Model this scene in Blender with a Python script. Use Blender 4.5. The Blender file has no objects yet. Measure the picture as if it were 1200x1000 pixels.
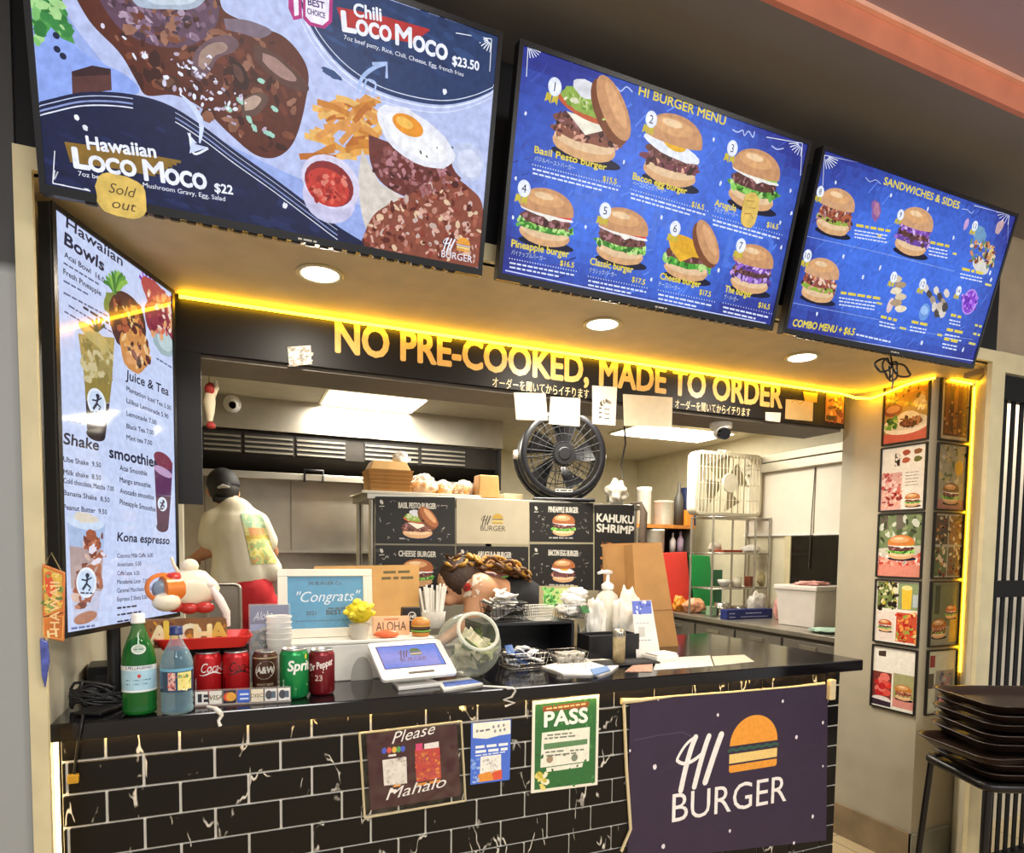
import bpy, bmesh, math, random
from mathutils import Vector, Matrix, noise, geometry
random.seed(7)
D = bpy.data
sc = bpy.context.scene
COL = sc.collection
PI = math.pi

# ---------------------------------------------------------------- camera
FPX, PX, PY = 750.9, 594.8, 687.0          # focal length and optical centre (the photo is a crop), image 1200 x 1000
YAW, PIT, ROL = .40157, -.057376, .011678
EYE = Vector((0, 0, 1.42))
FW = Vector((math.sin(YAW)*math.cos(PIT), math.cos(YAW)*math.cos(PIT), math.sin(PIT)))
RT0 = FW.cross(Vector((0, 0, 1))).normalized()
UP0 = RT0.cross(FW)
RT = RT0*math.cos(ROL)+UP0*math.sin(ROL)
UP = UP0*math.cos(ROL)-RT0*math.sin(ROL)
cam = D.cameras.new('camera')
cam_ob = D.objects.new('camera', cam)
COL.objects.link(cam_ob)
cam.sensor_width = 36
cam.lens = FPX/1200*36
cam.shift_x = (600-PX)/1200
cam.shift_y = (PY-500)/1200
cam.clip_start = .02
mw = Matrix((RT, UP, -FW)).transposed().to_4x4()
mw.translation = EYE
cam_ob.matrix_world = mw
sc.camera = cam_ob

# ---------------------------------------------------------------- view, world, big lamps
sc.view_settings.view_transform = 'Standard'
sc.view_settings.look = 'None'
sc.view_settings.exposure = 0.35
sc.view_settings.gamma = 1
sc.cycles.max_bounces = 8
sc.cycles.transparent_max_bounces = 16
sc.cycles.caustics_reflective = False
sc.cycles.caustics_refractive = False
sc.cycles.sample_clamp_indirect = 6
world = D.worlds.new('hall_air')
sc.world = world
world.use_nodes = True
world.node_tree.nodes['Background'].inputs[0].default_value = (.96, .95, .93, 1)
world.node_tree.nodes['Background'].inputs[1].default_value = .55

def area(name, loc, size, watts, col, rot=(0, 0, 0), sizey=None, disk=False, parent=None, spread=180):
    l = D.lights.new(name, 'AREA')
    l.energy = watts; l.color = col; l.size = size
    if sizey: l.shape = 'RECTANGLE'; l.size_y = sizey
    if disk: l.shape = 'DISK'
    l.spread = math.radians(spread)
    o = D.objects.new(name, l); COL.objects.link(o)
    o.location = loc; o.rotation_euler = rot
    if parent: o.parent = parent
    return o
# ceiling lamps of the food hall, behind the photographer
area('hall_ceiling_lamp', (.2, -.5, 2.78), .9, 72, (1, .97, .92), (math.radians(14), 0, 0), 1.2)
area('hall_ceiling_lamp', (2.3, -.9, 2.78), .9, 80, (1, .96, .9), (math.radians(18), 0, 0), 1.2)
# fluorescent panels in the kitchen ceiling
area('kitchen_panel_lamp', (.85, 4.32, 2.375), .65, 34, (1, .94, .82), (0, 0, 0), .55)
area('kitchen_panel_lamp', (3.05, 4.1, 2.375), .7, 30, (1, .94, .82), (0, 0, 0), .7)
area('kitchen_panel_lamp', (1.6, 3.0, 2.375), .7, 34, (1, .94, .82), (0, 0, 0), .5)

# ---------------------------------------------------------------- helpers
def hexl(h):
    h = h.lstrip('#')
    r = []
    for i in (0, 2, 4):
        c = int(h[i:i+2], 16)/255
        r.append(c/12.92 if c <= .04045 else ((c+.055)/1.055)**2.4)
    return tuple(r)+(1,)

def ray(x, y):
    return RT*((x-PX)/FPX)-UP*((y-PY)/FPX)+FW
def at_y(x, y, Y): d = ray(x, y); return EYE+d*(Y/d.y)
def at_x(x, y, X): d = ray(x, y); return EYE+d*(X/d.x)
def at_z(x, y, Z): d = ray(x, y); return EYE+d*((Z-EYE.z)/d.z)
def depth(p): return (Vector(p)-EYE).dot(FW)
def ppm(p): return FPX/depth(p)
def ctr(x, y): return at_z(x, y, 1.0)

_mats = {}
def nodemat(name):
    m = D.materials.new(name); m.use_nodes = True
    nt = m.node_tree
    return m, nt, nt.nodes['Principled BSDF']

def M(name, hx, rough=.5, metal=0, nz=.08, scale=12, bump=0, emit=0, coat=0, trans=0, spec=.5):
    if name in _mats: return _mats[name]
    m, nt, b = nodemat(name)
    c = hexl(hx)
    N = nt.nodes; L = nt.links
    tc = N.new('ShaderNodeTexCoord'); no = N.new('ShaderNodeTexNoise')
    no.inputs['Scale'].default_value = scale; no.inputs['Detail'].default_value = 5
    L.new(tc.outputs['Object'], no.inputs['Vector'])
    mr = N.new('ShaderNodeMapRange')
    mr.inputs[1].default_value = .3; mr.inputs[2].default_value = .7
    mr.inputs[3].default_value = 1-nz; mr.inputs[4].default_value = 1+nz
    L.new(no.outputs['Fac'], mr.inputs[0])
    mx = N.new('ShaderNodeVectorMath'); mx.operation = 'SCALE'
    mx.inputs[0].default_value = c[:3]
    L.new(mr.outputs[0], mx.inputs['Scale'])
    L.new(mx.outputs[0], b.inputs['Base Color'])
    b.inputs['Roughness'].default_value = rough
    b.inputs['Metallic'].default_value = metal
    b.inputs['Specular IOR Level'].default_value = spec
    b.inputs['Coat Weight'].default_value = coat
    b.inputs['Transmission Weight'].default_value = trans
    if bump:
        bp = N.new('ShaderNodeBump'); bp.inputs['Strength'].default_value = bump
        bp.inputs['Distance'].default_value = .004
        L.new(no.outputs['Fac'], bp.inputs['Height']); L.new(bp.outputs[0], b.inputs['Normal'])
    if emit:
        b.inputs['Emission Color'].default_value = c
        b.inputs['Emission Strength'].default_value = emit
    _mats[name] = m
    return m

def Mglass(name, hx, a=.25, rough=.03, span=.5):
    """thin clear plastic or glass: mostly see-through, with a clear reflection"""
    if name in _mats: return _mats[name]
    m = D.materials.new(name); m.use_nodes = True
    nt = m.node_tree; N = nt.nodes; L = nt.links
    N.remove(N['Principled BSDF'])
    out = N['Material Output']
    t = N.new('ShaderNodeBsdfTransparent'); t.inputs[0].default_value = (1, 1, 1, 1)
    d = N.new('ShaderNodeBsdfPrincipled'); d.inputs['Base Color'].default_value = hexl(hx)
    d.inputs['Roughness'].default_value = rough
    lw = N.new('ShaderNodeLayerWeight'); lw.inputs[0].default_value = .35
    no = N.new('ShaderNodeTexNoise'); no.inputs['Scale'].default_value = 9
    mr = N.new('ShaderNodeMapRange'); mr.inputs[3].default_value = a; mr.inputs[4].default_value = min(1, a+span)
    L.new(lw.outputs['Facing'], mr.inputs[0])
    mm = N.new('ShaderNodeMath'); mm.operation = 'MULTIPLY_ADD'; mm.inputs[1].default_value = .12
    L.new(no.outputs['Fac'], mm.inputs[0]); L.new(mr.outputs[0], mm.inputs[2])
    mix = N.new('ShaderNodeMixShader')
    L.new(mm.outputs[0], mix.inputs[0]); L.new(t.outputs[0], mix.inputs[1]); L.new(d.outputs[0], mix.inputs[2])
    L.new(mix.outputs[0], out.inputs[0])
    _mats[name] = m
    return m

def Mart(name, emit=0, rough=.4, coat=0, var=.08, spec=.5):
    """printed or glowing artwork: colour comes from the mesh's own colour layer"""
    if name in _mats: return _mats[name]
    m, nt, b = nodemat(name)
    N = nt.nodes; L = nt.links
    a = N.new('ShaderNodeAttribute'); a.attribute_name = 'Col'
    no = N.new('ShaderNodeTexNoise'); no.inputs['Scale'].default_value = 60; no.inputs['Detail'].default_value = 4
    tc = N.new('ShaderNodeTexCoord'); L.new(tc.outputs['Object'], no.inputs['Vector'])
    mr = N.new('ShaderNodeMapRange'); mr.inputs[1].default_value = .3; mr.inputs[2].default_value = .7
    mr.inputs[3].default_value = 1-var; mr.inputs[4].default_value = 1+var
    L.new(no.outputs['Fac'], mr.inputs[0])
    mx = N.new('ShaderNodeVectorMath'); mx.operation = 'SCALE'
    L.new(a.outputs['Color'], mx.inputs[0]); L.new(mr.outputs[0], mx.inputs['Scale'])
    if emit:
        b.inputs['Base Color'].default_value = (.01, .01, .012, 1)
        L.new(mx.outputs[0], b.inputs['Emission Color'])
        b.inputs['Emission Strength'].default_value = emit
        m.cycles.emission_sampling = 'NONE'
    else:
        L.new(mx.outputs[0], b.inputs['Base Color'])
    b.inputs['Roughness'].default_value = rough
    b.inputs['Coat Weight'].default_value = coat
    b.inputs['Coat Roughness'].default_value = .05
    b.inputs['Specular IOR Level'].default_value = spec
    _mats[name] = m
    return m

class MB:
    def __init__(s): s.v = []; s.f = []; s.m = []; s.s = []
    def add(s, vs, fs, mi=0, sm=False):
        o = len(s.v)
        s.v += [tuple(v) for v in vs]
        for f in fs:
            s.f.append([i+o for i in f]); s.m.append(mi); s.s.append(sm)
        return s
    def box(s, c, d, mi=0, rz=0, mat=None):
        x, y, z = (k/2 for k in d)
        vs = [Vector((a, b, e)) for a in (-x, x) for b in (-y, y) for e in (-z, z)]
        if rz: vs = [Matrix.Rotation(rz, 3, 'Z') @ v for v in vs]
        if mat: vs = [mat @ v for v in vs]
        c = Vector(c)
        return s.add([v+c for v in vs], [(0, 1, 3, 2), (4, 6, 7, 5), (0, 4, 5, 1), (2, 3, 7, 6), (0, 2, 6, 4), (1, 5, 7, 3)], mi)
    def bb(s, x0, x1, y0, y1, z0, z1, mi=0):
        return s.box(((x0+x1)/2, (y0+y1)/2, (z0+z1)/2), (x1-x0, y1-y0, z1-z0), mi)
    def cyl(s, p0, p1, r0, r1=None, n=16, mi=0, caps=True):
        p0 = Vector(p0); p1 = Vector(p1)
        if r1 is None: r1 = r0
        ax = (p1-p0).normalized()
        a = ax.orthogonal().normalized(); b = ax.cross(a)
        vs = []
        for p, r in ((p0, r0), (p1, r1)):
            for i in range(n):
                t = 2*PI*i/n
                vs.append(p+(a*math.cos(t)+b*math.sin(t))*r)
        s.add(vs, [(i, (i+1) % n, n+(i+1) % n, n+i) for i in range(n)], mi, True)
        if caps: s.add(vs, [tuple(range(n))[::-1], tuple(range(n, 2*n))], mi)
        return s
    def lathe(s, prof, c=(0, 0, 0), n=24, mi=0, mat=None, caps=False):
        vs = []
        for r, z in prof:
            for i in range(n):
                t = 2*PI*i/n
                v = Vector((r*math.cos(t), r*math.sin(t), z))
                if mat: v = mat @ v
                vs.append(v+Vector(c))
        fs = []
        for k in range(len(prof)-1):
            for i in range(n):
                j = (i+1) % n
                fs.append((k*n+i, k*n+j, (k+1)*n+j, (k+1)*n+i))
        s.add(vs, fs, mi, True)
        if caps:
            m = len(prof)
            s.add(vs, [tuple(range(n))[::-1], tuple(range((m-1)*n, m*n))], mi)
        return s
    def tube(s, pts, r, n=6, mi=0, closed=False):
        pts = [Vector(p) for p in pts]
        rs = r if isinstance(r, (list, tuple)) else [r]*len(pts)
        N = len(pts); vs = []; pa = None
        for k, p in enumerate(pts):
            if closed: d = pts[(k+1) % N]-pts[k-1]
            else: d = pts[min(k+1, N-1)]-pts[max(k-1, 0)]
            if d.length < 1e-9: d = Vector((0, 0, 1))
            d.normalize()
            a = d.orthogonal() if pa is None else pa-d*pa.dot(d)
            if a.length < 1e-6: a = d.orthogonal()
            a.normalize(); pa = a; b = d.cross(a)
            for i in range(n):
                t = 2*PI*i/n
                vs.append(p+(a*math.cos(t)+b*math.sin(t))*rs[k])
        fs = []
        for k in range(N if closed else N-1):
            q = (k+1) % N
            for i in range(n):
                j = (i+1) % n
                fs.append((k*n+i, k*n+j, q*n+j, q*n+i))
        s.add(vs, fs, mi, True)
        if not closed: s.add(vs, [tuple(range(n))[::-1], tuple(range((N-1)*n, N*n))], mi)
        return s
    def sph(s, c, r, n=16, m=10, mi=0, mat=None):
        if not isinstance(r, (tuple, list)): r = (r, r, r)
        vs = []
        for k in range(m+1):
            ph = PI*k/m
            for i in range(n):
                t = 2*PI*i/n
                v = Vector((r[0]*math.sin(ph)*math.cos(t), r[1]*math.sin(ph)*math.sin(t), r[2]*math.cos(ph)))
                if mat: v = mat @ v
                vs.append(v+Vector(c))
        fs = []
        for k in range(m):
            for i in range(n):
                j = (i+1) % n
                if k == 0: fs.append((i, (k+1)*n+i, (k+1)*n+j))
                elif k == m-1: fs.append((k*n+i, (k+1)*n+i, k*n+j))
                else: fs.append((k*n+i, (k+1)*n+i, (k+1)*n+j, k*n+j))
        return s.add(vs, fs, mi, True)
    def blob(s, c, r, amp=.2, fr=8, seed=0, sub=3, mi=0, flat=None, sm=True):
        bm = bmesh.new(); bmesh.ops.create_icosphere(bm, subdivisions=sub, radius=1)
        vs = []
        for v in bm.verts:
            p = v.co.copy()
            k = 1+amp*noise.noise(p*fr*.25+Vector((seed*7.1, seed*3.3, seed)))+amp*.5*noise.noise(p*fr*.6+Vector((seed, 9, seed*2.2)))
            q = Vector((p.x*r[0], p.y*r[1], p.z*r[2]))*k
            if flat is not None: q.z = max(q.z, -flat)
            vs.append(q+Vector(c))
        fs = [[v.index for v in f.verts] for f in bm.faces]
        bm.free()
        return s.add(vs, fs, mi, sm)
    def prism(s, pts, y0, y1, mi=0):
        """outline in the XZ plane, pushed from y0 to y1"""
        n = len(pts)
        vs = [Vector((p[0], y0, p[1])) for p in pts]+[Vector((p[0], y1, p[1])) for p in pts]
        return s.add(vs, [tuple(range(n)), tuple(range(n, 2*n))[::-1]]+[(i, i+n, (i+1) % n+n, (i+1) % n) for i in range(n)], mi)
    def slab(s, pts, z0, z1, mi=0):
        n = len(pts)
        vs = [Vector((p[0], p[1], z0)) for p in pts]+[Vector((p[0], p[1], z1)) for p in pts]
        return s.add(vs, [tuple(range(n))[::-1], tuple(range(n, 2*n))]+[(i, (i+1) % n, (i+1) % n+n, i+n) for i in range(n)], mi)
    def build(s, name, mats, parent=None, bevel=0, seg=2, mods=None, loc=None):
        me = D.meshes.new(name)
        me.from_pydata(s.v, [], s.f); me.update()
        if not isinstance(mats, (list, tuple)): mats = [mats]
        for m in mats: me.materials.append(m)
        for p, mi, sm in zip(me.polygons, s.m, s.s):
            p.material_index = mi; p.use_smooth = sm
        bm = bmesh.new(); bm.from_mesh(me)
        bmesh.ops.recalc_face_normals(bm, faces=bm.faces)
        bm.to_mesh(me); bm.free()
        o = D.objects.new(name, me); COL.objects.link(o)
        if parent: o.parent = parent
        if loc is not None: o.location = loc
        if bevel:
            b = o.modifiers.new('bevel', 'BEVEL'); b.width = bevel; b.segments = seg; b.limit_method = 'ANGLE'
            b.harden_normals = False
        return o

def rrect(w, h, r, n=5, cx=0, cy=0):
    pts = []
    for (sx, sy, a0) in ((1, 1, 0), (-1, 1, 90), (-1, -1, 180), (1, -1, 270)):
        for i in range(n+1):
            a = math.radians(a0+90*i/n)
            pts.append((cx+sx*(w/2-r)+r*math.cos(a), cy+sy*(h/2-r)+r*math.sin(a)))
    return pts

def thing(name, label, cat, loc=(0, 0, 0), rot=(0, 0, 0), group=None):
    o = D.objects.new(name, None); COL.objects.link(o)
    o.empty_display_size = .05
    o.location = loc
    o.rotation_euler = rot if isinstance(rot, (tuple, list)) else (0, 0, rot)
    o['label'] = label; o['category'] = cat
    if group: o['group'] = group
    return o
def tag(o, label, cat, group=None):
    o['label'] = label; o['category'] = cat
    if group: o['group'] = group
    return o
def struct(o): o['kind'] = 'structure'; return o
def dup(root, loc, rot=None, label=None):
    r = root.copy(); COL.objects.link(r); r.location = loc
    if rot is not None: r.rotation_euler = rot if isinstance(rot, (tuple, list)) else (0, 0, rot)
    if label: r['label'] = label
    for ch in list(root.children):
        c = ch.copy(); COL.objects.link(c); c.parent = r
        for g in list(ch.children):
            d = g.copy(); COL.objects.link(d); d.parent = c
    return r

# ---- text outlines, cached
_txt = {}
def text_mesh(t, bold=0.0):
    k = (t, bold)
    if k in _txt: return _txt[k]
    cu = D.curves.new('lettering', 'FONT'); cu.body = t; cu.size = 1; cu.offset = bold; cu.resolution_u = 3
    ob = D.objects.new('lettering', cu); COL.objects.link(ob)
    dg = bpy.context.evaluated_depsgraph_get()
    me = D.meshes.new_from_object(ob.evaluated_get(dg))
    vs = [(v.co.x, v.co.y) for v in me.vertices]; fs = [tuple(p.vertices) for p in me.polygons]
    D.objects.remove(ob); D.curves.remove(cu); D.meshes.remove(me)
    x0 = min([v[0] for v in vs] or [0]); x1 = max([v[0] for v in vs] or [1])
    _txt[k] = (vs, fs, x0, x1)
    return _txt[k]
CAP = .69

class Art:
    """flat artwork drawn in a thing's own XZ plane, facing local -Y; layers stacked by hair-thin steps"""
    def __init__(s, y=0.0, eps=6e-5, O=None, U=None, V=None):
        s.y = y; s.eps = eps; s.v = []; s.f = []; s.c = []
        s.O, s.U, s.V = O, U, V
        if O is not None: s.Nn = U.cross(V).normalized()
    def q(s, x, y):
        d = ray(x, y)
        p = EYE+d*((s.O-EYE).dot(s.Nn)/d.dot(s.Nn))-s.O
        return (p.dot(s.U), p.dot(s.V))
    def Q(s, pts): return [s.q(*p) for p in pts]
    def k(s, x, y, n=10):
        """metres per photo pixel (vertical) round that spot"""
        a = s.q(x, y-n); b = s.q(x, y+n)
        return math.hypot(a[0]-b[0], a[1]-b[1])/(2*n)
    def add(s, pts, fs, col, L):
        s.n_ = getattr(s, 'n_', 0)+1
        o = len(s.v); y = s.y-L*s.eps-(s.n_ % 40)*s.eps/44
        s.v += [(p[0], y, p[1]) for p in pts]
        c = hexl(col) if isinstance(col, str) else col
        for f in fs: s.f.append([i+o for i in f]); s.c.append(c)
    def poly(s, pts, col, L=1):
        if len(pts) < 5: return s.add(pts, [tuple(range(len(pts)))], col, L)
        tr = geometry.tessellate_polygon([[Vector((p[0], p[1], 0)) for p in pts]])
        s.add(pts, tr, col, L)
    def rect(s, x, z, w, h, col, L=1): s.add([(x, z), (x+w, z), (x+w, z+h), (x, z+h)], [(0, 1, 2, 3)], col, L)
    def ell(s, cx, cz, rx, rz, col, L=1, rot=0, a0=0, a1=360, n=20, wob=0, seed=0):
        pts = []
        ca, sa = math.cos(math.radians(rot)), math.sin(math.radians(rot))
        for i in range(n+(a1-a0 < 360)):
            t = math.radians(a0+(a1-a0)*i/n)
            w = 1+wob*noise.noise(Vector((math.cos(t)*2.2, math.sin(t)*2.2, seed*5.3)))
            x, z = rx*math.cos(t)*w, rz*math.sin(t)*w
            pts.append((cx+x*ca-z*sa, cz+x*sa+z*ca))
        s.add(pts, [tuple(range(len(pts)))], col, L)
    def stroke(s, pts, w, col, L=1, taper=False):
        n = len(pts); a = []; b = []
        for i, p in enumerate(pts):
            p0 = pts[max(i-1, 0)]; p1 = pts[min(i+1, n-1)]
            dx, dz = p1[0]-p0[0], p1[1]-p0[1]; l = math.hypot(dx, dz) or 1
            ww = w/2*(1 if not taper else .25+.75*math.sin(PI*(i+.5)/n))
            a.append((p[0]-dz/l*ww, p[1]+dx/l*ww)); b.append((p[0]+dz/l*ww, p[1]-dx/l*ww))
        s.add(a+b, [(i, i+1, n+i+1, n+i) for i in range(n-1)], col, L)
    def text(s, t, p0, p1, h, col, L=2, bold=0.01, shear=0):
        """baseline from p0 to p1 (local), cap height h"""
        vs, fs, x0, x1 = text_mesh(t, 0.0)
        dx, dz = p1[0]-p0[0], p1[1]-p0[1]
        sx = 1/(x1-x0); k = h/CAP
        ln = math.hypot(dx, dz); nx, nz = -dz/ln, dx/ln
        pts = []
        for x, y in vs:
            u = (x-x0)*sx
            pts.append((p0[0]+dx*u+nx*y*k+(dx/ln)*y*k*shear, p0[1]+dz*u+nz*y*k+(dz/ln)*y*k*shear))
        s.add(pts, fs, col, L)
        if bold > .012:      # heavier strokes: the same outline again, nudged
            d = bold*k
            for i, (ex, ez) in enumerate(((d, 0), (-d, 0), (0, d), (0, -d), (d*.7, d*.7), (-d*.7, -d*.7), (d*.7, -d*.7), (-d*.7, d*.7))):
                s.add([(p[0]+ex, p[1]+ez) for p in pts], fs, col, L+.03*(i+1))
    def ptext(s, t, a, b, hp, col, L=2, bold=0.01, shear=0):
        s.text(t, s.q(*a), s.q(*b), hp*s.k(*a), col, L, bold, shear)
    def ltext(s, t, x, z, h, col, L=2, bold=0.01, shear=0, cond=1, anchor=0):
        vs, fs, x0, x1 = text_mesh(t, 0.0)
        w = (x1-x0)*h/CAP*cond
        s.text(t, (x-anchor*w, z), (x-anchor*w+w, z), h, col, L, bold, shear)
        return w
    def speck(s, region, n, cols, sz, L=3, seed=1, asp=1):
        """n small irregular flecks inside a polygon (food texture)"""
        rnd = random.Random(seed)
        xs = [p[0] for p in region]; zs = [p[1] for p in region]
        def inside(x, z):
            r = False; j = len(region)-1
            for i in range(len(region)):
                xi, zi = region[i]; xj, zj = region[j]
                if (zi > z) != (zj > z) and x < (xj-xi)*(z-zi)/(zj-zi)+xi: r = not r
                j = i
            return r
        c = 0; tries = 0
        while c < n and tries < n*20:
            tries += 1
            x = rnd.uniform(min(xs), max(xs)); z = rnd.uniform(min(zs), max(zs))
            if not inside(x, z): continue
            c += 1
            k = sz*rnd.uniform(.5, 1.3)
            s.ell(x, z, k, k*rnd.uniform(.35, .8)*asp, rnd.choice(cols), L+(c % 4)*.25, rnd.uniform(0, 180), n=6, wob=.5, seed=rnd.random()*9)
    def greek(s, a, b, hp, col, L=2, seed=0):
        """a line of print too small to read"""
        p0, p1 = s.q(*a), s.q(*b); h = hp*s.k(*a)
        s.greekl(p0, p1, h, col, L, seed)
    def greekl(s, p0, p1, h, col, L=2, seed=0):
        rnd = random.Random(seed+int(p0[0]*1e4))
        ln = math.hypot(p1[0]-p0[0], p1[1]-p0[1])
        t = 0
        while t < ln-h:
            w = h*rnd.uniform(1.2, 3.4)
            e = min(t+w, ln)
            f0, f1 = t/ln, e/ln
            A = (p0[0]+(p1[0]-p0[0])*f0, p0[1]+(p1[1]-p0[1])*f0); B = (p0[0]+(p1[0]-p0[0])*f1, p0[1]+(p1[1]-p0[1])*f1)
            s.stroke([A, B], h*.62, col, L)
            t = e+h*.55
    def build(s, name, mat, parent=None, loc=None):
        me = D.meshes.new(name); me.from_pydata(s.v, [], s.f); me.update()
        me.materials.append(mat)
        at = me.color_attributes.new('Col', 'FLOAT_COLOR', 'CORNER')
        for p, c in zip(me.polygons, s.c):
            if p.normal.y > 0: p.flip()
        for p, c in zip(me.polygons, s.c):
            for li in p.loop_indices: at.data[li].color = c
        o = D.objects.new(name, me); COL.objects.link(o)
        if parent: o.parent = parent
        if loc is not None: o.location = loc
        return o

def frame_of(loc, rot):
    """origin and axes (U along local X, V along local Z) of a thing"""
    from mathutils import Euler
    m = Euler(rot if isinstance(rot, (tuple, list)) else (0, 0, rot)).to_matrix()
    return Vector(loc), m @ Vector((1, 0, 0)), m @ Vector((0, 0, 1))

def burger(a, cx, cz, w, kind='classic', L=3, seed=1, bun='#c98a52'):
    """a burger picture, w metres wide, centred on (cx, cz)"""
    h = w*.78; r = w/2
    base = cz-h*.5
    a.ell(cx+w*.05, base+h*.04, r*1.0, h*.1, '#0c1030', L)
    # bottom bun
    a.ell(cx, base+h*.2, r*.9, h*.2, '#d8a878', L+1, wob=.06, seed=seed)
    a.ell(cx, base+h*.26, r*.86, h*.14, '#e6c49c', L+1.3)
    fill = {'classic': ('#3f8a2c', '#6d4038', '#d8322c'), 'egg': ('#7a3f4a', '#6d4038', '#e9e9f2'), 'green': ('#57962f', '#5a3430', '#8cc04a'),
            'cheese': ('#3fa031', '#6a3a34', '#e8b52c'), 'purple': ('#6b47a0', '#5c3a40', '#8a4bc0'), 'pork': ('#8fae3c', '#9a4a34', '#c07048'),
            'pesto': ('#8a5340', '#7a4a40', '#9db35a')}[kind]
    # leafy layer
    zz = base+h*.36
    a.ell(cx, zz, r*1.0, h*.12, fill[0], L+2, wob=.3, seed=seed+1, n=28)
    reg = [(cx-r*.98, zz-h*.08), (cx+r*.98, zz-h*.08), (cx+r*.98, zz+h*.08), (cx-r*.98, zz+h*.08)]
    if kind in ('classic', 'green', 'cheese'):
        a.speck(reg, 40, ['#2c6a20', '#62b043', '#8fd060', '#b9e08a'], w*.055, L+2.4, seed)
    elif kind == 'purple':
        a.speck(reg, 40, ['#4b2f80', '#9a6ad0', '#c7a2e8', '#5a3a3a'], w*.055, L+2.4, seed)
    else:
        a.speck(reg, 34, ['#5a2f28', '#a86a50', '#d8a088', '#40201c'], w*.05, L+2.4, seed)
    # patty
    zp = base+h*.48
    a.ell(cx, zp, r*.92, h*.13, fill[1], L+4, wob=.14, seed=seed+2)
    reg = [(cx-r*.82, zp-h*.08), (cx+r*.82, zp-h*.08), (cx+r*.82, zp+h*.07), (cx-r*.82, zp+h*.07)]
    a.speck(reg, 40, ['#8a5a58', '#40211f', '#a8767a', '#5a3028'], w*.045, L+4.4, seed+3)
    # cheese / sauce / egg
    zc = base+h*.59
    if kind == 'egg':
        a.ell(cx-r*.06, zc, r*.98, h*.14, '#e8ecf6', L+6, rot=-8, wob=.15, seed=seed)
        a.ell(cx, zc+h*.09, r*.42, h*.12, '#e8b020', L+6.5, rot=-8)
    elif kind == 'pesto':
        a.poly([(cx-r*.6, zc), (cx+r*.8, zc-h*.02), (cx-r*.02, zc-h*.24)], '#f0ead8', L+6)
        a.ell(cx-r*.1, zc+h*.1, r*.78, h*.13, '#c05a34', L+6.3, rot=-8)
        a.ell(cx-r*.12, zc+h*.18, r*.7, h*.15, '#8fae4a', L+6.6, rot=-8, wob=.2, seed=3)
        a.speck([(cx-r*.7, zc+h*.1), (cx+r*.5, zc+h*.04), (cx+r*.4, zc+h*.26), (cx-r*.6, zc+h*.3)], 30, ['#6f9434', '#b9cc7a', '#e0e0c0'], w*.04, L+7, seed)
        a.ell(cx-r*.1, zc+h*.36, r*.42, h*.12, '#dcdce4', L+7.5, rot=-6, wob=.2)
    elif kind in ('purple',):
        a.ell(cx, zc, r*.92, h*.12, '#7a49b0', L+6, wob=.3, seed=seed+5)
        a.speck([(cx-r*.85, zc-h*.1), (cx+r*.85, zc-h*.1), (cx+r*.8, zc+h*.1), (cx-r*.8, zc+h*.1)], 40, ['#a070d8', '#d8b8f0', '#55307a', '#8a50b8'], w*.05, L+6.5, seed+5)
    elif kind == 'pork':
        a.speck([(cx-r*.85, zc-h*.14), (cx+r*.85, zc-h*.14), (cx+r*.8, zc+h*.08), (cx-r*.8, zc+h*.08)], 46, ['#b06040', '#7a3a28', '#d89878', '#e8c8b0'], w*.055, L+6, seed+5)
    elif kind == 'cheese':
        a.poly([(cx-r*.95, zc+h*.16), (cx+r*.7, zc+h*.02), (cx+r*.92, zc-h*.08), (cx+r*.2, zc-h*.1), (cx-r*.3, zc-h*.26), (cx-r*.75, zc-h*.06)], '#e6b228', L+6)
        a.ell(cx-r*.1, zc+h*.07, r*.8, h*.16, '#e0a820', L+6.2, rot=-10)
    else:
        a.ell(cx, zc, r*.95, h*.06, '#f0ece8', L+6, rot=-3, wob=.2)
        a.poly([(cx-r*.3, zc+h*.01), (cx+r*.5, zc), (cx+r*.1, zc-h*.12)], '#f2eee6', L+6.2)
        a.ell(cx, zc+h*.05, r*.92, h*.05, fill[2], L+6.4, rot=-4)
    # top bun
    if kind in ('pesto', 'cheese'):
        bx, bz, rt, br = cx+r*.62, cz+h*.28, -48, r*.78
        a.ell(bx-r*.04, bz-h*.03, br, h*.26, '#7a4628', L+8, rot=rt)
        a.ell(bx+r*.06, bz+h*.04, br*.98, h*.22, bun, L+8.5, rot=rt)
        a.ell(bx+r*.12, bz+h*.09, br*.7, h*.1, '#dda878', L+9, rot=rt)
    else:
        zt = base+h*.65
        if kind == 'egg': zt += h*.06
        n = 18
        pts = [(cx+r*.95*math.cos(PI*i/n), zt+h*.4*math.sin(PI*i/n)**.8) for i in range(n+1)]
        pts += [(cx+r*.95*math.cos(PI+PI*i/n), zt+h*.07*math.sin(PI+PI*i/n)) for i in range(1, n)]
        a.poly(pts, bun, L+8)
        a.ell(cx-r*.1, zt+h*.2, r*.66, h*.13, '#dba672', L+8.6)
        a.ell(cx-r*.16, zt+h*.25, r*.34, h*.06, '#efcda2', L+8.9)
        a.ell(cx, zt-h*.015, r*.9, h*.05, '#8a5230', L+7.8)

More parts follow.
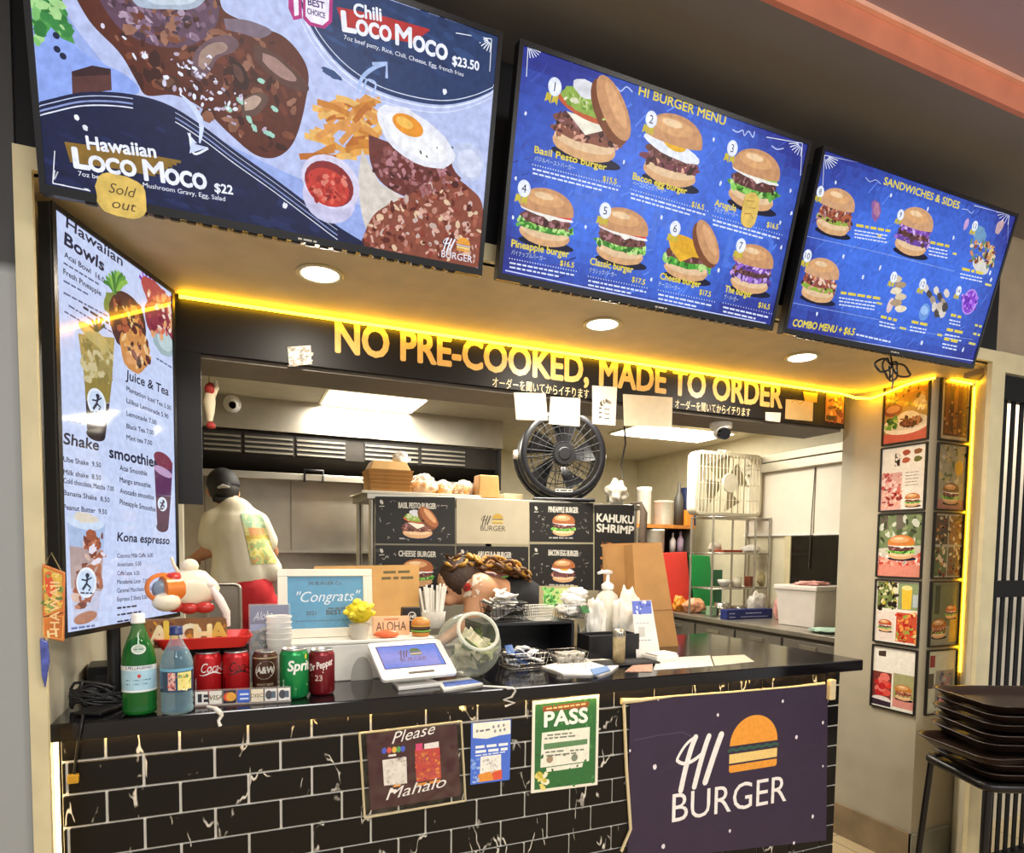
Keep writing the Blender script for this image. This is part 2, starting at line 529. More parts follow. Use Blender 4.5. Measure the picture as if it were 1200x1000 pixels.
def logo(a, x, z, w, ink='#f4f0e8', icon=True, L=3, b1='#f0a03c', b2='#f6cf7c', gap='#23233a'):
    """the shop logo: brushed HI, BURGER under it, a burger mark at the right; w = width of the word BURGER"""
    h = w*.19
    a.text('BURGER', (x, z), (x+w, z), h, ink, L, .004)
    T = w*.040
    def st(p, q, m=None, ww=1.0):
        P = [(x+p[0]*w, z+p[1]*w)]
        if m: P.append((x+m[0]*w, z+m[1]*w))
        P.append((x+q[0]*w, z+q[1]*w))
        if m:
            a_, b_, c_ = P; P = [((1-u)**2*a_[0]+2*u*(1-u)*b_[0]+u*u*c_[0], (1-u)**2*a_[1]+2*u*(1-u)*b_[1]+u*u*c_[1]) for u in [k/8 for k in range(9)]]
        a.stroke(P, T*ww, ink, L+.3)
        for e in (P[0], P[-1]): a.ell(e[0], e[1], T*ww*.5, T*ww*.5, ink, L+.3, n=12)
    st((.175, .55), (.065, .205), (.12, .46)); st((.285, .545), (.175, .215), (.235, .44)); st((.39, .545), (.265, .235), (.345, .45), 1.15)
    st((.03, .41), (.25, .445), (.1, .34), .6); st((.175, .55), (.03, .42), (.09, .53), .5)
    if icon:
        cx, r = x+w*.68, w*.215
        z0 = z+h*1.42
        n = 16
        a.poly([(cx+r*math.cos(PI*i/n), z0+r*.86+r*.92*math.sin(PI*i/n)) for i in range(n+1)], b1, L)
        wav = [(cx-r*1.05+2.1*r*i/12, z0+r*.73+(.03*r if i % 2 else -.03*r)) for i in range(13)]
        a.stroke(wav, r*.1, '#2f5a4a' if gap else ink, L)
        a.poly([(cx-r, z0+r*.3), (cx+r, z0+r*.3), (cx+r, z0+r*.6), (cx-r, z0+r*.6)], b2, L)
        a.poly([(cx-r, z0+r*.06), (cx-r*.94, z0), (cx+r*.94, z0), (cx+r, z0+r*.06), (cx+r, z0+r*.24), (cx-r, z0+r*.24)], b1, L)
# ---------------------------------------------------------------- the setting
m_black = M('matt_black_paint', '#131215', .5, spec=.3)
m_soffit = M('beige_soffit_paint', '#c9b894', .55)
m_trim = M('cream_trim_paint', '#cfc39c', .5)
m_grey = M('grey_wall_paint', '#83878b', .6, nz=.04, scale=3)
m_dceil = M('dark_grey_ceiling_paint', '#77706a', .7, nz=.06, scale=2)
m_pink = M('mauve_ceiling_paint', '#a08a94', .7, nz=.06, scale=2)
m_beam = M('terracotta_beam_paint', '#cf8063', .5)
m_beamedge = M('peach_lit_beam_edge', '#f0b8a0', .4)
m_cream = M('cream_wall_paint', '#cfc8b0', .5, nz=.05, scale=4)
m_steel = M('brushed_stainless_steel', '#b9b3a6', .32, metal=.85, nz=.12, scale=5)
m_steel2 = M('dull_steel', '#8f897c', .4, metal=.7, nz=.12, scale=6)
m_kwall = M('kitchen_wall_paint', '#d8cfb2', .5, nz=.05)
m_kceil = M('kitchen_ceiling_tile', '#d6ceb8', .7, nz=.05)
m_base = M('brown_stone_tile', '#8d7a5e', .5, nz=.2, scale=9)

def floor_mat():
    m, nt, b = nodemat('beige_floor_tile')
    N = nt.nodes; L = nt.links
    tc = N.new('ShaderNodeTexCoord'); br = N.new('ShaderNodeTexBrick')
    br.offset = 0; br.inputs['Scale'].default_value = 1
    br.inputs['Brick Width'].default_value = .45; br.inputs['Row Height'].default_value = .45
    br.inputs['Mortar Size'].default_value = .004
    br.inputs['Color1'].default_value = hexl('#c7b48d'); br.inputs['Color2'].default_value = hexl('#bda983'); br.inputs['Mortar'].default_value = hexl('#7c6c50')
    L.new(tc.outputs['Object'], br.inputs['Vector']); L.new(br.outputs['Color'], b.inputs['Base Color'])
    b.inputs['Roughness'].default_value = .35
    return m
m_floor = floor_mat()

def S(name, x0, x1, y0, y1, z0, z1, m): return struct(MB().bb(x0, x1, y0, y1, z0, z1).build(name, m))
S('floor', -3, 5, -2.5, 6.2, -.1, 0, m_floor)
S('floor_kitchen', -.95, 4.05, 2.75, 5.95, 0, .2, M('kitchen_floor_mat', '#4a4038', .6))
# soffit over the counter, with its splayed right end
SO = [(-.41, 1.66), (2.79, 1.66), (3.08, 1.89), (3.08, 2.5), (-.41, 2.5)]
struct(MB().slab(SO, 2.19, 2.24).build('ceiling_soffit', m_soffit))
S('wall_fascia', -3, 2.86, 1.675, 1.80, 2.235, 2.9, m_black)
S('trim_1', -.41, 2.87, 1.645, 1.675, 2.19, 2.235, m_trim)
S('ceiling', -3, 5, 1.25, 1.80, 2.735, 2.80, m_dceil)
S('trim_2', -3, 5, 1.235, 1.25, 2.735, 2.818, m_beam)
S('trim_3', -3, 5, 1.222, 1.2345, 2.806, 2.818, m_beamedge)  # the beam's brightly lit edge, put in as a paler strip
S('ceiling_hall', -3, 5, -2.5, 1.25, 2.818, 2.88, m_pink)
# left wall: grey front, cream return beside the counter
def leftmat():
    m, nt, b = nodemat('grey_wall_shadowed_top')
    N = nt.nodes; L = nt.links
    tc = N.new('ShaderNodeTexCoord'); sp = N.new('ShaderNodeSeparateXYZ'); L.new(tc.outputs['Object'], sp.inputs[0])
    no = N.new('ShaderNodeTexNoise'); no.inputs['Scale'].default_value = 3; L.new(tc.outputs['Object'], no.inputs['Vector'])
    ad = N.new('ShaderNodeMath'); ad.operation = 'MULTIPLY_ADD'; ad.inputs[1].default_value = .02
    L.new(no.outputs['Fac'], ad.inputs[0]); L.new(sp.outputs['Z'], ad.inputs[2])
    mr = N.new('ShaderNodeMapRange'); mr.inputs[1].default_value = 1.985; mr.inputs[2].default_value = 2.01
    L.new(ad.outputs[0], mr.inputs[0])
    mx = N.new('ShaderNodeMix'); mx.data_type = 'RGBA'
    mx.inputs[6].default_value = hexl('#9a9d9d'); mx.inputs[7].default_value = hexl('#3a3a3a')  # cast shadow over the upper wall, painted in as a darker grey
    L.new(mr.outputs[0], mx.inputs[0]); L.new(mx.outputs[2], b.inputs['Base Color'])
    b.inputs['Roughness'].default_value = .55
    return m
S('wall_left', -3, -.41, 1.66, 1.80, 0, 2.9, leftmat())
S('trim_4', -.41, -.378, 1.645, 1.662, 0, 2.19, m_trim)
S('wall_niche_left', -.47, -.405, 1.663, 2.62, 0, 2.19, m_cream)
S('wall_niche_back', -.405, -.17, 2.53, 2.60, 1.0, 2.19, m_cream)
# right: tiled-foot pillar, splayed return, trim, baseboard
S('wall_pillar', 2.8, 3.16, 1.89, 2.33, 0, 2.6, M('pillar_beige_paint', '#b3aa94', .5, nz=.08, scale=5))
struct(MB().slab([(2.79, 1.664), (2.87, 1.664), (3.16, 1.885), (3.08, 1.885)], 0, 2.19).build('wall_niche_right', m_cream))
S('trim_5', 2.79, 2.875, 1.645, 1.663, 0, 2.19, m_trim)
S('baseboard_pillar_side', 2.786, 2.799, 1.88, 2.33, 0, .155, m_base)
S('baseboard_pillar_front', 2.786, 3.05, 1.876, 1.889, 0, .155, M('grey_stone_tile', '#8f8d7e', .5, nz=.15))
S('wall_right', 2.862, 5, 1.70, 1.8, 2.17, 2.735, M('taupe_wall_paint', '#a08e76', .6))
S('trim_9', 2.88, 3.95, 1.672, 1.70, 2.17, 2.25, m_trim)
# kitchen shell
S('wall_kitchen_back', -.95, 1.95, 4.95, 5.05, .2, 2.4, m_steel)
S('wall_kitchen_left', -1.05, -.95, 2.6, 5.05, 0, 2.4, m_kwall)
S('wall_kitchen_end', 1.95, 4.15, 5.95, 6.05, .2, 2.4, m_kwall)
S('wall_kitchen_jog', 1.9, 1.95, 4.95, 5.95, .2, 2.4, m_kwall)
S('wall_kitchen_right', 4.05, 4.15, 2.33, 5.95, .2, 2.4, m_kwall)
S('wall_kitchen_near', 3.16, 4.15, 2.2, 2.33, 0, 2.4, m_kwall)
S('ceiling_kitchen', -1.05, 4.15, 2.5, 6.05, 2.4, 2.46, m_kceil)
S('wall_niche_step', -.47, -.405, 2.62, 2.75, 0, 2.4, m_kwall)
S('wall_kitchen_front', -1.05, -.47, 2.6, 2.7, 0, 2.4, m_kwall)
# bulkhead over the hood, steel
S('trim_6', -.95, 1.9, 4.6, 4.64, 2.19, 2.4, m_steel)

# ---------------------------------------------------------------- the two kitchen light panels, vents
def panel(x, y, w, d, label):
    t = thing('ceiling_light_panel', label, 'light', (x, y, 2.4), 0, 'light panels in the kitchen ceiling')
    MB().bb(-w/2-.02, w/2+.02, -d/2-.02, d/2+.02, -.008, -.001).build('frame', m_trim, t)
    MB().bb(-w/2, w/2, -d/2, d/2, -.014, -.008).build('diffuser', M('lit_diffuser', '#fff6e0', .5, emit=5), t)
panel(.86, 4.36, .62, .42, 'glowing panel in the kitchen ceiling near the hood, left one')
panel(3.35, 4.43, .9, .45, 'glowing panel in the kitchen ceiling above the white box fan')

# ---------------------------------------------------------------- header over the serving opening
t = thing('header_sign', 'black sign board over the kitchen opening with NO PRE-COOKED in gold letters', 'sign', (0, 2.25, 2.02))
MB().bb(-.165, 2.71, 0, .02, 0, .169).build('board', m_black, t, .001)
MB().bb(-.165, 2.71, .02, .24, -.012, .1695).build('backing_beam', M('dark_bronze_beam', '#6b6357', .5, nz=.1), t)
MB().bb(-.165, -.093, .001, .019, -.47, 0).build('side_drop', m_black, t)
a = Art(0, O=Vector((0, 2.25, 2.02)), U=Vector((1, 0, 0)), V=Vector((0, 0, 1)))
gold = '#dcb870'
a.ptext('NO PRE-COOKED,', (394, 412), (689, 449), 36, gold, 2, .03)
a.build('gold_lettering', Mart('gold_print', rough=.35), t)
a = Art(0, O=Vector((0, 2.25, 2.02)), U=Vector((1, 0, 0)), V=Vector((0, 0, 1)))
a.ptext('MADE TO ORDER', (703, 451), (916, 478), 31, gold, 2, .03)
a.build('gold_lettering', Mart('gold_print', rough=.35), t)
a = Art(0, O=Vector((0, 2.25, 2.02)), U=Vector((1, 0, 0)), V=Vector((0, 0, 1)))
a.ptext('オーダーを聞いてからイチります', (577, 453), (690, 467), 9.5, '#e8d8a8', 2, .012)
a.ptext('オーダーを聞いてからイチります', (791, 478), (879, 488), 8.5, '#e8d8a8', 2, .012)
a.build('caption_lettering', Mart('gold_print', rough=.35), t)

def taped(name, corners, label, cols='#ece4d2', draw=None, Y=2.2485, cat='paper', group=None):
    """a sheet taped to an upright board at depth Y, given its four corners in the photo (tl tr br bl)"""
    P = [at_y(x, y, Y) for x, y in corners]
    c = sum(P, Vector())/4
    t = thing(name, label, cat, (c.x, Y, c.z), 0, group)
    l = [(p.x-c.x, p.z-c.z) for p in P]
    MB().prism(l, -.0012, .0004).build('sheet', M('paper_'+cols[1:], cols, .7, nz=.05, scale=30), t)
    if draw:
        a = Art(-.0013, O=Vector((c.x, Y, c.z)), U=Vector((1, 0, 0)), V=Vector((0, 0, 1)))
        draw(a, l)
        a.build('print', Mart('matt_print', rough=.5), t)
    return t
G = 'papers taped to the header'
taped('note_paper', [(602, 460), (639, 461), (642, 493), (605, 492)], 'cream sheet taped to the header left of the other square cream sheet', '#efe0cb', group=G)
taped('note_paper', [(645, 465), (680, 467), (679, 500), (643, 497)], 'square cream sheet hanging above the black drum fan, beside the tall printed one', '#efe0cb', group=G)
def dr(a, l):
    a.speck([(-.03, .0), (.03, .0), (.03, .02), (-.03, .02)], 10, ['#5a5248', '#8a8074'], .008, 1, 3)
    for i, z in enumerate((-.012, -.03, -.048)):
        a.stroke([(-.025, z), (-.012, z+.001)], .006, '#4a443c', 1); a.stroke([(.0, z-.002), (.025, z-.001)], .004, '#5a544c', 1)
taped('price_sheet', [(694, 452), (723, 454), (721, 499), (694, 497)], 'tall white sheet with small black print taped under the gold letters', '#ece6da', dr, group=G)
taped('note_paper', [(730, 462), (788, 466), (787, 501), (731, 499)], 'widest blank cream sheet taped to the header', '#d9cdb4', group=G)
taped('note_paper', [(897, 483), (915, 484), (914, 495), (897, 493)], 'smallest white slip taped to the lower edge of the header', '#efe6d4', group=G)
def dr(a, l): a.stroke([(-.05, .03), (-.03, .045), (.0, .03), (.03, .046)], .004, '#b98a3a', 1)
taped('note_paper', [(921, 468), (953, 471), (952, 494), (920, 491)], 'manila note taped to the right end of the header', '#d6bb84', dr, group=G)
def dr(a, l):
    a.speck(l, 26, ['#d8862c', '#7a2f1c', '#e8b850', '#5a2418'], .02, 1, 5)
    a.rect(l[3][0]+.004, l[3][1]+.004, .06, .022, '#2a1612', 2)
taped('small_poster', [(968, 461), (989, 462), (988, 497), (967, 493)], 'small orange food poster at the right end of the header', '#b9752e', dr, cat='poster')
taped('gold_emblem', [(941, 459), (958, 461), (957, 472), (943, 470)], 'gold leaf-shaped emblem at the right end of the header', '#d9a63a', cat='emblem')
def dr(a, l):
    a.speck(l, 40, ['#8d8678', '#b9b2a4', '#6d675c'], .008, 1, 9)
taped('small_card', [(337, 407), (364, 405), (365, 427), (339, 429)], 'small grey speckled card on the lower left of the black header', '#e3dccb', dr, cat='card')

# ---------------------------------------------------------------- downlights in the soffit
for (x, y, lab) in ((375, 320, 'round downlight in the soffit under the burger-plate screen, nearest the left wall'),
                    (706, 379, 'round downlight in the soffit under the middle screen'),
                    (940, 418, 'round downlight in the soffit under the sandwiches screen')):
    p = at_z(x, y, 2.19)
    t = thing('downlight', lab, 'light', (p.x, p.y, 2.19), 0, 'downlights in the soffit')
    MB().lathe([(.062, 0), (.066, -.004), (.062, -.008), (.052, -.006), (.05, -.001)], n=32).build('trim_ring', m_trim, t)
    MB().lathe([(.0, -.0055), (.05, -.0055), (.05, -.001)], n=32).build('lens', M('lit_lens', '#fffaf0', .4, emit=12), t)
    area('downlight_lamp', (0, 0, -.012), .09, 5.5, (1, .9, .74), disk=True, parent=t)

# ---------------------------------------------------------------- neon strips
m_neon = M('yellow_neon_tube', '#ffbe1c', .4, emit=22, nz=.0)
pts = [at_y(210, 345, 2.235), at_y(450, 381, 2.235), at_y(700, 418, 2.235), at_y(900, 448, 2.235), at_y(986, 461, 2.235),
       Vector((2.74, 2.22, 2.163)), Vector((2.768, 2.16, 2.15)), Vector((2.782, 2.09, 2.163)), Vector((2.786, 2.0, 2.18)), Vector((2.787, 1.93, 2.183)), Vector((2.785, 1.872, 2.18)),
       Vector((2.9, 1.877, 2.184)), Vector((3.045, 1.877, 2.184)), Vector((3.062, 1.875, 2.172)), Vector((3.065, 1.875, 2.1)), Vector((3.065, 1.875, 1.5)), Vector((3.065, 1.875, .88))]
for p in pts[:5]: p.z = min(p.z, 2.178)
tag(MB().tube(pts[:5], .0055, 8).build('neon_strip', m_neon), 'long straight yellow neon strip along the soffit above the gold letters', 'light strip')
tag(MB().tube(pts[4:11], .0055, 8).build('neon_strip', m_neon), 'drooping yellow neon strip between the header and the pillar', 'light strip')
tag(MB().tube(pts[11:13], .0055, 8).build('neon_strip', m_neon), 'short yellow neon strip across the top of the pillar front', 'light strip')
tag(MB().tube(pts[13:], .0055, 8).build('neon_strip', m_neon), 'upright yellow neon strip down the right edge of the pillar', 'light strip')
m_warm = M('warm_white_tube', '#ffdf9e', .4, emit=6, nz=0)
tag(MB().tube([(-.385, 1.786, .9543), (1.0, 1.786, .9543), (2.17, 1.786, .9543)], .0014, 6).build('under_counter_strip', M('amber_tape_light', '#ffcf7c', .4, emit=70, nz=0)), 'thin warm light strip tucked under the counter edge', 'light strip')
tag(MB().tube([(-.397, 1.79, .955), (-.397, 1.79, .5), (-.397, 1.79, .02)], .0055, 6).build('corner_light_tube', m_warm), 'upright warm white light tube at the left end of the tiles', 'light strip')

# ---------------------------------------------------------------- counter: tiled base and black stone top
def tile_mat():
    m, nt, b = nodemat('black_marble_tile')
    N = nt.nodes; L = nt.links
    tc = N.new('ShaderNodeTexCoord')
    n1 = N.new('ShaderNodeTexNoise'); n1.inputs['Scale'].default_value = 7; n1.inputs['Detail'].default_value = 3
    mp = N.new('ShaderNodeMapping'); mp.inputs['Rotation'].default_value = (0, .75, 0); mp.inputs['Scale'].default_value = (1.5, 1, .55)
    L.new(tc.outputs['Object'], mp.inputs[0])
    ad = N.new('ShaderNodeVectorMath'); ad.operation = 'MULTIPLY_ADD'; ad.inputs[1].default_value = (.22, .22, .22)
    L.new(mp.outputs[0], n1.inputs['Vector']); L.new(n1.outputs['Color'], ad.inputs[0]); L.new(mp.outputs[0], ad.inputs[2])
    vo = N.new('ShaderNodeTexVoronoi'); vo.feature = 'DISTANCE_TO_EDGE'; vo.inputs['Scale'].default_value = 7
    L.new(ad.outputs[0], vo.inputs['Vector'])
    lt = N.new('ShaderNodeMapRange'); lt.inputs[1].default_value = .008; lt.inputs[2].default_value = .02; lt.inputs[3].default_value = 1; lt.inputs[4].default_value = 0
    L.new(vo.outputs['Distance'], lt.inputs[0])
    n2 = N.new('ShaderNodeTexNoise'); n2.inputs['Scale'].default_value = 11; n2.inputs['Detail'].default_value = 3
    L.new(tc.outputs['Object'], n2.inputs['Vector'])
    mk = N.new('ShaderNodeMapRange'); mk.inputs[1].default_value = .55; mk.inputs[2].default_value = .61
    L.new(n2.outputs['Fac'], mk.inputs[0])
    mu = N.new('ShaderNodeMath'); mu.operation = 'MULTIPLY'; L.new(lt.outputs[0], mu.inputs[0]); L.new(mk.outputs[0], mu.inputs[1])
    mx = N.new('ShaderNodeMix'); mx.data_type = 'RGBA'
    mx.inputs[6].default_value = hexl('#0c0a0b'); mx.inputs[7].default_value = hexl('#d8d2c6')
    L.new(mu.outputs[0], mx.inputs[0]); L.new(mx.outputs[2], b.inputs['Base Color'])
    b.inputs['Roughness'].default_value = .28
    b.inputs['Specular IOR Level'].default_value = .3
    return m
t = thing('counter_base', 'black marble brick tiles with white grout on the counter front', 'counter', (0, 1.8, 0))
MB().bb(-.39, 2.2, .006, .03, 0, .955).build('grout', M('white_grout', '#f1ece0', .8), t)
MB().bb(-.36, 2.17, .035, .8, 0, .95).build('core', M('counter_carcass', '#2a2624', .7), t)
rw, tw, gap = .081, .1615, .0065
tm = MB()
z1 = .979; r = 0
while z1 > .0:
    z0 = z1-rw
    x = (-.298 if r % 2 == 0 else -.379)-tw
    while x < 2.2:
        x0, x1 = max(x+gap/2, -.388), min(x+tw-gap/2, 2.198)
        if x1-x0 > .004:
            tm.bb(x0, x1, -.002, .0062, max(z0+gap/2, 0.001), min(z1-gap/2, .954))
        x += tw
    z1 = z0; r += 1
tm.build('tiles', tile_mat(), t, .0012, 1)
# returned end of the base
te = MB()
for i in range(12):
    z1 = .979-i*rw; z0 = z1-rw
    te.bb(2.2001, 2.2062, .012, .4, max(z0+gap/2, .001), min(z1-gap/2, .954))
te.build('end_tiles', tile_mat(), t)
ctop = MB().slab([(-.403, 1.765), (2.285, 1.765), (2.245, 2.63), (-.403, 2.45)], .956, 1.0)
tag(ctop.build('countertop', M('polished_black_stone', '#121013', .12, nz=.2, scale=30), None, .004), 'long polished black stone countertop on the tiled counter', 'countertop')

# ---------------------------------------------------------------- banner and notices on the tiles
TY = 1.7968
def plate(name, label, cat, corners, col, draw, rough=.5, thick=.0012, part='sheet', Y=TY, sleeve=None, coat=0):
    P = [at_y(x, y, Y) for x, y in corners]
    c = sum(P, Vector())/4
    t = thing(name, label, cat, (c.x, Y, c.z))
    l = [(p.x-c.x, p.z-c.z) for p in P]
    MB().prism(l, -thick, .0004).build(part, M('sheet_'+col[1:], col, rough, nz=.07, scale=14, coat=coat), t)
    a = Art(-thick-.0001, O=Vector((c.x, Y, c.z)), U=Vector((1, 0, 0)), V=Vector((0, 0, 1)))
    draw(a, l)
    a.build('print', Mart('sheet_print', rough=rough), t)
    if sleeve:
        Ps = [at_y(x, y, Y) for x, y in sleeve]
        ls = [(p.x-c.x, p.z-c.z) for p in Ps]
        MB().prism(ls, -thick-.003, -thick-.0022).build('plastic_sleeve', Mglass('clear_sleeve', '#d8ccae', -.06, .15, .3), t)
        bd = MB()
        for i in range(4):
            p, q = ls[i], ls[(i+1) % 4]
            bd.tube([(p[0], -thick-.003, p[1]), ((p[0]+q[0])/2, -thick-.0035, (p[1]+q[1])/2), (q[0], -thick-.003, q[1])], .0035, 5)
        bd.build('sleeve_edge', Mglass('sleeve_edge_plastic', '#e8dcb8', .45, .2), t)
    return t
def dr(a, l):
    w = a.q(921, 940)[0]-a.q(787, 962)[0]
    p = a.q(787, 964)
    # lettering follows the banner
    logo(a, p[0], p[1], w, '#f6f2ee', True, 3, '#f0a03a', '#f3cf80')
    for (x, y, s_) in ((767, 899, 3.2), (933, 864, 2.4), (917, 822, 2), (841, 838, 2), (964, 847, 2), (952, 957, 2.2), (855, 974, 2), (777, 992, 3), (964, 898, 1.5), (771, 820, 1.5), (930, 988, 2), (738, 880, 1.6)):
        c = a.q(x, y); k = a.k(x, y)*s_
        a.ell(c[0], c[1], k*.8, k, '#e8e0e8', 2, wob=.3, seed=x)
    rnd = random.Random(4)
    for i in range(60):
        x = rnd.uniform(l[0][0]+.02, l[1][0]-.02); z = rnd.uniform(l[3][1], l[0][1])
        a.stroke([(x, z), (x+rnd.uniform(.02, .1), z+rnd.uniform(.0, .05))], rnd.uniform(.0008, .002), rnd.choice(['#3a3048', '#40364e', '#352c42']), 1, True)
    a.stroke([a.q(x, y) for x, y in ((742, 868), (770, 862), (800, 858), (815, 866))], .0015, '#6a5a74', 1)
plate('shop_banner', 'dark purple cloth banner with a white burger-shop logo on the counter front', 'banner', [(738, 822), (970, 803), (968, 985), (735, 1010)], '#33253f', dr, .55)
P = [at_y(x, y, TY-.004) for x, y in ((731, 822), (734, 900), (739, 972), (728, 998))]
tag(MB().tube(P, .006, 6).build('tape_strip', M('cream_tape', '#d9c8a0', .5)), 'curled cream tape along the left edge of the purple banner', 'tape')
P = [at_y(x, y, TY-.004) for x, y in ((728, 822), (748, 821), (790, 816), (860, 811), (930, 805), (966, 801))]
tag(MB().tube(P, [.012, .008, .004, .004, .004, .006], 6).build('tape_strip', M('cream_tape', '#d9c8a0', .5)), 'cream tape along the top edge of the purple banner', 'tape')
p = at_y(977, 806, 1.775)
tag(MB().box((p.x, 1.786, p.z-.01), (.03, .022, .08)).build('corner_clip', M('cream_tape', '#d9c8a0', .5), None, .004), 'cream bracket under the right end of the black countertop', 'bracket')

def dr(a, l):
    W = '#f4f0ec'
    a.ptext('Please', (459, 872), (508, 860), 13, W, 3, 0, .5)
    a.ptext('Mahalo', (452, 938), (521, 922), 13, W, 3, 0, .5)
    def panel(c, col, L=1): a.poly(a.Q(c), col, L)
    panel([(448, 891), (476, 887), (477, 918), (450, 921)], '#e9e2da')
    a.speck(a.Q([(448, 891), (476, 887), (477, 918), (450, 921)]), 30, ['#c9c0b8', '#d8d0c6'], .006, 2, 3)
    panel([(486, 879), (515, 875), (517, 912), (488, 917)], '#c2443c')
    a.speck(a.Q([(486, 885), (515, 878), (517, 912), (488, 917)]), 60, ['#d8602c', '#a82c4c', '#e08a3c'], .005, 2, 4)
    panel([(487, 872), (495, 871), (495, 879), (487, 880)], '#d8447a', 2)
    panel([(497, 872), (514, 869), (514, 876), (497, 878)], '#f0e8e4', 2)
    for i, (x, c) in enumerate(((450, '#4a5fd0'), (456, '#e0564a'), (462, '#e8b848'), (467, '#58a85c'), (472, '#4a5fd0'))):
        p = a.q(x, 880-i*.6); a.ell(p[0], p[1], .007, .009, c, 2)
    a.greek((455, 886), (470, 884), 4, W, 2, 3)
    p = a.q(465, 922); a.ell(p[0], p[1], .011, .008, '#f0a83c', 2, a0=0, a1=180)
    a.greek((456, 928), (472, 925), 5, W, 2, 8)
    a.greek((489, 920), (516, 915), 5, '#e0943c', 2, 5)
plate('request_notice', 'maroon Please and Mahalo notice in a clear sleeve on the tiles', 'notice', [(429, 861), (535, 849), (540, 932), (434, 950)], '#3f1520', dr, .4,
      sleeve=[(421, 859), (540, 845), (545, 938), (427, 958)])
def dr(a, l):
    a.poly(a.Q([(554, 848), (598, 844), (598, 860), (585, 862), (570, 866), (554, 865)]), '#f0ece0', 1)
    for x, y in ((559, 857), (578, 852), (584, 851), (590, 850), (580, 857), (586, 856), (591, 855)):
        p = a.q(x, y); a.ell(p[0], p[1], .004, .005, '#8a9098', 2)
    a.greek((562, 857), (574, 855), 3.5, '#6a7078', 2)
    for i, (x, y) in enumerate(((557, 876), (557, 881.5))):
        a.greek((x, y), (x+38, y-4), 5, '#f4f4f4', 2, i)
    a.greek((557, 886), (593, 881), 2.6, '#d8e0f4', 2, 5)
    a.poly(a.Q([(563, 887), (587, 884), (587, 906), (562, 909)]), '#f4f0e6', 2)
    a.speck(a.Q([(566, 889), (584, 887), (584, 904), (565, 907)]), 26, ['#c9c8c4', '#dcdad4', '#b9b8b6'], .005, 3, 2)
    a.poly(a.Q([(560, 908), (570, 905), (588, 902), (588, 913), (560, 917)]), '#e8963c', 3)
    a.poly(a.Q([(576, 906), (588, 902), (588, 913), (578, 914)]), '#e0583c', 4)
    a.speck(a.Q([(553, 885), (562, 884), (560, 917), (553, 918)]), 12, ['#7aa0e8', '#a8c4f0'], .008, 2, 6)
plate('payment_card', 'small blue card with white top on the tiles beside the green notice', 'notice', [(552, 848), (599, 843), (597, 914), (551, 920)], '#4a72d8', dr, .3)
def dr(a, l):
    a.poly(a.Q([(627, 826), (699, 818), (697, 917), (626, 926)]), '#2f6e36', 1)
    a.speck(a.Q([(627, 826), (699, 818), (697, 917), (626, 926)]), 80, ['#3a7a3e', '#276030', '#4a8a4a'], .006, 1.3, 8)
    a.poly(a.Q([(636, 828), (690, 822), (690, 829), (636, 835)]), '#8a4a22', 2)
    a.greek((640, 831), (686, 825), 3, '#e8c890', 3)
    a.ptext('PASS', (638, 852), (688, 846), 17, '#f6f4ec', 3, .035)
    a.poly(a.Q([(635, 859), (691, 852), (690, 892), (633, 900)]), '#f0eedc', 2)
    a.poly(a.Q([(637, 872), (688, 866), (688, 872), (637, 879)]), '#5f8a5c', 3)
    for i, (x0, x1, y) in enumerate(((641, 670, 862), (638, 676, 866), (639, 664, 882), (668, 684, 880), (640, 676, 886))):
        a.greek((x0, y), (x1, y-(x1-x0)*.1), 3, '#7a8070', 3, i)
    for x, y, c in ((644, 890, '#a08a70'), (673, 888, '#808a78')):
        p = a.q(x, y); a.ell(p[0], p[1], .012, .012, c, 3)
    a.poly(a.Q([(640, 900), (683, 894), (682, 899), (640, 905)]), '#f0eedc', 2)
    a.speck(a.Q([(629, 907), (641, 905), (641, 923), (629, 924)]), 16, ['#e8d87a', '#f0ecd0', '#c8b84a'], .012, 3, 2)
plate('pass_notice', 'green PASS inspection notice with white border on the tiles', 'notice', [(624, 822), (702, 814), (700, 920), (622, 930)], '#efe9d8', dr, .4)
# ---------------------------------------------------------------- menu screens
m_bezel = M('glossy_black_bezel', '#0b0b0e', .25)
m_bezel2 = M('black_plastic_shell', '#141417', .45)
m_screen = Mart('lit_screen_picture', emit=.80, rough=.35, var=.16, spec=.12)

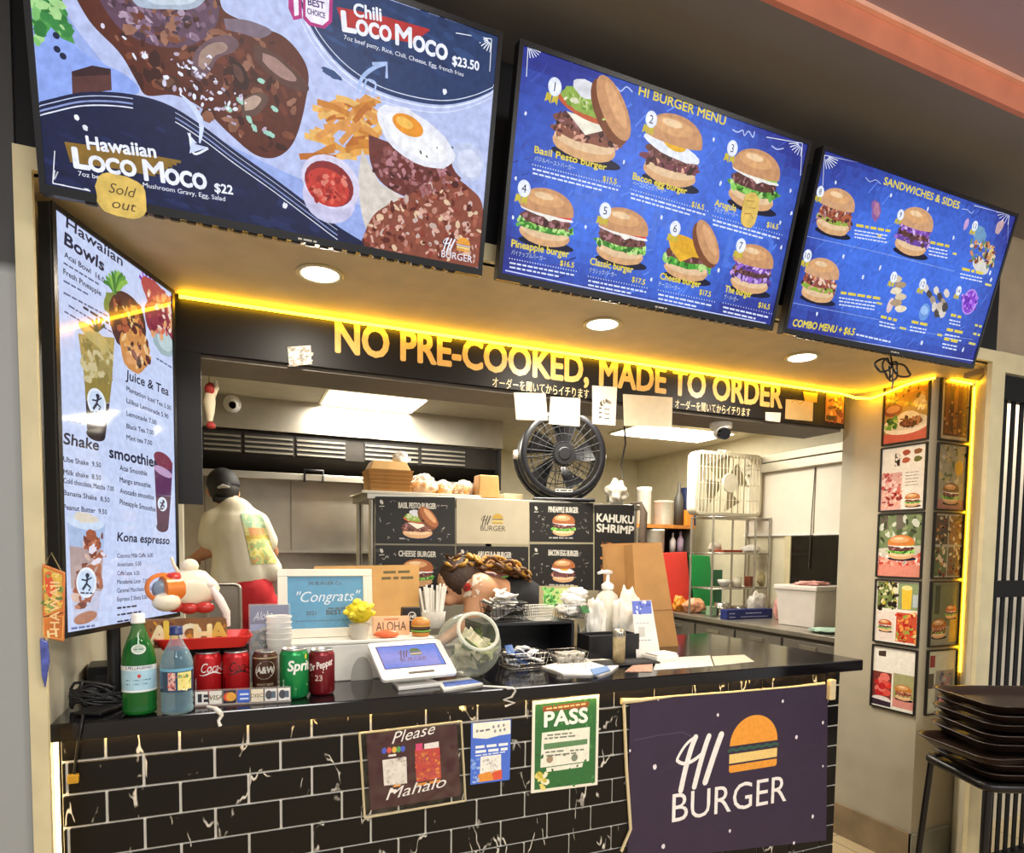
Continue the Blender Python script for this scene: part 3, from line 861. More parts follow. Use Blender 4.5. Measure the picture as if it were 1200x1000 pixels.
def tv(label, x0, x1, draw, h=.512, base=(1.55, 2.104), tilt=14.1, name='menu_screen', group='menu screens over the counter', logo_x=None):
    w = x1-x0
    rot = (math.radians(tilt), 0, 0)
    loc = ((x0+x1)/2, base[0], base[1])
    t = thing(name, label, 'screen', loc, rot, group)
    b = .011
    fr = MB()
    fr.bb(-w/2, w/2, -.004, .0, 0, b*1.5); fr.bb(-w/2, w/2, -.004, 0, h-b, h)
    fr.bb(-w/2, -w/2+b, -.004, 0, b*1.5, h-b); fr.bb(w/2-b, w/2, -.004, 0, b*1.5, h-b)
    fr.build('bezel', m_bezel, t)
    MB().bb(-w/2, w/2, .0, .028, 0, h).bb(-w*.38, w*.38, .028, .05, .05, h*.8).build('back_shell', m_bezel2, t, .003)
    g = MB()
    for i in range(26): g.bb(-w*.42+i*w*.033, -w*.42+i*w*.033+w*.02, .004, .020, -.003, 0)
    g.build('speaker_grille', M('dark_grille', '#2a2420', .5), t)
    MB().bb(-.09, .09, .05, .115, h*.18, h*.42).build('wall_bracket', m_bezel2, t)
    O, U, V = frame_of(loc, rot)
    a = Art(-.0008, 3e-5, O, U, V)
    a.W = w; a.H = h; a.b = b
    a.rect(-w/2+b, b*1.5, w-2*b, h-2.5*b, '#3f5fc8', 0)
    draw(a)
    # keep the picture inside the frame
    L0, L1, Z0, Z1 = -w/2+b, w/2-b, b*1.5, h-b
    a.v = [(min(max(v[0], L0), L1), v[1], min(max(v[2], Z0), Z1)) for v in a.v]
    a.build('screen_picture', m_screen, t)
    c = Art(-.0045, 3e-5)
    c.greekl((.02, b*.55), (.06, b*.55), .006, '#b8b4ac', 0, 3)
    c.build('maker_mark', Mart('matt_print', rough=.5), t)
    return t

def fan_mark(a, x, y, sx, sy, col='#e8eef8', L=6):
    """corner ornament: two rules and a fan of rays; sx, sy point into the screen (photo pixels)"""
    a.stroke(a.Q([(x, y), (x+sx*42, y+sx*42*.17)]), .0022, col, L, True)
    a.stroke(a.Q([(x, y), (x-.06*sy*38, y+sy*38)]), .0022, col, L, True)
    for i in range(6):
        t = math.radians(12+i*14)
        c = math.cos(t); s_ = math.sin(t)
        a.stroke(a.Q([(x+sx*c*5, y+sx*c*1+sy*s_*5), (x+sx*c*16, y+sx*c*3+sy*s_*16)]), .0028, col, L, True)

def curve(pts, n=8):
    """smooth line through points (Catmull-Rom)"""
    P = [pts[0]]+list(pts)+[pts[-1]]; out = []
    for i in range(1, len(P)-2):
        for k in range(n):
            t = k/n; r = []
            for d in range(2):
                p0, p1, p2, p3 = P[i-1][d], P[i][d], P[i+1][d], P[i+2][d]
                r.append(.5*((2*p1)+(-p0+p2)*t+(2*p0-5*p1+4*p2-p3)*t*t+(-p0+3*p1-3*p2+p3)*t**3))
            out.append(tuple(r))
    out.append(tuple(pts[-1]))
    return out

def draw_loco(a):
    q, Q = a.q, a.Q
    P = lambda pts, c, L=1: a.poly(Q(pts), c, L)
    def E(x, y, rx, ry, c, L=3, rot=0, wob=0, seed=0, n=22):
        k = a.k(x, y); p = q(x, y); a.ell(p[0], p[1], rx*k, ry*k, c, L, -rot, n=n, wob=wob, seed=seed)
    P([(20, -60), (600, -20), (600, 330), (30, 260)], '#9aaeea', 0.5)
    P(curve([(60, -50), (75, 10), (110, 60), (150, 105), (190, 125), (250, 160), (330, 200), (420, 240), (540, 300), (560, 330), (600, 40), (330, -60)]), '#b9c4ee', 1)
    P(curve([(38, -20), (60, 20), (95, 60), (150, 90), (160, 110), (100, 108), (40, 122)]), '#8ea8f0', 1.2)
    # herbs top left
    P([(34, -10), (70, -10), (84, 40), (88, 52), (72, 45), (60, 32), (52, 44), (42, 52)], '#4d9a4c', 2)
    a.speck(Q([(38, -10), (70, -10), (86, 48), (60, 32), (42, 50)]), 40, ['#2f7a3a', '#7cc070', '#a8d890', '#3a8a44'], .012, 2.4, 2)
    for x, y in ((66, 42), (67, 58), (74, 66)): E(x, y, 4, 4, '#1c2440', 3)
    # gravy, patty, mushrooms
    grav = curve([(80, -20), (105, 25), (140, 62), (160, 95), (172, 112), (205, 112), (238, 128), (270, 158), (300, 182), (325, 184), (345, 165), (358, 120), (360, 80), (335, 45), (300, 30), (262, 12), (258, -20)])
    P(grav, '#5a2a1c', 2)
    gs = [(95, -10), (140, 60), (172, 108), (205, 110), (270, 155), (300, 178), (325, 180), (350, 150), (356, 100), (330, 55), (262, 20), (255, -10)]
    a.speck(Q(gs), 150, ['#6e3522', '#431c14', '#7d4630', '#8a5a44', '#3a1812', '#9a6a56'], .012, 2.3, 5)
    P(curve([(108, -15), (135, 28), (165, 48), (200, 56), (232, 50), (254, 28), (258, -15)]), '#5f4358', 3)
    a.speck(Q([(115, -10), (140, 28), (170, 46), (205, 52), (235, 46), (252, 22), (255, -10)]), 110, ['#7a5c74', '#44303f', '#8d7088', '#6a4038', '#b098b0', '#50303a'], .009, 3.3, 7)
    P(curve([(145, -25), (160, 6), (195, 11), (232, 8), (256, -25)]), '#a9b8cc', 4)
    P(curve([(160, -25), (175, 2), (200, 6), (228, 2), (245, -25)]), '#c8d4e4', 4.2)
    P([(84, 84), (108, 78), (130, 82), (131, 106), (85, 112)], '#5b3836', 3)
    P([(84, 84), (108, 77), (130, 81), (128, 88), (86, 90)], '#3a2226', 3.4)
    P(curve([(262, 22), (290, 24), (318, 36), (305, 45), (285, 40), (265, 35)]), '#7a6878', 3)
    def mush(pts, c1, c2):
        P(curve(pts), c1, 4)
        cx = sum(p[0] for p in pts)/len(pts); cy = sum(p[1] for p in pts)/len(pts)
        P(curve([((p[0]-cx)*.62+cx-2, (p[1]-cy)*.6+cy-2) for p in pts]), c2, 4.3)
    mush([(224, 88), (228, 62), (248, 45), (270, 42), (280, 52), (272, 62), (256, 68), (246, 84), (234, 96)], '#6b5058', '#a08478')
    mush([(298, 52), (322, 62), (345, 82), (361, 100), (358, 108), (336, 102), (312, 84), (298, 68)], '#59382f', '#a07e76')
    mush([(270, 68), (285, 78), (292, 98), (286, 106), (274, 92)], '#32160f', '#5d3a30')
    mush([(282, 118), (302, 108), (315, 116), (302, 134), (284, 138)], '#5f463c', '#b89c8c')
    mush([(180, 96), (200, 88), (212, 98), (200, 110)], '#4a281c', '#704a3a')
    for x, y in ((281, 118), (292, 140), (313, 156), (318, 158), (268, 128), (298, 150), (306, 95), (322, 128)): E(x, y, 5, 3, '#9fd0c0', 5, x % 60, .3, x)
    a.speck(Q([(110, 20), (170, 60), (250, 60), (320, 160), (280, 150), (190, 100)]), 70, ['#d8d4ee', '#b8a8c0', '#e8ecff'], .005, 5, 11)
    # navy sweep, lower left
    nav = curve([(30, 124), (60, 116), (100, 108), (150, 110), (195, 122), (235, 146), (275, 176), (320, 208), (365, 242), (400, 268), (440, 292)])
    P(nav+[(440, 330), (30, 330)], '#1a2144', 6)
    rnd = random.Random(3)
    for i in range(70):
        x = rnd.uniform(50, 380); y = rnd.uniform(150+max(0, (x-200))*.62, 250+x*.1)
        E(x, y, rnd.uniform(4, 16), rnd.uniform(2, 6), rnd.choice(['#1e2750', '#171d3c', '#222c58']), 6.1+rnd.random()*.3, 10, .4, i)
    for dy, w, c in ((5, .0016, '#c0cdf0'), (11, .003, '#8a9ad0'), (16, .0022, '#e4ebff')):
        pts = [(x, y+dy) for x, y in nav]
        a.stroke(Q(pts[:26]), w, c, 7); a.stroke(Q(pts[34:72]), w*.8, c, 7)
    # navy sweep, top right
    nv2 = curve([(338, -40), (352, 5), (372, 45), (402, 80), (438, 104), (480, 118), (520, 123), (556, 116), (590, 100)])
    P(nv2+[(600, 20), (560, -60)], '#263a66', 6)
    for i in range(40):
        x = rnd.uniform(380, 570); y = rnd.uniform(0+(x-380)*.1, 95)
        E(x, y, rnd.uniform(5, 16), rnd.uniform(2, 6), rnd.choice(['#2b4272', '#20325a', '#2f4a7c']), 6.1+rnd.random()*.3, 12, .4, i+90)
    for dy, w in ((3, .003), (-5, .0016), (9, .0016)):
        a.stroke(Q([(x-dy*.4, y+dy) for x, y in nv2[6:]]), w, '#dfe8ff', 7)
    # fries
    rnd = random.Random(9)
    for i in range(46):
        x = rnd.uniform(372, 438); y = rnd.uniform(118, 188)
        if y < 140 and x < 385: x += 14
        t = rnd.uniform(-.9, .7); l = rnd.uniform(11, 22)
        a.stroke(Q([(x-l*math.cos(t), y-l*math.sin(t)), (x, y-2), (x+l*math.cos(t), y+l*math.sin(t))]), .012, rnd.choice(['#e0a048', '#c9802c', '#eab866', '#b86a24', '#d8944a']), 3+i*.03)
    # rice, patty, chilli, egg
    P(curve([(424, 175), (420, 215), (425, 255), (436, 275), (470, 270), (480, 240), (445, 215)]), '#d8cfc6', 5)
    P(curve([(432, 158), (434, 190), (448, 215), (480, 232), (520, 232), (538, 215), (538, 186), (490, 180)]), '#6b3430', 5.2)
    a.speck(Q([(434, 168), (438, 200), (460, 222), (500, 230), (535, 218), (536, 188), (490, 182)]), 120, ['#8a4c48', '#4a1e1c', '#a0686c', '#6a2c24', '#b98088'], .008, 5.4, 3)
    P(curve([(424, 282), (440, 250), (480, 228), (520, 205), (552, 222), (566, 246), (566, 315), (430, 300)]), '#8a4a38', 5.2)
    a.speck(Q([(424, 284), (440, 250), (480, 228), (520, 205), (552, 222), (562, 246), (562, 308), (430, 296)]), 260, ['#a8604a', '#5c241c', '#c08878', '#d8a898', '#6e3020', '#8c3f30', '#c9b0a8', '#e0c0a0'], .008, 5.6, 4)
    E(548, 190, 24, 22, '#c2ccea', 6.0, 20); E(550, 192, 18, 16, '#d3daf2', 6.1, 20)
    E(487, 162, 56, 28, '#e6e8f4', 6.2, 16, .14, 5); E(487, 163, 46, 20, '#f4f5fa', 6.25, 16, .1, 5)
    E(478, 147, 22, 12, '#e8952a', 6.4, 10); E(474, 144, 12, 6, '#f6bf58', 6.45, 10)
    a.speck(Q([(510, 160), (535, 175), (520, 190), (480, 178)]), 9, ['#4a6a50', '#2f4a3a'], .004, 6.5, 3)
    # ketchup cup
    E(388, 214, 38, 31, '#d9d4ee', 7, 10); E(386, 232, 34, 30, '#c9c6e6', 6.9, 0); E(386, 216, 32, 26, '#8a2a2c', 7.2, 10); E(384, 220, 28, 22, '#c23a30', 7.3, 8)
    a.speck(Q([(358, 205), (400, 200), (412, 222), (395, 240), (365, 236)]), 50, ['#d85a48', '#a02a24', '#e08070', '#8a201c'], .007, 7.5, 8)
    # brushed colour and lettering
    for i in range(7):
        a.stroke(Q([(76+i, 168+i*3.4), (140, 178+i*3), (212-i*5, 190+i*2.6)]), .008, '#8a6a2c', 8, True)
        a.stroke(Q([(395+i, 10+i*3.2), (450, 22+i*3.4), (503-i*3, 36+i*2.2)]), .008, '#b5302f', 8, True)
    W = '#eef2ff'
    a.ptext('Hawaiian', (103, 175), (183, 185), 15, W, 9, .03)
    a.ptext('L', (88, 196), (105, 198.5), 22, W, 9, .05); a.ptext('OCO', (106, 200), (160, 207), 17, W, 9, .05)
    a.ptext('M', (170, 211), (193, 214), 23, W, 9, .03); a.ptext('OCO', (195, 215), (242, 222), 17, W, 9, .05)
    a.ptext('$22', (252, 225), (273, 228), 10, W, 9, .03)
    a.ptext('7oz beef patty, rice, Mushroom Gravy, Egg, Salad', (92, 206), (264, 236), 5.5, W, 9, .012)
    a.ptext('Chili', (415, 19), (447, 25), 15, W, 9, .03)
    a.ptext('L', (402, 36), (417, 38.5), 22, W, 9, .05); a.ptext('OCO', (418, 40), (458, 49), 17, W, 9, .05)
    a.ptext('M', (464, 52), (482, 56), 23, W, 9, .03); a.ptext('OCO', (484, 58), (523, 71), 17, W, 9, .05)
    a.ptext('$23.50', (530, 76), (561, 83), 10.5, W, 9, .03)
    a.ptext('7oz beef patty, Rice, Chili, Cheese, Egg, french fries', (403, 46), (543, 90), 5.2, W, 9, .012)
    # arrows, marks
    a.stroke(Q(curve([(213, 112), (228, 128), (236, 146), (234, 168)])), .010, '#cfdcff', 9, True)
    P([(219, 155), (225, 170), (231, 168)], '#cfdcff', 9); P([(222, 180), (244, 173), (224, 168)], '#cfdcff', 9.1)
    a.stroke(Q(curve([(222, 156), (227, 180), (244, 174)])), .004, '#e8efff', 9)
    a.stroke(Q(curve([(418, 112), (424, 92), (438, 80), (452, 76)])), .008, '#a9c0ee', 9, True)
    a.stroke(Q(curve([(424, 108), (436, 110), (440, 98), (430, 94), (426, 106)])), .004, '#a9c0ee', 9)
    a.stroke(Q([(436, 75), (453, 74), (453, 92)]), .006, '#a9c0ee', 9)
    for x, y in ((90, 138), (100, 150), (521, 108), (334, 241)): E(x, y, 3, 3.4, W, 9, 0, .5, x)
    fan_mark(a, 62, 215, 1, -1); a.stroke(Q([(62, 215), (106, 224)]), .002, W, 9)
    fan_mark(a, 576, 46, -1, 1)
    # thumbs-up "best choice" badge
    P([(338, -30), (352, -30), (354, 22), (344, 24), (338, 10)], '#b42a7c', 9); P([(342, -30), (349, -30), (350, 18), (345, 19)], '#f2ecff', 9.2)
    P([(355, -30), (391, -30), (389, 26), (380, 34), (362, 30), (355, 22)], '#b42a7c', 9); P([(358, -30), (387, -30), (385, 24), (378, 30), (364, 26), (358, 19)], '#f2ecff', 9.2)
    a.ptext('BEST', (361, 6), (380, 11), 8, '#4a2a6a', 9.6, .03); a.ptext('CHOICE', (360, 16), (381, 22), 6.5, '#4a2a6a', 9.6, .02)
    p = q(517, 300); p2 = q(553, 307)
    logo(a, p[0], p[1]-.002, p2[0]-p[0], W, True, 9, '#e8a03a', '#f0cf80', '')

def badge(a, x, y, r, n, L=12):
    k = a.k(x, y); p = a.q(x, y)
    for s_ in (-1, 1):
        c = (p[0]+s_*r*k*.5-.3*r*k, p[1]-r*k*1.45)
        a.poly([(c[0]-r*k*.5, c[1]-r*k*.5), (c[0], c[1]-r*k*.2), (c[0]+r*k*.4, c[1]-r*k*.6), (c[0]+r*k*.5, c[1]+r*k*.6), (c[0]-r*k*.3, c[1]+r*k*.6)], '#c9b83a', L)
    a.ell(p[0], p[1], r*k, r*k*1.08, '#dfe8ff', L+.5); a.ell(p[0], p[1], r*k*.82, r*k*.9, '#eef3ff', L+.7)
    h = r*k*1.05
    a.ltext(n, p[0], p[1]-h*.5, h, '#1a2250', L+1, .01, anchor=.5)

def swirl(a, pts, w=.003, c='#b9c8f4'): a.stroke(a.Q(curve(pts)), w, c, 8)

def blue_ground(a, seed):
    """the mottled blue page: brighter in the middle, inkier at the rim, brushed"""
    rnd = random.Random(seed)
    W, H = a.W, a.H
    a.rect(-W/2, 0, W, H, '#2f46a8', .2)
    N = 34
    for i in range(N):
        for j in range(20):
            x0, z0 = -W/2+W*i/N, H*j/20
            u, v = (i+.5)/N*2-1, (j+.5)/20*2-1
            d = min(1, (abs(u)**2.2+abs(v-.0)**2.4)*.62)
            n_ = noise.noise(Vector((u*2.4+seed, v*1.6, 1)))*.34+noise.noise(Vector((u*9, v*14, seed)))*.16
            d = min(1, max(0, d+n_+.12))
            c = [hexl('#467af0')[k]*(1-d)+hexl('#2a3490')[k]*d for k in range(3)]
            a.rect(x0, z0, W/N, H/20, tuple(c)+(1,), .4)
    for i in range(260):
        x = rnd.uniform(-W/2, W/2); z = rnd.uniform(0, H); l = rnd.uniform(.01, .05); t_ = rnd.uniform(.3, 1.2)
        d = (abs(x/(W/2))**2+abs(z/H*2-1)**2)*.6
        a.stroke([(x, z), (x+l*math.cos(t_), z+l*math.sin(t_))], rnd.uniform(.002, .006), rnd.choice(['#5a88f0', '#3a60d0', '#4a70dc'] if d < .5 else ['#3a48a8', '#2c3688', '#4050b4']), .7+i*.001, True)

def stars(a, pts, c='#dfe8ff'):
    for i, (x, y) in enumerate(pts):
        k = a.k(x, y); p = a.q(x, y)
        a.ell(p[0], p[1], 1.7*k, 2.6*k, c, 8, wob=.6, seed=i, n=8)

YEL = '#e3cf45'
def draw_burgers(a):
    q = a.q
    blue_ground(a, 5)
    a.ptext('BURGER', (668, 258), (905, 330), 62, '#4a74dc', 3, -.02)
    fan_mark(a, 619, 52, 1, 1); fan_mark(a, 940, 168, -1, 1)
    W = '#dfe8ff'
    a.ptext('HI BURGER MENU', (748, 111), (849, 147), 11, YEL, 9, .025)
    for (x, y) in ((730, 100), (868, 156)):
        swirl(a, [(x-26, y-2), (x-22, y-7), (x-17, y-4), (x-20, y+1), (x-10, y+1), (x-3, y+7), (x+4, y+2), (x+11, y+8)] if x < 800 else [(x-10, y-4), (x-4, y-1), (x+2, y-3), (x+4, y+3), (x+9, y-2), (x+14, y+5), (x+16, y-2)])
    items = [((688, 146), 84, 'pesto', '1', (650, 102), 10.5), ((788, 181), 70, 'egg', '2', (763, 140), 9.5), ((884, 213), 60, 'green', '3', (858, 174), 9),
             ((640, 257), 66, 'classic', '4', (614, 221), 9.5), ((729, 279), 62, 'classic', '5', (709, 247), 9), ((807, 299), 58, 'cheese', '6', (791, 268), 8.5), ((881, 317), 50, 'purple', '7', (868, 288), 8)]
    for i, ((x, y), w, kd, n, b, r) in enumerate(items):
        p = q(x, y); k = a.k(x, y)
        kx = abs(q(x+10, y)[0]-q(x-10, y)[0])/20
        burger(a, p[0], p[1], w*kx*1.02, kd, 4+i*.02, i+2, '#c99468')
        badge(a, b[0], b[1], r, n, 14)
    T = [('Basil Pesto burger', (626, 179), (710, 200), 8, 'バジルペーストバーガー', (626, 188), (673, 200), '$15.5', (706, 212), (722, 216)),
         ('Bacon egg burger', (741, 210), (804, 228), 8, 'ベーコンエッグバーガー', (741, 217), (780, 227), '$16.5', (810, 242), (824, 246)),
         ('Arugula', (837, 241), (862, 248), 7.5, 'アルグラバーガー', (836, 248), (864, 255), '$16.5', (898, 266), (911, 269)),
         ('Pineapple burger', (599, 289), (666, 302), 8.5, 'パイナップルバーガー', (599, 298), (639, 306), '$16.5', (656, 311), (672, 314)),
         ('Classic burger', (691, 310), (741, 320), 8, 'クラシックバーガー', (690, 319), (722, 325), '$17.5', (740, 330), (755, 334)),
         ('Cheese burger', (773, 327), (820, 337), 7.5, 'チーズバーガー', (771, 335), (796, 341), '$17.5', (819, 345), (832, 348)),
         ('The burger', (849, 342), (880, 349), 7.5, 'ザ・バーガー', (848, 350), (864, 354), '$16.5', (888, 360), (901, 363))]
    for i, (n, p0, p1, h, j, j0, j1, pr, r0, r1) in enumerate(T):
        a.ptext(n, p0, p1, h, YEL, 15, .03)
        a.ptext(j, j0, j1, 4.8, '#c9d8e8', 15, .01)
        a.ptext(pr, r0, r1, 6, YEL, 15, .03)
        s_ = (p1[1]-p0[1])/(p1[0]-p0[0])
        x0, x1 = p0[0]-2, r1[0]+6
        for x in range(int(x0), int(x1), 3):
            pp = q(x, j0[1]+5+(x-x0)*s_); a.ell(pp[0], pp[1], .0016, .0016, W, 15, n=6)
        for d in (10, 15):
            a.greek((x0, j0[1]+d), (x1-4-(d > 12)*18, j0[1]+d+(x1-x0-4-(d > 12)*18)*s_), 3.2, W, 15, i*3+d)
    a.stroke(a.Q([(592, 317), (700, 340), (800, 360), (897, 379)]), .003, '#c9d4ff', 9)
    stars(a, [(670, 71), (616, 133), (731, 190), (601, 255), (604, 209), (686, 266), (775, 255), (836, 164), (844, 215), (914, 261), (926, 224), (763, 328), (842, 317), (915, 290), (640, 335), (927, 250)])
    swirl(a, [(904, 171), (910, 175), (918, 174)])

def draw_sides(a):
    q = a.q
    blue_ground(a, 8)
    W = '#dfe8ff'
    fan_mark(a, 966, 182, 1, 1); fan_mark(a, 1183, 248, -1, 1)
    a.ptext('SANDWICHES & SIDES', (1035, 216), (1123, 245), 8.5, YEL, 9, .025)
    swirl(a, [(1014, 208), (1019, 213), (1026, 211), (1032, 216)], .002); swirl(a, [(1127, 245), (1133, 246), (1138, 250), (1141, 247)], .002)
    def bg(x, y, w, kd, i):
        p = q(x, y); kx = abs(q(x+8, y)[0]-q(x-8, y)[0])/16
        burger(a, p[0], p[1], w*kx, kd, 4+i*.02, i+20, '#cf9f76')
    bg(979, 250, 45, 'pork', 0); bg(1071, 273, 44, 'purple', 1); bg(961, 330, 44, 'pork', 2)
    for (x, y, n, r) in ((961, 225, '8', 6.5), (1055, 252, '9', 6), (946, 300, '10', 7), (1047, 325, '11', 6), (1081, 333, '12', 6), (1142, 265, '13', 5.5), (1123, 341, '14', 5)):
        badge(a, x, y, r, n, 14)
    def E(x, y, rx, ry, c, L=5, rot=0, wob=0, seed=0):
        k = a.k(x, y); p = q(x, y); a.ell(p[0], p[1], rx*k, ry*k, c, L, -rot, wob=wob, seed=seed)
    # crab claw and sausage doodles, musubi stack, sushi, loaded fries, purple bowl
    E(1026, 247, 8, 13, '#8a5a9a', 5, -30, .5, 3); E(1027, 246, 5, 9, '#b07a9a', 5.3, -30, .5, 4)
    for i in range(6): E(1052+(i % 2)*5-2, 327+i*7, 10, 4, ['#d8c8a8', '#b09878', '#e8dcc0'][i % 3], 5+i*.1, -8, .2, i)
    E(1043, 358, 5, 9, '#e0c8c8', 6, 10); 
    for i in range(7): E(1085+i*4, 338+(i % 3)*6+i, 6, 4, ['#d8d0c8', '#4a4440', '#a89888'][i % 3], 5+i*.1, 30, .3, i)
    for i in range(5): E(1095+i*3, 360+(i % 2)*7, 6, 5, ['#d8d0c8', '#4a4440', '#c8b8a8'][i % 3], 5.8+i*.1, 30, .3, i+9)
    E(1083, 366, 9, 10, '#6a98e0', 7, 10); E(1083, 364, 7, 5, '#9ac0f4', 7.2, 10)
    E(1149, 312, 17, 8, '#d8d4d0', 5, 12)
    rg = a.Q([(1138, 282), (1165, 285), (1164, 312), (1134, 308)])
    a.speck(rg, 60, ['#c88a5a', '#8a4a30', '#d8c080', '#6a8a6a', '#e0d0b0', '#5a3428'], .011, 5.5, 6)
    E(1148, 275, 12, 9, '#6f9ac0', 5, 10, .4, 3); E(1171, 266, 6, 9, '#c0a0a8', 5, 25, .3, 4); E(1132, 263, 4, 7, '#c8a0d8', 8, 10, .3)
    E(1136, 354, 13.5, 14.5, '#b58ae8', 5); E(1136, 354, 11.5, 12.5, '#8a42d0', 5.3)
    a.speck(a.Q([(1127, 345), (1145, 345), (1145, 363), (1127, 363)]), 40, ['#b070f0', '#6a2ab0', '#c89af8'], .008, 5.6, 4)
    T = [((1003, 264), (1043, 271)), ((1090, 284), (1112, 289)), ((985, 343), (1031, 350)), ((1032, 371), (1052, 376)), ((1068, 377), (1087, 381)), ((1127, 315), (1153, 321)), ((1114, 369), (1126, 372)), ((1109, 386), (1128, 390)), ((1106, 397), (1124, 401))]
    for i, (p0, p1) in enumerate(T):
        a.greek(p0, p1, 5, YEL, 15, i)
        s_ = (p1[1]-p0[1])/(p1[0]-p0[0]); l = (p1[0]-p0[0])
        for d in (6, 10, 14)[:3 if i < 3 else 2]:
            a.greek((p0[0]-2, p0[1]+d), (p0[0]+l*.9, p0[1]+d+l*s_*.9), 2.4, W, 15, i*5+d)
    for i, (x, y) in enumerate(((1028, 276), (1116, 297), (1027, 355), (1154, 333), (1142, 381), (1140, 391), (1135, 402), (1054, 384), (1098, 392))): a.greek((x, y), (x+8, y+2), 4, '#d8d070', 15, i)
    a.ptext('COMBO MENU + $6.5', (928, 382), (1000, 393), 8, YEL, 15, .035, .1)
    a.greek((1003, 392), (1043, 401), 3, W, 15, 8)
    a.stroke(a.Q([(945, 277), (1030, 296), (1118, 318)]), .0018, '#8aa4e8', 6); a.stroke(a.Q([(928, 355), (980, 365), (1030, 375)]), .0018, '#8aa4e8', 6); a.stroke(a.Q([(1032, 381), (1090, 391), (1140, 398)]), .0014, '#8aa4e8', 6)
    a.stroke(a.Q([(925, 388), (1000, 400), (1080, 413), (1140, 423)]), .003, '#c9d4ff', 9)
    stars(a, [(979, 214), (1044, 229), (1087, 245), (930, 242), (924, 275), (915, 290), (1011, 325), (988, 301), (1031, 314), (957, 368), (1117, 279), (1154, 240), (1080, 402), (1128, 410), (1160, 320), (1161, 328)])

tv('leftmost wide screen showing two Loco Moco plates', -.343, .577, draw_loco)
tv('middle wide screen with the blue page of seven numbered burgers', .619, 1.537, draw_burgers)
tv('right wide screen with the blue SANDWICHES & SIDES page', 1.582, 2.512, draw_sides)

# portrait drinks screen at the left, turned towards the room
SW, SH = .480, .948
s_loc = (-.2575, 1.914, 1.209); s_rot = (0, 0, math.radians(65.3))
t = thing('menu_screen', 'tall portrait screen listing Hawaiian bowls, shakes and drinks', 'screen', s_loc, s_rot, 'menu screens over the counter')
b = .012
fr = MB()
fr.bb(-SW/2, SW/2, -.004, 0, 0, b); fr.bb(-SW/2, SW/2, -.004, 0, SH-b, SH); fr.bb(-SW/2, -SW/2+b, -.004, 0, b, SH-b); fr.bb(SW/2-b, SW/2, -.004, 0, b, SH-b)
fr.build('bezel', m_bezel, t)
MB().bb(-SW/2, SW/2, 0, .03, 0, SH).build('back_shell', m_bezel2, t, .003)
MB().bb(-.05, .05, .03, .05, .3, .6).build('mount_plate', m_bezel2, t)
MB().cyl((0, .042, -.2), (0, .042, .35), .016).build('stand_pole', m_bezel2, t)
MB().bb(-.12, .06, .0, .07, -.2085, -.198).build('stand_foot', m_bezel2, t, .004)
O, U, V = frame_of(s_loc, s_rot)
a = Art(-.0008, 3e-5, O, U, V)
a.rect(-SW/2+b, b, SW-2*b, SH-2*b, '#c3d0f2', 0)
NV = '#20223c'
def cup(pts, cols):
    """tapered glass traced top to bottom: left/right edges per band"""
    for i in range(len(cols)):
        (l0, r0, y0), (l1, r1, y1) = pts[i], pts[i+1]
        a.poly(a.Q([(l0, y0), (r0, y0+(r0-l0)*.12), (r1, y1+(r1-l1)*.1), (l1, y1)]), cols[i], 3)
a.ptext('Hawaiian', (77, 266), (143, 312), 12.5, NV, 4, .02, .1)
a.ptext('Bowls', (75, 286), (121, 318), 14.5, NV, 4, .035, .1)
a.ptext('Acai Bowl  16.0', (75, 301), (122, 332), 6.5, NV, 4, .02)
a.ptext('Fresh Pineapple', (74, 321), (118, 347), 6.5, NV, 4, .02)
for i, (p0, p1) in enumerate((((74, 308), (118, 335)), ((74, 329), (104, 346)), ((74, 343), (128, 372)), ((80, 358), (138, 394)), ((75, 365), (95, 377)))): a.greek(p0, p1, 3.4, '#50567a', 4, i)
a.greek((97, 360), (132, 382), 5, NV, 4, 7)
def E(x, y, rx, ry, c, L=5, rot=0, wob=0, seed=0):
    kx = abs(a.q(x+5, y)[0]-a.q(x-5, y)[0])/10; k = a.k(x, y); p = a.q(x, y)
    a.ell(p[0], p[1], rx*kx, ry*k, c, L, -rot, wob=wob, seed=seed)
# pineapple boat, smoothie bowls
for i in range(9):
    t_ = math.radians(-150+i*15)
    a.stroke(a.Q([(135, 345), (135+14*math.cos(t_)*.6, 340+24*math.sin(t_)*.6), (135+16*math.cos(t_), 343+26*math.sin(t_))]), .014, ['#3f7a38', '#5f9a3c', '#88b850'][i % 3], 5, True)
E(140, 362, 18, 16, '#7a8a40', 5.2, 0, .3, 2); E(150, 378, 22, 34, '#4a2a2a', 5.4, -20, .1, 2); E(158, 410, 18, 26, '#c98a4c', 5.6, -30, .15, 3)
a.speck(a.Q([(132, 350), (165, 360), (176, 420), (160, 432), (140, 385)]), 80, ['#3a1a1a', '#7a3a30', '#d89a50', '#a85a3a', '#e8c088', '#582424'], .014, 6, 3)
for i in range(5):
    t_ = math.radians(-140+i*22)
    a.stroke(a.Q([(172, 336), (172+12*math.cos(t_), 336+20*math.sin(t_))]), .012, ['#8a3ac0', '#a860d8', '#6a4ab0'][i % 3], 5.6, True)
E(186, 352, 20, 18, '#b04a4a', 6, 10, .2, 5); E(188, 378, 18, 22, '#8a2f44', 6.2, 0, .2, 6); E(192, 402, 13, 15, '#9ab0b8', 6.4, 0, .1, 3); E(193, 400, 9, 11, '#b8ccd0', 6.5)
a.speck(a.Q([(170, 340), (200, 345), (204, 395), (178, 392)]), 60, ['#d06a58', '#7a2038', '#e0a070', '#a83a50', '#e8d0c0'], .012, 7, 8)
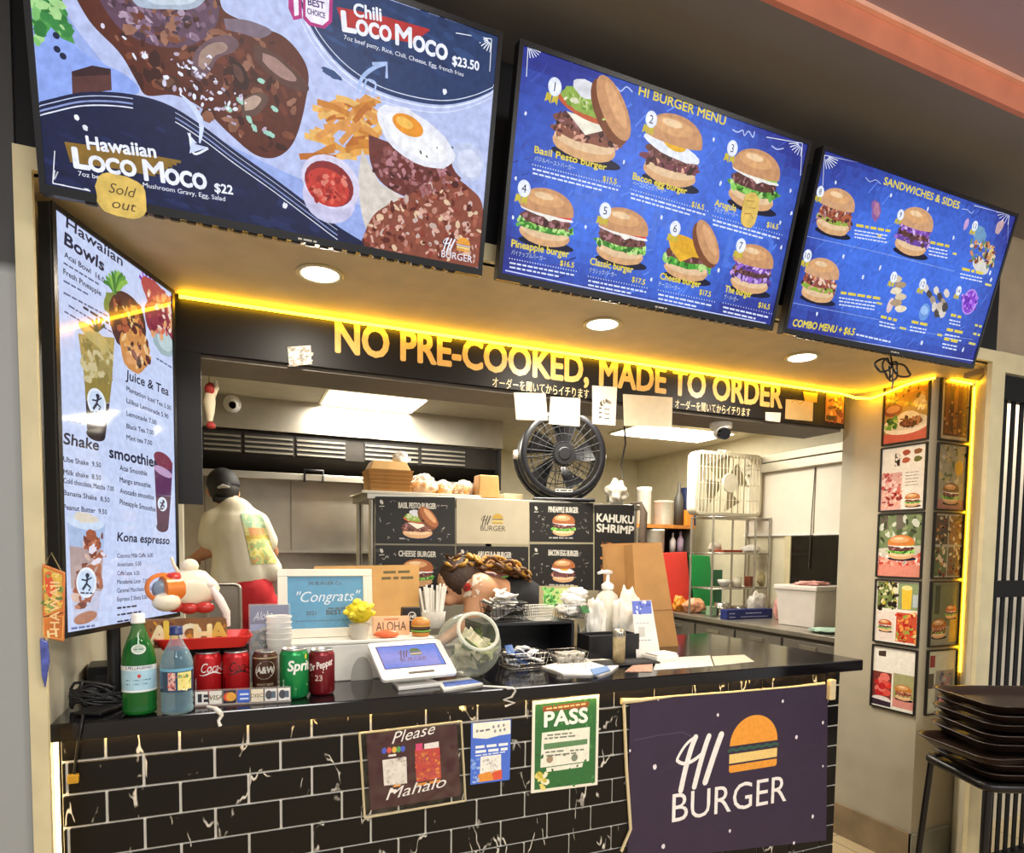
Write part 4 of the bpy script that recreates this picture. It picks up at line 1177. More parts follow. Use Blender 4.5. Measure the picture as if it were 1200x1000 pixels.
# iced tea cup
cup([(91, 134, 391), (98, 131, 440), (100, 128, 470), (102, 123, 511)], ['#a89554', '#8f7d3c', '#2e2028'])
a.speck(a.Q([(93, 395), (132, 400), (128, 450), (99, 445)]), 60, ['#b8a870', '#8a7a40', '#c8bc90', '#9a8a50'], .014, 4, 5)
E(112, 396, 20, 9, '#b8a868', 4.5, 14); E(112, 510, 11, 7, '#241a20', 3.5)
for i in range(5):
    t_ = math.radians(-160+i*35); a.stroke(a.Q([(113, 388), (113+10*math.cos(t_), 385+12*math.sin(t_))]), .010, '#2f4a3a', 5, True)
def roundel(x, y, r):
    E(x, y, r, r*1.5, '#e4ecf8', 7); E(x, y, r*.82, r*1.25, '#c8d8f0', 7.1)
    E(x+1, y-r*.7, r*.2, r*.24, NV, 7.5); a.stroke(a.Q([(x+1, y-r*.5), (x, y+r*.1), (x-r*.4, y+r*.7)]), .007, NV, 7.5); a.stroke(a.Q([(x-r*.5, y-r*.3), (x, y-r*.2), (x+r*.5, y-r*.5)]), .004, NV, 7.5); a.stroke(a.Q([(x, y+r*.1), (x+r*.4, y+r*.5), (x+r*.2, y+r*.8)]), .005, NV, 7.5)
    a.greek((x-r*.6, y+r*1.0), (x+r*.6, y+r*1.05), 3, NV, 7.5)
roundel(113, 472, 11)
a.ptext('Juice & Tea', (147, 444), (197, 464), 11, NV, 4, .02, .1)
for i, (s_, p0, p1) in enumerate((('Plantation Iced Tea 5.50', (148, 458), (200, 481)), ('Lilikoi Lemonade 5.90', (148, 472), (197, 491)), ('Lemonade 7.00', (148, 487), (183, 498)), ('Black Tea 7.00', (148, 502), (180, 510)), ('Mint tea 7.00', (148, 515), (178, 522)))):
    a.ptext(s_, p0, p1, 5.5, NV, 4, .02)
a.greek((183, 420), (201, 431), 3, '#50567a', 4, 5)
a.greek((77, 493), (95, 496), 4, '#8a94b8', 4, 5)
a.ptext('Shake', (74, 520), (115, 528), 13, NV, 4, .03, .15)
a.ptext('smoothies', (128, 536), (184, 548), 13, NV, 4, .035)
for i, (s_, p0, p1) in enumerate((('Ube Shake  9.50', (74, 541), (118, 548)), ('Milk shake  8.50', (74, 556), (118, 563)), ('Cold chocolate, Matcha  7.00', (74, 566), (133, 576)), ('Banana Shake  8.50', (74, 580), (128, 589)), ('Peanut Butter  9.50', (74, 597), (125, 603)),
        ('Acai Smoothie', (140, 551), (172, 558)), ('Mango smoothie', (140, 565), (176, 572)), ('Avocado smoothie', (140, 578), (180, 586)), ('Pineapple Smoothie', (140, 591), (182, 600)))):
    a.ptext(s_, p0, p1, 6, NV, 4, .02)
cup([(180, 202, 540), (182, 200, 580), (184, 197, 618)], ['#5a2c58', '#4a2048'])
E(191, 540, 11, 9, '#7a3048', 4.5, 10); E(191, 553, 11, 5, '#b898c0', 4.7, 10); E(190, 618, 7, 6, '#401a40', 3.5)
roundel(190, 591, 5.5)
a.ptext('Kona espresso', (137, 634), (198, 638), 10, NV, 4, .03, .15)
for i, (s_, p1) in enumerate((('Coconut Milk Caffe  6.00', (179, 653)), ('Americano  5.50', (165, 663)), ('Caffe Latte  6.50', (163, 674)), ('Macadamia Latte  7.00', (173, 683)), ('Caramel Macchiato  7.50', (177, 692)), ('Espresso 2 Shots 5.00', (172, 702)))):
    a.ptext(s_, (137, 654+i*10.2), p1, 5, NV, 4, .015)
for i in range(3): a.greek((137, 713+i*8), (162+i*3, 710+i*7), 3.4, NV, 4, i)
cup([(78, 123, 610), (81, 121, 640), (83, 118, 690), (86, 114, 726)], ['#a8bce0', '#b09a98', '#c0c4dc'])
E(100, 612, 22, 9, '#c8d8f0', 4.5, 4); E(100, 607, 14, 6, '#d8cfc0', 5, 4, .4, 3)
a.speck(a.Q([(98, 625), (122, 628), (118, 690), (90, 715), (84, 690), (100, 660)]), 60, ['#a0583c', '#7a4030', '#d8b8a8', '#c08060', '#e0dcea'], .016, 5, 9)
E(100, 724, 14, 7, '#b07a60', 3.5, -6)
roundel(101, 683, 12)
a.greek((83, 737), (113, 733), 4, '#6a74a0', 4, 3)
L0, L1 = -SW/2+b, SW/2-b
a.v = [(min(max(v[0], L0), L1), v[1], min(max(v[2], b), SH-b)) for v in a.v]
a.build('screen_picture', Mart('lit_portrait_picture', emit=.80, rough=.05, var=.1, spec=.5), t)

# sold-out slips stuck on two screens
def slip(x, y, w, h, label, txt, tvx, seed):
    rot = (math.radians(14.1), 0, 0); loc = Vector((0, 1.55, 2.104))
    O, U, V = frame_of(loc, rot)
    A = Art(0, 3e-5, O, U, V)
    c = A.q(x, y); k = A.k(x, y)
    p = O+U*c[0]+V*c[1]-Vector((0, math.cos(rot[0]), math.sin(rot[0])))*.006
    t = thing('paper_slip', label, 'paper', p, rot, 'slips stuck on the screens')
    pts = []
    for i in range(28):
        T = 2*PI*i/28
        e = 3.2
        cx, cz = math.cos(T), math.sin(T)
        r = 1/((abs(cx)**e+abs(cz)**e)**(1/e))*(1+.07*noise.noise(Vector((cx*3, cz*3, seed))))
        pts.append((cx*r*w*k/2, cz*r*h*k/2))
    MB().prism(pts, -.0012, .001).build('slip', M('torn_yellow_paper', '#dcc267', .7, nz=.2, scale=40), t)
    d = Art(-.0013, 3e-5)
    if txt:
        d.text('Sold', (-w*k*.26, h*k*.04), (w*k*.24, h*k*.02), h*k*.24, '#5a4220', 1, -.01, .3)
        d.text('out', (-w*k*.22, -h*k*.32), (w*k*.26, -h*k*.32), h*k*.24, '#5a4220', 1, -.01, .3)
    else:
        d.stroke([(-.02, .02), (.01, .024), (-.005, .005), (.018, .008)], .003, '#b08a2c', 1); d.stroke([(-.018, -.012), (.004, -.008), (.016, -.02)], .003, '#b08a2c', 1)
    d.build('handwriting', Mart('matt_print', rough=.5), t)
slip(143, 231, 56, 48, 'torn yellow Sold out slip stuck on the bottom of the Loco Moco screen', True, 0, 1)
slip(877, 247, 26, 41, 'yellow slip stuck beside burger 3 on the middle screen', False, 1, 5)

# bundled black cable under the right screen
pts = []
c = at_y(1046, 432, 1.62)
cb = MB()
for i, (dx, dz, rx, rz, rot) in enumerate(((-.05, .005, .04, .022, 10), (.05, 0, .05, .02, -8), (-.015, .0, .022, .035, 20), (.02, -.005, .022, .035, -15))):
    ps = []
    for k in range(18):
        T = 2*PI*k/18; cr, sr = math.cos(math.radians(rot)), math.sin(math.radians(rot))
        x, z = rx*math.cos(T), rz*math.sin(T)
        ps.append((dx+x*cr-z*sr, .004*math.sin(3*T)+i*.004, dz+x*sr+z*cr))
    cb.tube(ps, .0035, 6, closed=True)
cb.tube([(0, 0, .0), (.0, .01, .05), (-.02, .03, .06)], .0035)
cb.tube([(.0, 0, -.02), (.005, 0, -.05), (0, 0, -.075)], .003)
tag(cb.build('cable_bundle', M('black_cable', '#0e0e10', .4), None, loc=c), 'bundled black cable hanging under the sandwiches screen', 'cable')
# ---------------------------------------------------------------- things on the counter
def wrap(a, R):
    """bend flat artwork round a can or bottle of radius R"""
    out = []
    for x, y, z in a.v:
        t = x/R; r = R-y
        out.append((r*math.sin(t), -r*math.cos(t), z))
    a.v = out
def band(a, x0, x1, z0, z1, col, L=0, n=20):
    for i in range(n):
        u0, u1 = x0+(x1-x0)*i/n, x0+(x1-x0)*(i+1)/n
        a.rect(u0, z0, u1-u0, z1-z0, col, L)
def face_cam(p): return math.atan2(EYE.y-p[1], EYE.x-p[0])+PI/2   # turn a thing's front (-Y) to the viewer
m_alu = M('can_aluminium', '#c9c9c8', .28, metal=.9, nz=.03)
m_can_print = Mart('can_print', rough=.25, coat=.4)

def bottle(label, x, y, top, R, glass, capm, draw, prof, liquid):
    p = ctr(x, y); H = (y-top)/ppm(p)*.985
    t = thing('drink_bottle', label, 'bottle', p, face_cam(p), 'drinks lined up at the counter front')
    MB().lathe([(R*r, H*z) for r, z in prof], n=28).build('body', glass, t)
    MB().lathe([(.0, H*.012)]+[(R*r*.93, H*z) for r, z in prof if .01 < z < .78]+[(0, H*.775)], n=28).build('drink', liquid, t)
    MB().lathe([(0, H), (R*.36, H), (R*.4, H*.985), (R*.4, H*.93), (R*.42, H*.925), (R*.42, H*.905), (R*.3, H*.905)], n=24).build('cap', capm, t)
    a = Art(-R*.002, 5e-5); draw(a, R, H); wrap(a, R*1.004); a.build('paper_label', m_can_print, t)
    return t
bprof = [(0, 0), (.75, 0), (.97, .02), (1, .06), (.95, .09), (1, .13), (1, .5), (.97, .56), (.88, .64), (.7, .72), (.46, .82), (.36, .88), (.36, .92)]
def dr(a, R, H):
    band(a, -R*1.7, R*1.7, H*.24, H*.5, '#a9d0e4', 1); band(a, -R*1.7, R*1.7, H*.455, H*.5, '#e9eef0', 2); band(a, -R*1.7, R*1.7, H*.24, H*.26, '#e4ecf0', 2)
    a.ltext('S.PELLEGRINO', 0, H*.465, H*.028, '#2a4a7a', 3, .02, anchor=.5)
    a.ell(0, H*.4, H*.018, H*.022, '#c23a34', 3, n=5); a.greekl((-R*.8, H*.36), (R*.8, H*.36), H*.014, '#3a6a9a', 3); a.greekl((-R*.8, H*.32), (R*.6, H*.32), H*.014, '#3a6a9a', 3)
    a.ell(0, H*.665, R*.42, H*.05, '#dfe8e0', 8); a.ell(0, H*.665, R*.32, H*.038, '#b9ccc0', 9); a.greekl((-R*.25, H*.665), (R*.25, H*.665), H*.014, '#5a7a6a', 10)
bottle('green glass sparkling water bottle with white cap, leftmost drink', 164, 836, 717, .0385, Mglass('green_glass', '#1f7a32', .4, .04), M('white_cap', '#f1efe8', .4), dr, bprof, M('green_drink', '#0f4520', .1, spec=.6))
bprof2 = [(0, 0), (.8, 0), (.98, .02), (1, .06), (.93, .09), (1, .12), (.93, .15), (1, .18), (.96, .24), (.96, .52), (1, .54), (1, .58), (.9, .66), (.66, .75), (.45, .82), (.36, .87), (.36, .92)]
def dr(a, R, H):
    band(a, -R*1.8, R*1.8, H*.27, H*.53, '#24425f', 1); band(a, -R*1.8, R*1.8, H*.5, H*.535, '#6aa8c8', 2)
    band(a, -R*.55, -R*.1, H*.29, H*.49, '#d8a8a0', 3, 4); band(a, R*.05, R*1.0, H*.29, H*.49, '#e8dc8a', 3, 8)
    a.speck([(-R*.55, H*.29), (-R*.1, H*.29), (-R*.1, H*.49), (-R*.55, H*.49)], 14, ['#c0483c', '#e8c8b8', '#7a3a4a'], R*.12, 4, 3)
    a.speck([(R*.1, H*.29), (R*.95, H*.29), (R*.95, H*.49), (R*.1, H*.49)], 14, ['#d8b83c', '#f0eab8', '#7aa85a'], R*.12, 4, 5)
    a.greekl((-R*.5, H*.44), (R*.0, H*.44), H*.02, '#c24a3a', 5); a.ltext('BLUE', R*.1, H*.43, H*.035, '#4a7a4a', 5, .02)
bottle('clear blue water bottle with dark blue cap beside the green glass bottle', 208, 835, 732, .0375, Mglass('blue_clear_plastic', '#b8dce8', .06, .04), M('dark_blue_cap', '#1c2f6a', .4), dr, bprof2, Mglass('pale_blue_water', '#2f6a88', .22, .05))

def can(label, x, y, h, col, draw):
    p = ctr(x, y)
    t = thing('soda_can', label, 'can', p, face_cam(p), 'drinks lined up at the counter front')
    H = h/ppm(p); R = H*.28
    MB().lathe([(R*.0, H*.02), (R*.7, H*.02), (R*.78, 0), (R*.86, .012*H), (R, .08*H), (R, .87*H), (R*.97, .9*H), (R*.84, .965*H)], n=32).build('body', M('can_'+col[1:], col, .3, metal=.35, nz=.04), t)
    MB().lathe([(R*.84, .965*H), (R*.87, .98*H), (R*.86, H), (R*.8, .995*H), (R*.78, .965*H), (0, .965*H)], n=32).build('lid', m_alu, t)
    MB().bb(-R*.18, R*.18, -R*.45, R*.3, .968*H, .982*H).build('pull_tab', m_alu, t, .001)
    a = Art(-.0002, 5e-5); draw(a, R, H); wrap(a, R); a.build('printed_label', m_can_print, t)
def coke(ink, c2):
    def dr(a, R, H):
        a.ltext('Coca-Cola', -R*.55, H*.58, H*.2, ink, 3, .0, .25, .62)
        a.stroke([(x*R, H*(.55+.03*math.sin(x*4))) for x in [-.6+.1*i for i in range(20)]], H*.03, ink, 3, True)
        a.stroke([(-R*1.0, H*.2), (-R*1.0, H*.42)], H*.02, ink, 3)
        a.greekl((-R*.95, H*.14), (-R*.95, H*.45), H*.035, ink, 3)
    return dr
can('bright red soda can with white script, leftmost can', 244, 817, 54, '#c41f24', coke('#f4efec', 0))
can('red soda can with black script, second from the blue bottle', 277, 815, 53, '#bd1c22', coke('#2a0c0e', 0))
def dr(a, R, H):
    a.ell(0, H*.58, R*.85, H*.2, '#e8dfd0', 2, 28, n=28); a.ell(0, H*.58, R*.76, H*.17, '#4a2f26', 3, 28, n=28)
    a.ltext('A&W', 0, H*.51, H*.15, '#f0e8dc', 4, .03, .1, .8, .5); a.ltext('ROOT BEER', 0, H*.22, H*.05, '#e0c8a0', 4, .01, 0, 1, .5)
    band(a, -R*1.3, R*1.3, H*.84, H*.87, '#c9b48c', 2)
can('brown soda can with white oval mark, middle can of the row', 311, 812, 50, '#5a3b2c', dr)
def dr(a, R, H):
    a.ltext('Sprite', -R*.45, H*.58, H*.2, '#f4f6ee', 3, .03, .15, .9); a.poly([(R*.1, H*.2), (R*1.1, H*.26), (R*1.0, H*.3), (R*.1, H*.23)], '#e9f0c0', 3)
    a.ell(R*.9, H*.85, R*.1, H*.05, '#e8d83a', 3); a.greekl((-R*.8, H*.14), (-R*.8, H*.4), H*.04, '#cfe8d0', 3)
can('green soda can with white lettering', 345, 817, 58, '#178a48', dr)
def dr(a, R, H):
    a.text('Dr Pepper', (-R*1.0, H*.54), (R*.95, H*.68), H*.15, '#f0e4e0', 3, .02, .2)
    a.stroke([(-R*.8, H*.46), (R*.1, H*.52), (R*.9, H*.68)], H*.03, '#f0e4e0', 3, True); a.ltext('23', -R*.5, H*.34, H*.12, '#d8b8b0', 3, .02)
can('dark maroon soda can, rightmost can beside the white box', 377, 813, 53, '#7a1a22', dr)

# card-logo strip in front of the cans
pa, pb = ctr(228, 829), ctr(341, 823)
ang = math.atan2(pb.y-pa.y, pb.x-pa.x); ln = (pb-pa).length
t = thing('card_logo_strip', 'clear strip of payment card logos standing before the soda cans', 'sign', pa, ang)
MB().bb(0, ln, -.001, .001, 0, .044).build('strip', Mglass('strip_plastic', '#d8cfc8', .12, .1), t)
MB().bb(0, ln, -.001, .03, 0, .002).build('foot', Mglass('strip_plastic', '#d8cfc8', .12, .1), t)
a = Art(-.0015, 5e-5)
cards = ['#f0ece6', '#e9e4da', '#262a3a', '#3f6ad0', '#efe2c8', '#ece6e0', '#f2efe9']
cw = ln/7
for i, c in enumerate(cards):
    x = i*cw+cw*.06
    a.rect(x, .006, cw*.88, .034, c, 1)
    if i == 0: a.rect(x+.006, .012, .01, .022, '#2a2a30', 2); a.rect(x+.02, .012, .012, .008, '#2a2a30', 2); a.rect(x+.02, .024, .012, .008, '#2a2a30', 2)
    if i == 1: a.ltext('VISA', x+cw*.44, .017, .012, '#7a6a3a', 2, .02, .2, 1, .5)
    if i == 2: a.ell(x+cw*.34, .023, .012, .012, '#e0502c', 2); a.ell(x+cw*.54, .023, .012, .012, '#f0a83a', 2.5)
    if i == 3: a.greekl((x+.006, .028), (x+cw*.8, .028), .008, '#dfe8ff', 2); a.greekl((x+.006, .016), (x+cw*.8, .016), .008, '#dfe8ff', 2)
    if i == 4: a.ltext('DISC', x+cw*.42, .018, .010, '#8a7a5a', 2, .02, 0, 1, .5)
    if i >= 5: a.ell(x+cw*.3, .023, .009, .012, '#4a4a52', 2); a.rect(x+cw*.5, .014, .01, .018, '#5a6a7a', 2)
a.build('card_logos', m_can_print, t)
# torn white tape hanging over the counter edge
P = [ctr(243, 829)+Vector((0, 0, .001)), ctr(252, 832)+Vector((0, 0, .002)), ctr(258, 836)+Vector((0, 0, .001)), at_y(260, 838, 1.762), at_y(256, 845, 1.760), at_y(258, 851, 1.760)]
tag(MB().tube(P, [.004, .007, .006, .005, .004, .005], 6).build('torn_tape', M('white_tape', '#ece8de', .5)), 'torn bit of white tape over the counter edge below the red cans', 'tape')

# ---- left end: tangled cable, small black box, hanging HAWAII plaque
rnd = random.Random(12)
pts = []
for i in range(40):
    x = 150-62*abs(math.sin(i*.43))+rnd.uniform(-10, 34); y = 812+rnd.uniform(-24, 18)
    p = ctr(x, max(y, 800)); p.z = 1.004+rnd.uniform(0, .085)*(1 if 800 > y else .6)
    p.x = max(p.x, -.385); p.y = min(p.y, 1.90)
    pts.append(p)
pts2 = []
for i in range(len(pts)-1):
    p0 = pts[max(i-1, 0)]; p1 = pts[i]; p2 = pts[i+1]; p3 = pts[min(i+2, len(pts)-1)]
    for k in range(4):
        u = k/4
        v = .5*((2*p1)+(p2-p0)*u+(2*p0-5*p1+4*p2-p3)*u*u+(3*p1-p0-3*p2+p3)*u**3)
        v.z = max(v.z, 1.0045); v.x = max(v.x, -.39); v.y = min(v.y, 1.90); pts2.append(v)
tag(MB().tube(pts2, .0042, 6).build('cable_tangle', M('black_cable', '#0e0e10', .4)), 'tangle of black power cable at the left end of the counter', 'cable')
def solid(name, label, cat, c, s, m, rz=0, bev=.003, **k):
    return tag(MB().box((0, 0, s[2]/2), s).build(name, m, None, bev, loc=c), label, cat, **k) if not rz else _rot(tag(MB().box((0, 0, s[2]/2), s).build(name, m, None, bev, loc=c), label, cat, **k), rz)
def _rot(o, rz): o.rotation_euler = (0, 0, rz); return o
t = thing('power_adapter', 'squat black power box among the cables at the left counter end', 'adapter', (-.345, 2.16, 1.0), .1)
MB().bb(-.05, .05, -.06, .06, 0, .075).build('case', m_bezel2, t, .006)
MB().bb(-.03, .03, -.063, -.058, .02, .05).build('socket', M('dark_socket', '#2c2c30', .4), t, .002)
P = [ctr(100, 832)+Vector((0, 0, .005)), ctr(98, 840)+Vector((0, 0, .005)), at_y(97, 842, 1.757), at_y(93, 862, 1.755), at_y(89, 890, 1.78), at_y(87, 908, 1.786)]
t = thing('power_cable', 'black cord with a gold plug hanging down the tiles at the left', 'cord', at_y(87, 914, 1.786))
o = t.location.copy()
MB().tube([p-o for p in P], .0035, 6).build('cord', M('black_cable', '#0e0e10', .4), t)
MB().bb(-.013, .010, -.008, .008, -.008, .014).build('plug', M('brass_plug', '#d8a83a', .3, metal=.5), t, .003)

HY = 1.628
c = at_y(63, 708, HY)
t = thing('wall_plaque', 'orange and yellow HAWAII plaque hanging beside the portrait screen', 'plaque', c, 0)
P = [at_y(x, y, HY)-c for x, y in ((50, 661), (76, 671), (75, 752), (51, 747))]
MB().prism([(p.x, p.z) for p in P], -.006, .006).build('board', M('orange_wood', '#c8722c', .5, nz=.25, scale=25), t, .002)
a = Art(-.0064, 5e-5, Vector((0, HY, 0))+Vector((c.x, 0, c.z)), Vector((1, 0, 0)), Vector((0, 0, 1)))
a.poly(a.Q([(52, 665), (74, 674), (73, 712), (53, 722)]), '#cfa84a', 1)
a.speck(a.Q([(52, 667), (74, 675), (73, 715), (53, 722)]), 40, ['#8a9a4a', '#e0b84a', '#d86a3a', '#6a7a3a', '#e8c870'], .006, 2, 4)
a.poly(a.Q([(53, 676), (61, 674), (66, 690), (60, 702), (55, 694)]), '#d8502c', 3)
a.ptext('H', (57, 747), (68, 746), 8, '#f0d8a0', 4, .03)
p0, p1 = a.q(70, 738), a.q(70.5, 682)
a.text('HAWAII', p0, p1, .016, '#f0c890', 4, .02)
a.stroke(a.Q([(52, 723), (75, 718)]), .003, '#7a3a1c', 3); a.stroke(a.Q([(52, 746), (52, 724), (75, 722), (74, 749), (52, 746)]), .002, '#e8b060', 3)
a.build('picture', Mart('sheet_print', rough=.5), t)
MB().tube([at_y(53, 662, HY)-c, at_y(60, 648, HY+.01)-c, at_y(72, 670, HY)-c], .0015, 5).build('hanging_string', M('jute_string', '#8a7a50', .8), t)
P = [at_y(x, y, 1.636) for x, y in ((47, 748), (56, 752), (58, 775), (53, 806), (49, 790))]
c = sum(P, Vector())/5
tag(MB().prism([(p.x-c.x, p.z-c.z) for p in P], -.005, .006).build('folded_bag', M('violet_plastic', '#4f5aa8', .35, nz=.4, scale=60), None, .002, loc=(c.x, 1.636, c.z)), 'folded blue and white plastic tucked under the HAWAII plaque', 'plastic')

# ---- red tray with ALOHA figure on a black case
BY = 2.02
pl, pr = at_y(204, 770, BY), at_y(292, 770, BY)
t = thing('black_case', 'black case under the red tray behind the red cans', 'case', ((pl.x+pr.x)/2, BY+.1, 1.0))
w = pr.x-pl.x
MB().bb(-w/2, w/2, -.1, .1, 0, .137).build('case', m_bezel2, t, .006); MB().bb(-w/2-.002, w/2+.002, -.102, .102, .10, .106).build('lid_seam', M('dark_socket', '#2c2c30', .4), t)
pl, pr = at_y(182, 757, 1.97), at_y(294, 750, 1.97)
cx, w = (pl.x+pr.x)/2, pr.x-pl.x
t = thing('red_tray', 'shallow red tray under the ALOHA ornament', 'tray', (cx, 2.0, 1.1378), math.radians(2))
tr = MB()
def loop(k, z): return [Vector((x, y, z)) for x, y in rrect(w*k, .17*k, .02)]
Ls = [loop(.86, .0), loop(1.0, .028), loop(1.02, .029), loop(1.02, .031), loop(.99, .032), loop(.86, .004)]
n = len(Ls[0]); vs = [v for l in Ls for v in l]
fs = [(k*n+i, k*n+(i+1) % n, (k+1)*n+(i+1) % n, (k+1)*n+i) for k in range(len(Ls)-1) for i in range(n)]
tr.add(vs, fs, 0, False); tr.add(vs, [tuple(range(n))[::-1], tuple(range(5*n, 6*n))])
tr.build('tray', M('red_lacquer', '#cf2a22', .35), t)
# ornament
AY = 1.955
c = Vector((at_y(214, 735, AY).x, AY, 1.1422))
t = thing('aloha_ornament', 'cream and orange ceramic ornament with ALOHA letters on the red tray', 'ornament', c, 0)
k = 1/ppm(c)
def loc(x, y): p = at_y(x, y, AY); return (p.x-c.x, p.z-c.z)
l0, l1 = loc(170, 742), loc(266, 738)
MB().bb(l0[0], l1[0], -.012, .012, 0, .078).build('letter_plank', M('carved_wood', '#8a5a2c', .6, nz=.3, scale=20), t, .004)
a = Art(-.0125, 5e-5)
for i, (ch, col, dz) in enumerate((('A', '#f0e0b0', 0), ('L', '#e8c84a', .012), ('O', '#e8e0c0', .002), ('H', '#f0dca0', 0), ('A', '#d8b04a', .004))):
    x = l0[0]+.012+i*(l1[0]-l0[0]-.02)/5
    a.ltext(ch, x, .012+dz, .048, col, 6, .05)
a.speck([(l0[0], .005), (l1[0], .005), (l1[0], .07), (l0[0], .07)], 40, ['#a8702c', '#d8962c', '#6a3a1c', '#b0482c'], .008, 1, 4)
a.build('letters', Mart('sheet_print', rough=.5), t)
def ctr2(x, y): p = loc(x, y); return p
bx, bz = ctr2(222, 690)
MB().blob((bx, .02, bz), (.072, .04, .052), .12, 5, 3, 3).build('cream_body', M('cream_glaze', '#efe3c8', .3), t)
hx, hz = ctr2(191, 690)
hd = MB().cyl((hx+.04, .01, hz), (hx, -.012, hz), .036, .034, 20).lathe([(.034, 0), (.042, .004), (.042, .012), (.03, .014)], (hx, -.01, hz), 20, mat=Matrix.Rotation(math.radians(70), 3, 'X'))
hd.build('orange_snout', M('orange_glaze', '#dd7a2c', .3), t)
MB().sph((hx-.004, -.014, hz-.002), (.022, .01, .026)).build('grey_disc', M('grey_blue_glaze', '#7a8a9c', .3), t)
bx2, bz2 = ctr2(196, 705)
MB().sph((bx2, -.02, bz2), (.036, .028, .026)).build('white_ball', M('cream_glaze', '#efe3c8', .3), t)
bx3, bz3 = ctr2(215, 662)
tp = MB().sph((bx3+.015, .02, bz3-.004), (.022, .02, .02))
tp.build('top_knot', M('cream_glaze', '#efe3c8', .3), t)
MB().tube([(bx3-.01, .02, bz3-.03), (bx3-.025, .015, bz3), (bx3-.03, .012, bz3+.02)], [.006, .005, .004], 6).build('curled_tip', M('cream_glaze', '#efe3c8', .3), t)
ax, az = ctr2(203, 680)
MB().blob((ax, .005, az), (.03, .03, .022), .2, 6, 5, 2).build('red_cushion', M('red_glaze', '#b52a24', .3), t)
for i, (x, y) in enumerate(((205, 711), (222, 713), (240, 712))):
    q_ = ctr2(x, y); MB().sph((q_[0], -.004, q_[1]), (.026, .018, .016), 12, 8).build('red_bead', M('red_glaze', '#b52a24', .3), t)
fx, fz = ctr2(262, 705)
MB().tube([(fx-.03, .0, fz+.04), (fx-.01, -.004, fz+.005), (fx+.006, -.004, fz-.03), (fx+.01, 0, fz-.07)], [.008, .012, .011, .007], 8).sph((fx-.034, 0, fz+.048), (.012, .012, .012), 10, 8).build('white_figure', M('pink_white_glaze', '#eedcd2', .35), t)

# upright metal sheet pan behind
p0, p1 = at_y(242, 740, 2.40), at_y(284, 740, 2.40); zt = at_y(262, 683, 2.40).z
t = thing('sheet_pan', 'upright dull metal sheet pan behind the ALOHA ornament', 'pan', ((p0.x+p1.x)/2, 2.40, 1.0), 0)
w, h = p1.x-p0.x, zt-1.0
MB().bb(-w/2+.008, w/2-.008, .004, .007, .008, h-.008).build('pan_floor', m_steel2, t)
MB().tube([(x, 0, h/2+z) for x, z in rrect(w-.01, h-.01, .02)], .006, 6, closed=True).build('rolled_rim', m_steel, t)

# ---- white register box and what stands on it
WX0, WX1, WY0, WY1, WZ = .125, .60, 2.035, 2.40, 1.127
t = thing('white_box', 'long white box behind the tablet on the counter', 'box', ((WX0+WX1)/2, WY0, 1.0))
hw = (WX1-WX0)/2
MB().bb(-hw, hw, 0, WY1-WY0, 0, WZ-1.012).build('body', M('white_card', '#e9e6dc', .5), t, .004)
MB().bb(-hw-.003, hw+.003, -.003, WY1-WY0+.003, WZ-1.011, WZ-1.0).build('lid', M('white_card', '#e9e6dc', .5), t, .003)
x_ = at_y(424, 780, WY0).x-(WX0+WX1)/2
MB().prism([(x_+.035*math.cos(PI*i/14), .0+.075*math.sin(PI*i/14)) for i in range(15)], -.0012, -.0002).build('hand_slot', M('slot_shade_grey', '#b5b1a8', .6), t)

def on_box(x, y): return at_z(x, y, WZ+.0005)
# certificate frame
CY = 2.135
c = Vector((at_y(383, 750, CY).x, CY, WZ+.0005))
p0, p1 = at_y(327, 748, CY), at_y(438, 750, CY); w = p1.x-p0.x; h = at_y(383, 667, CY).z-c.z
t = thing('certificate', 'blue Congrats certificate in a white frame on the white box', 'certificate', c, (math.radians(-7), 0, 0))
b = .03
fr = MB(); fr.bb(-w/2, w/2, -.008, .004, 0, b).bb(-w/2, w/2, -.008, .004, h-b*.8, h).bb(-w/2, -w/2+b, -.008, .004, b, h-b*.8).bb(w/2-b, w/2, -.008, .004, b, h-b*.8)
fr.build('frame', M('white_frame', '#ded8c8', .45), t, .002)
MB().bb(-w/2+.004, w/2-.004, .004, .01, .004, h-.004).build('back_board', M('brown_board', '#8a6a44', .7), t)
a = Art(-.001, 1e-4)
a.rect(-w/2+b*.7, b*.7, w-b*1.4, h-b*1.4, '#3f9cc4', 1)
cw = w-2*b
a.ltext('HI BURGER Co.', 0, h*.77, .011, '#12344a', 2, .02, 0, 1, .5)
a.text('"Congrats"', (-cw*.42, h*.52), (cw*.42, h*.53), h*.15, '#f4f8fa', 3, .0, .35)
a.greekl((cw*.02, h*.42), (cw*.3, h*.42), .008, '#1c4a64', 2, 3)
a.ltext('2021', -cw*.2, h*.33, .012, '#1c3a54', 2, .02, 0, 1, .5)
a.ltext('BEST of', cw*.0, h*.33, .015, '#12303f', 2, .03, 0, 1.1)
a.greekl((-cw*.4, h*.245), (cw*.45, h*.245), .006, '#2a6a8a', 2, 5)
a.build('certificate_print', Mart('sheet_print', rough=.5), t)
MB().bb(-w/2+b*.7, w/2-b*.7, -.003, -.0025, b*.7, h-b*.7).build('glass', Mglass('frame_glass', '#c8d8e0', .03, .02), t)

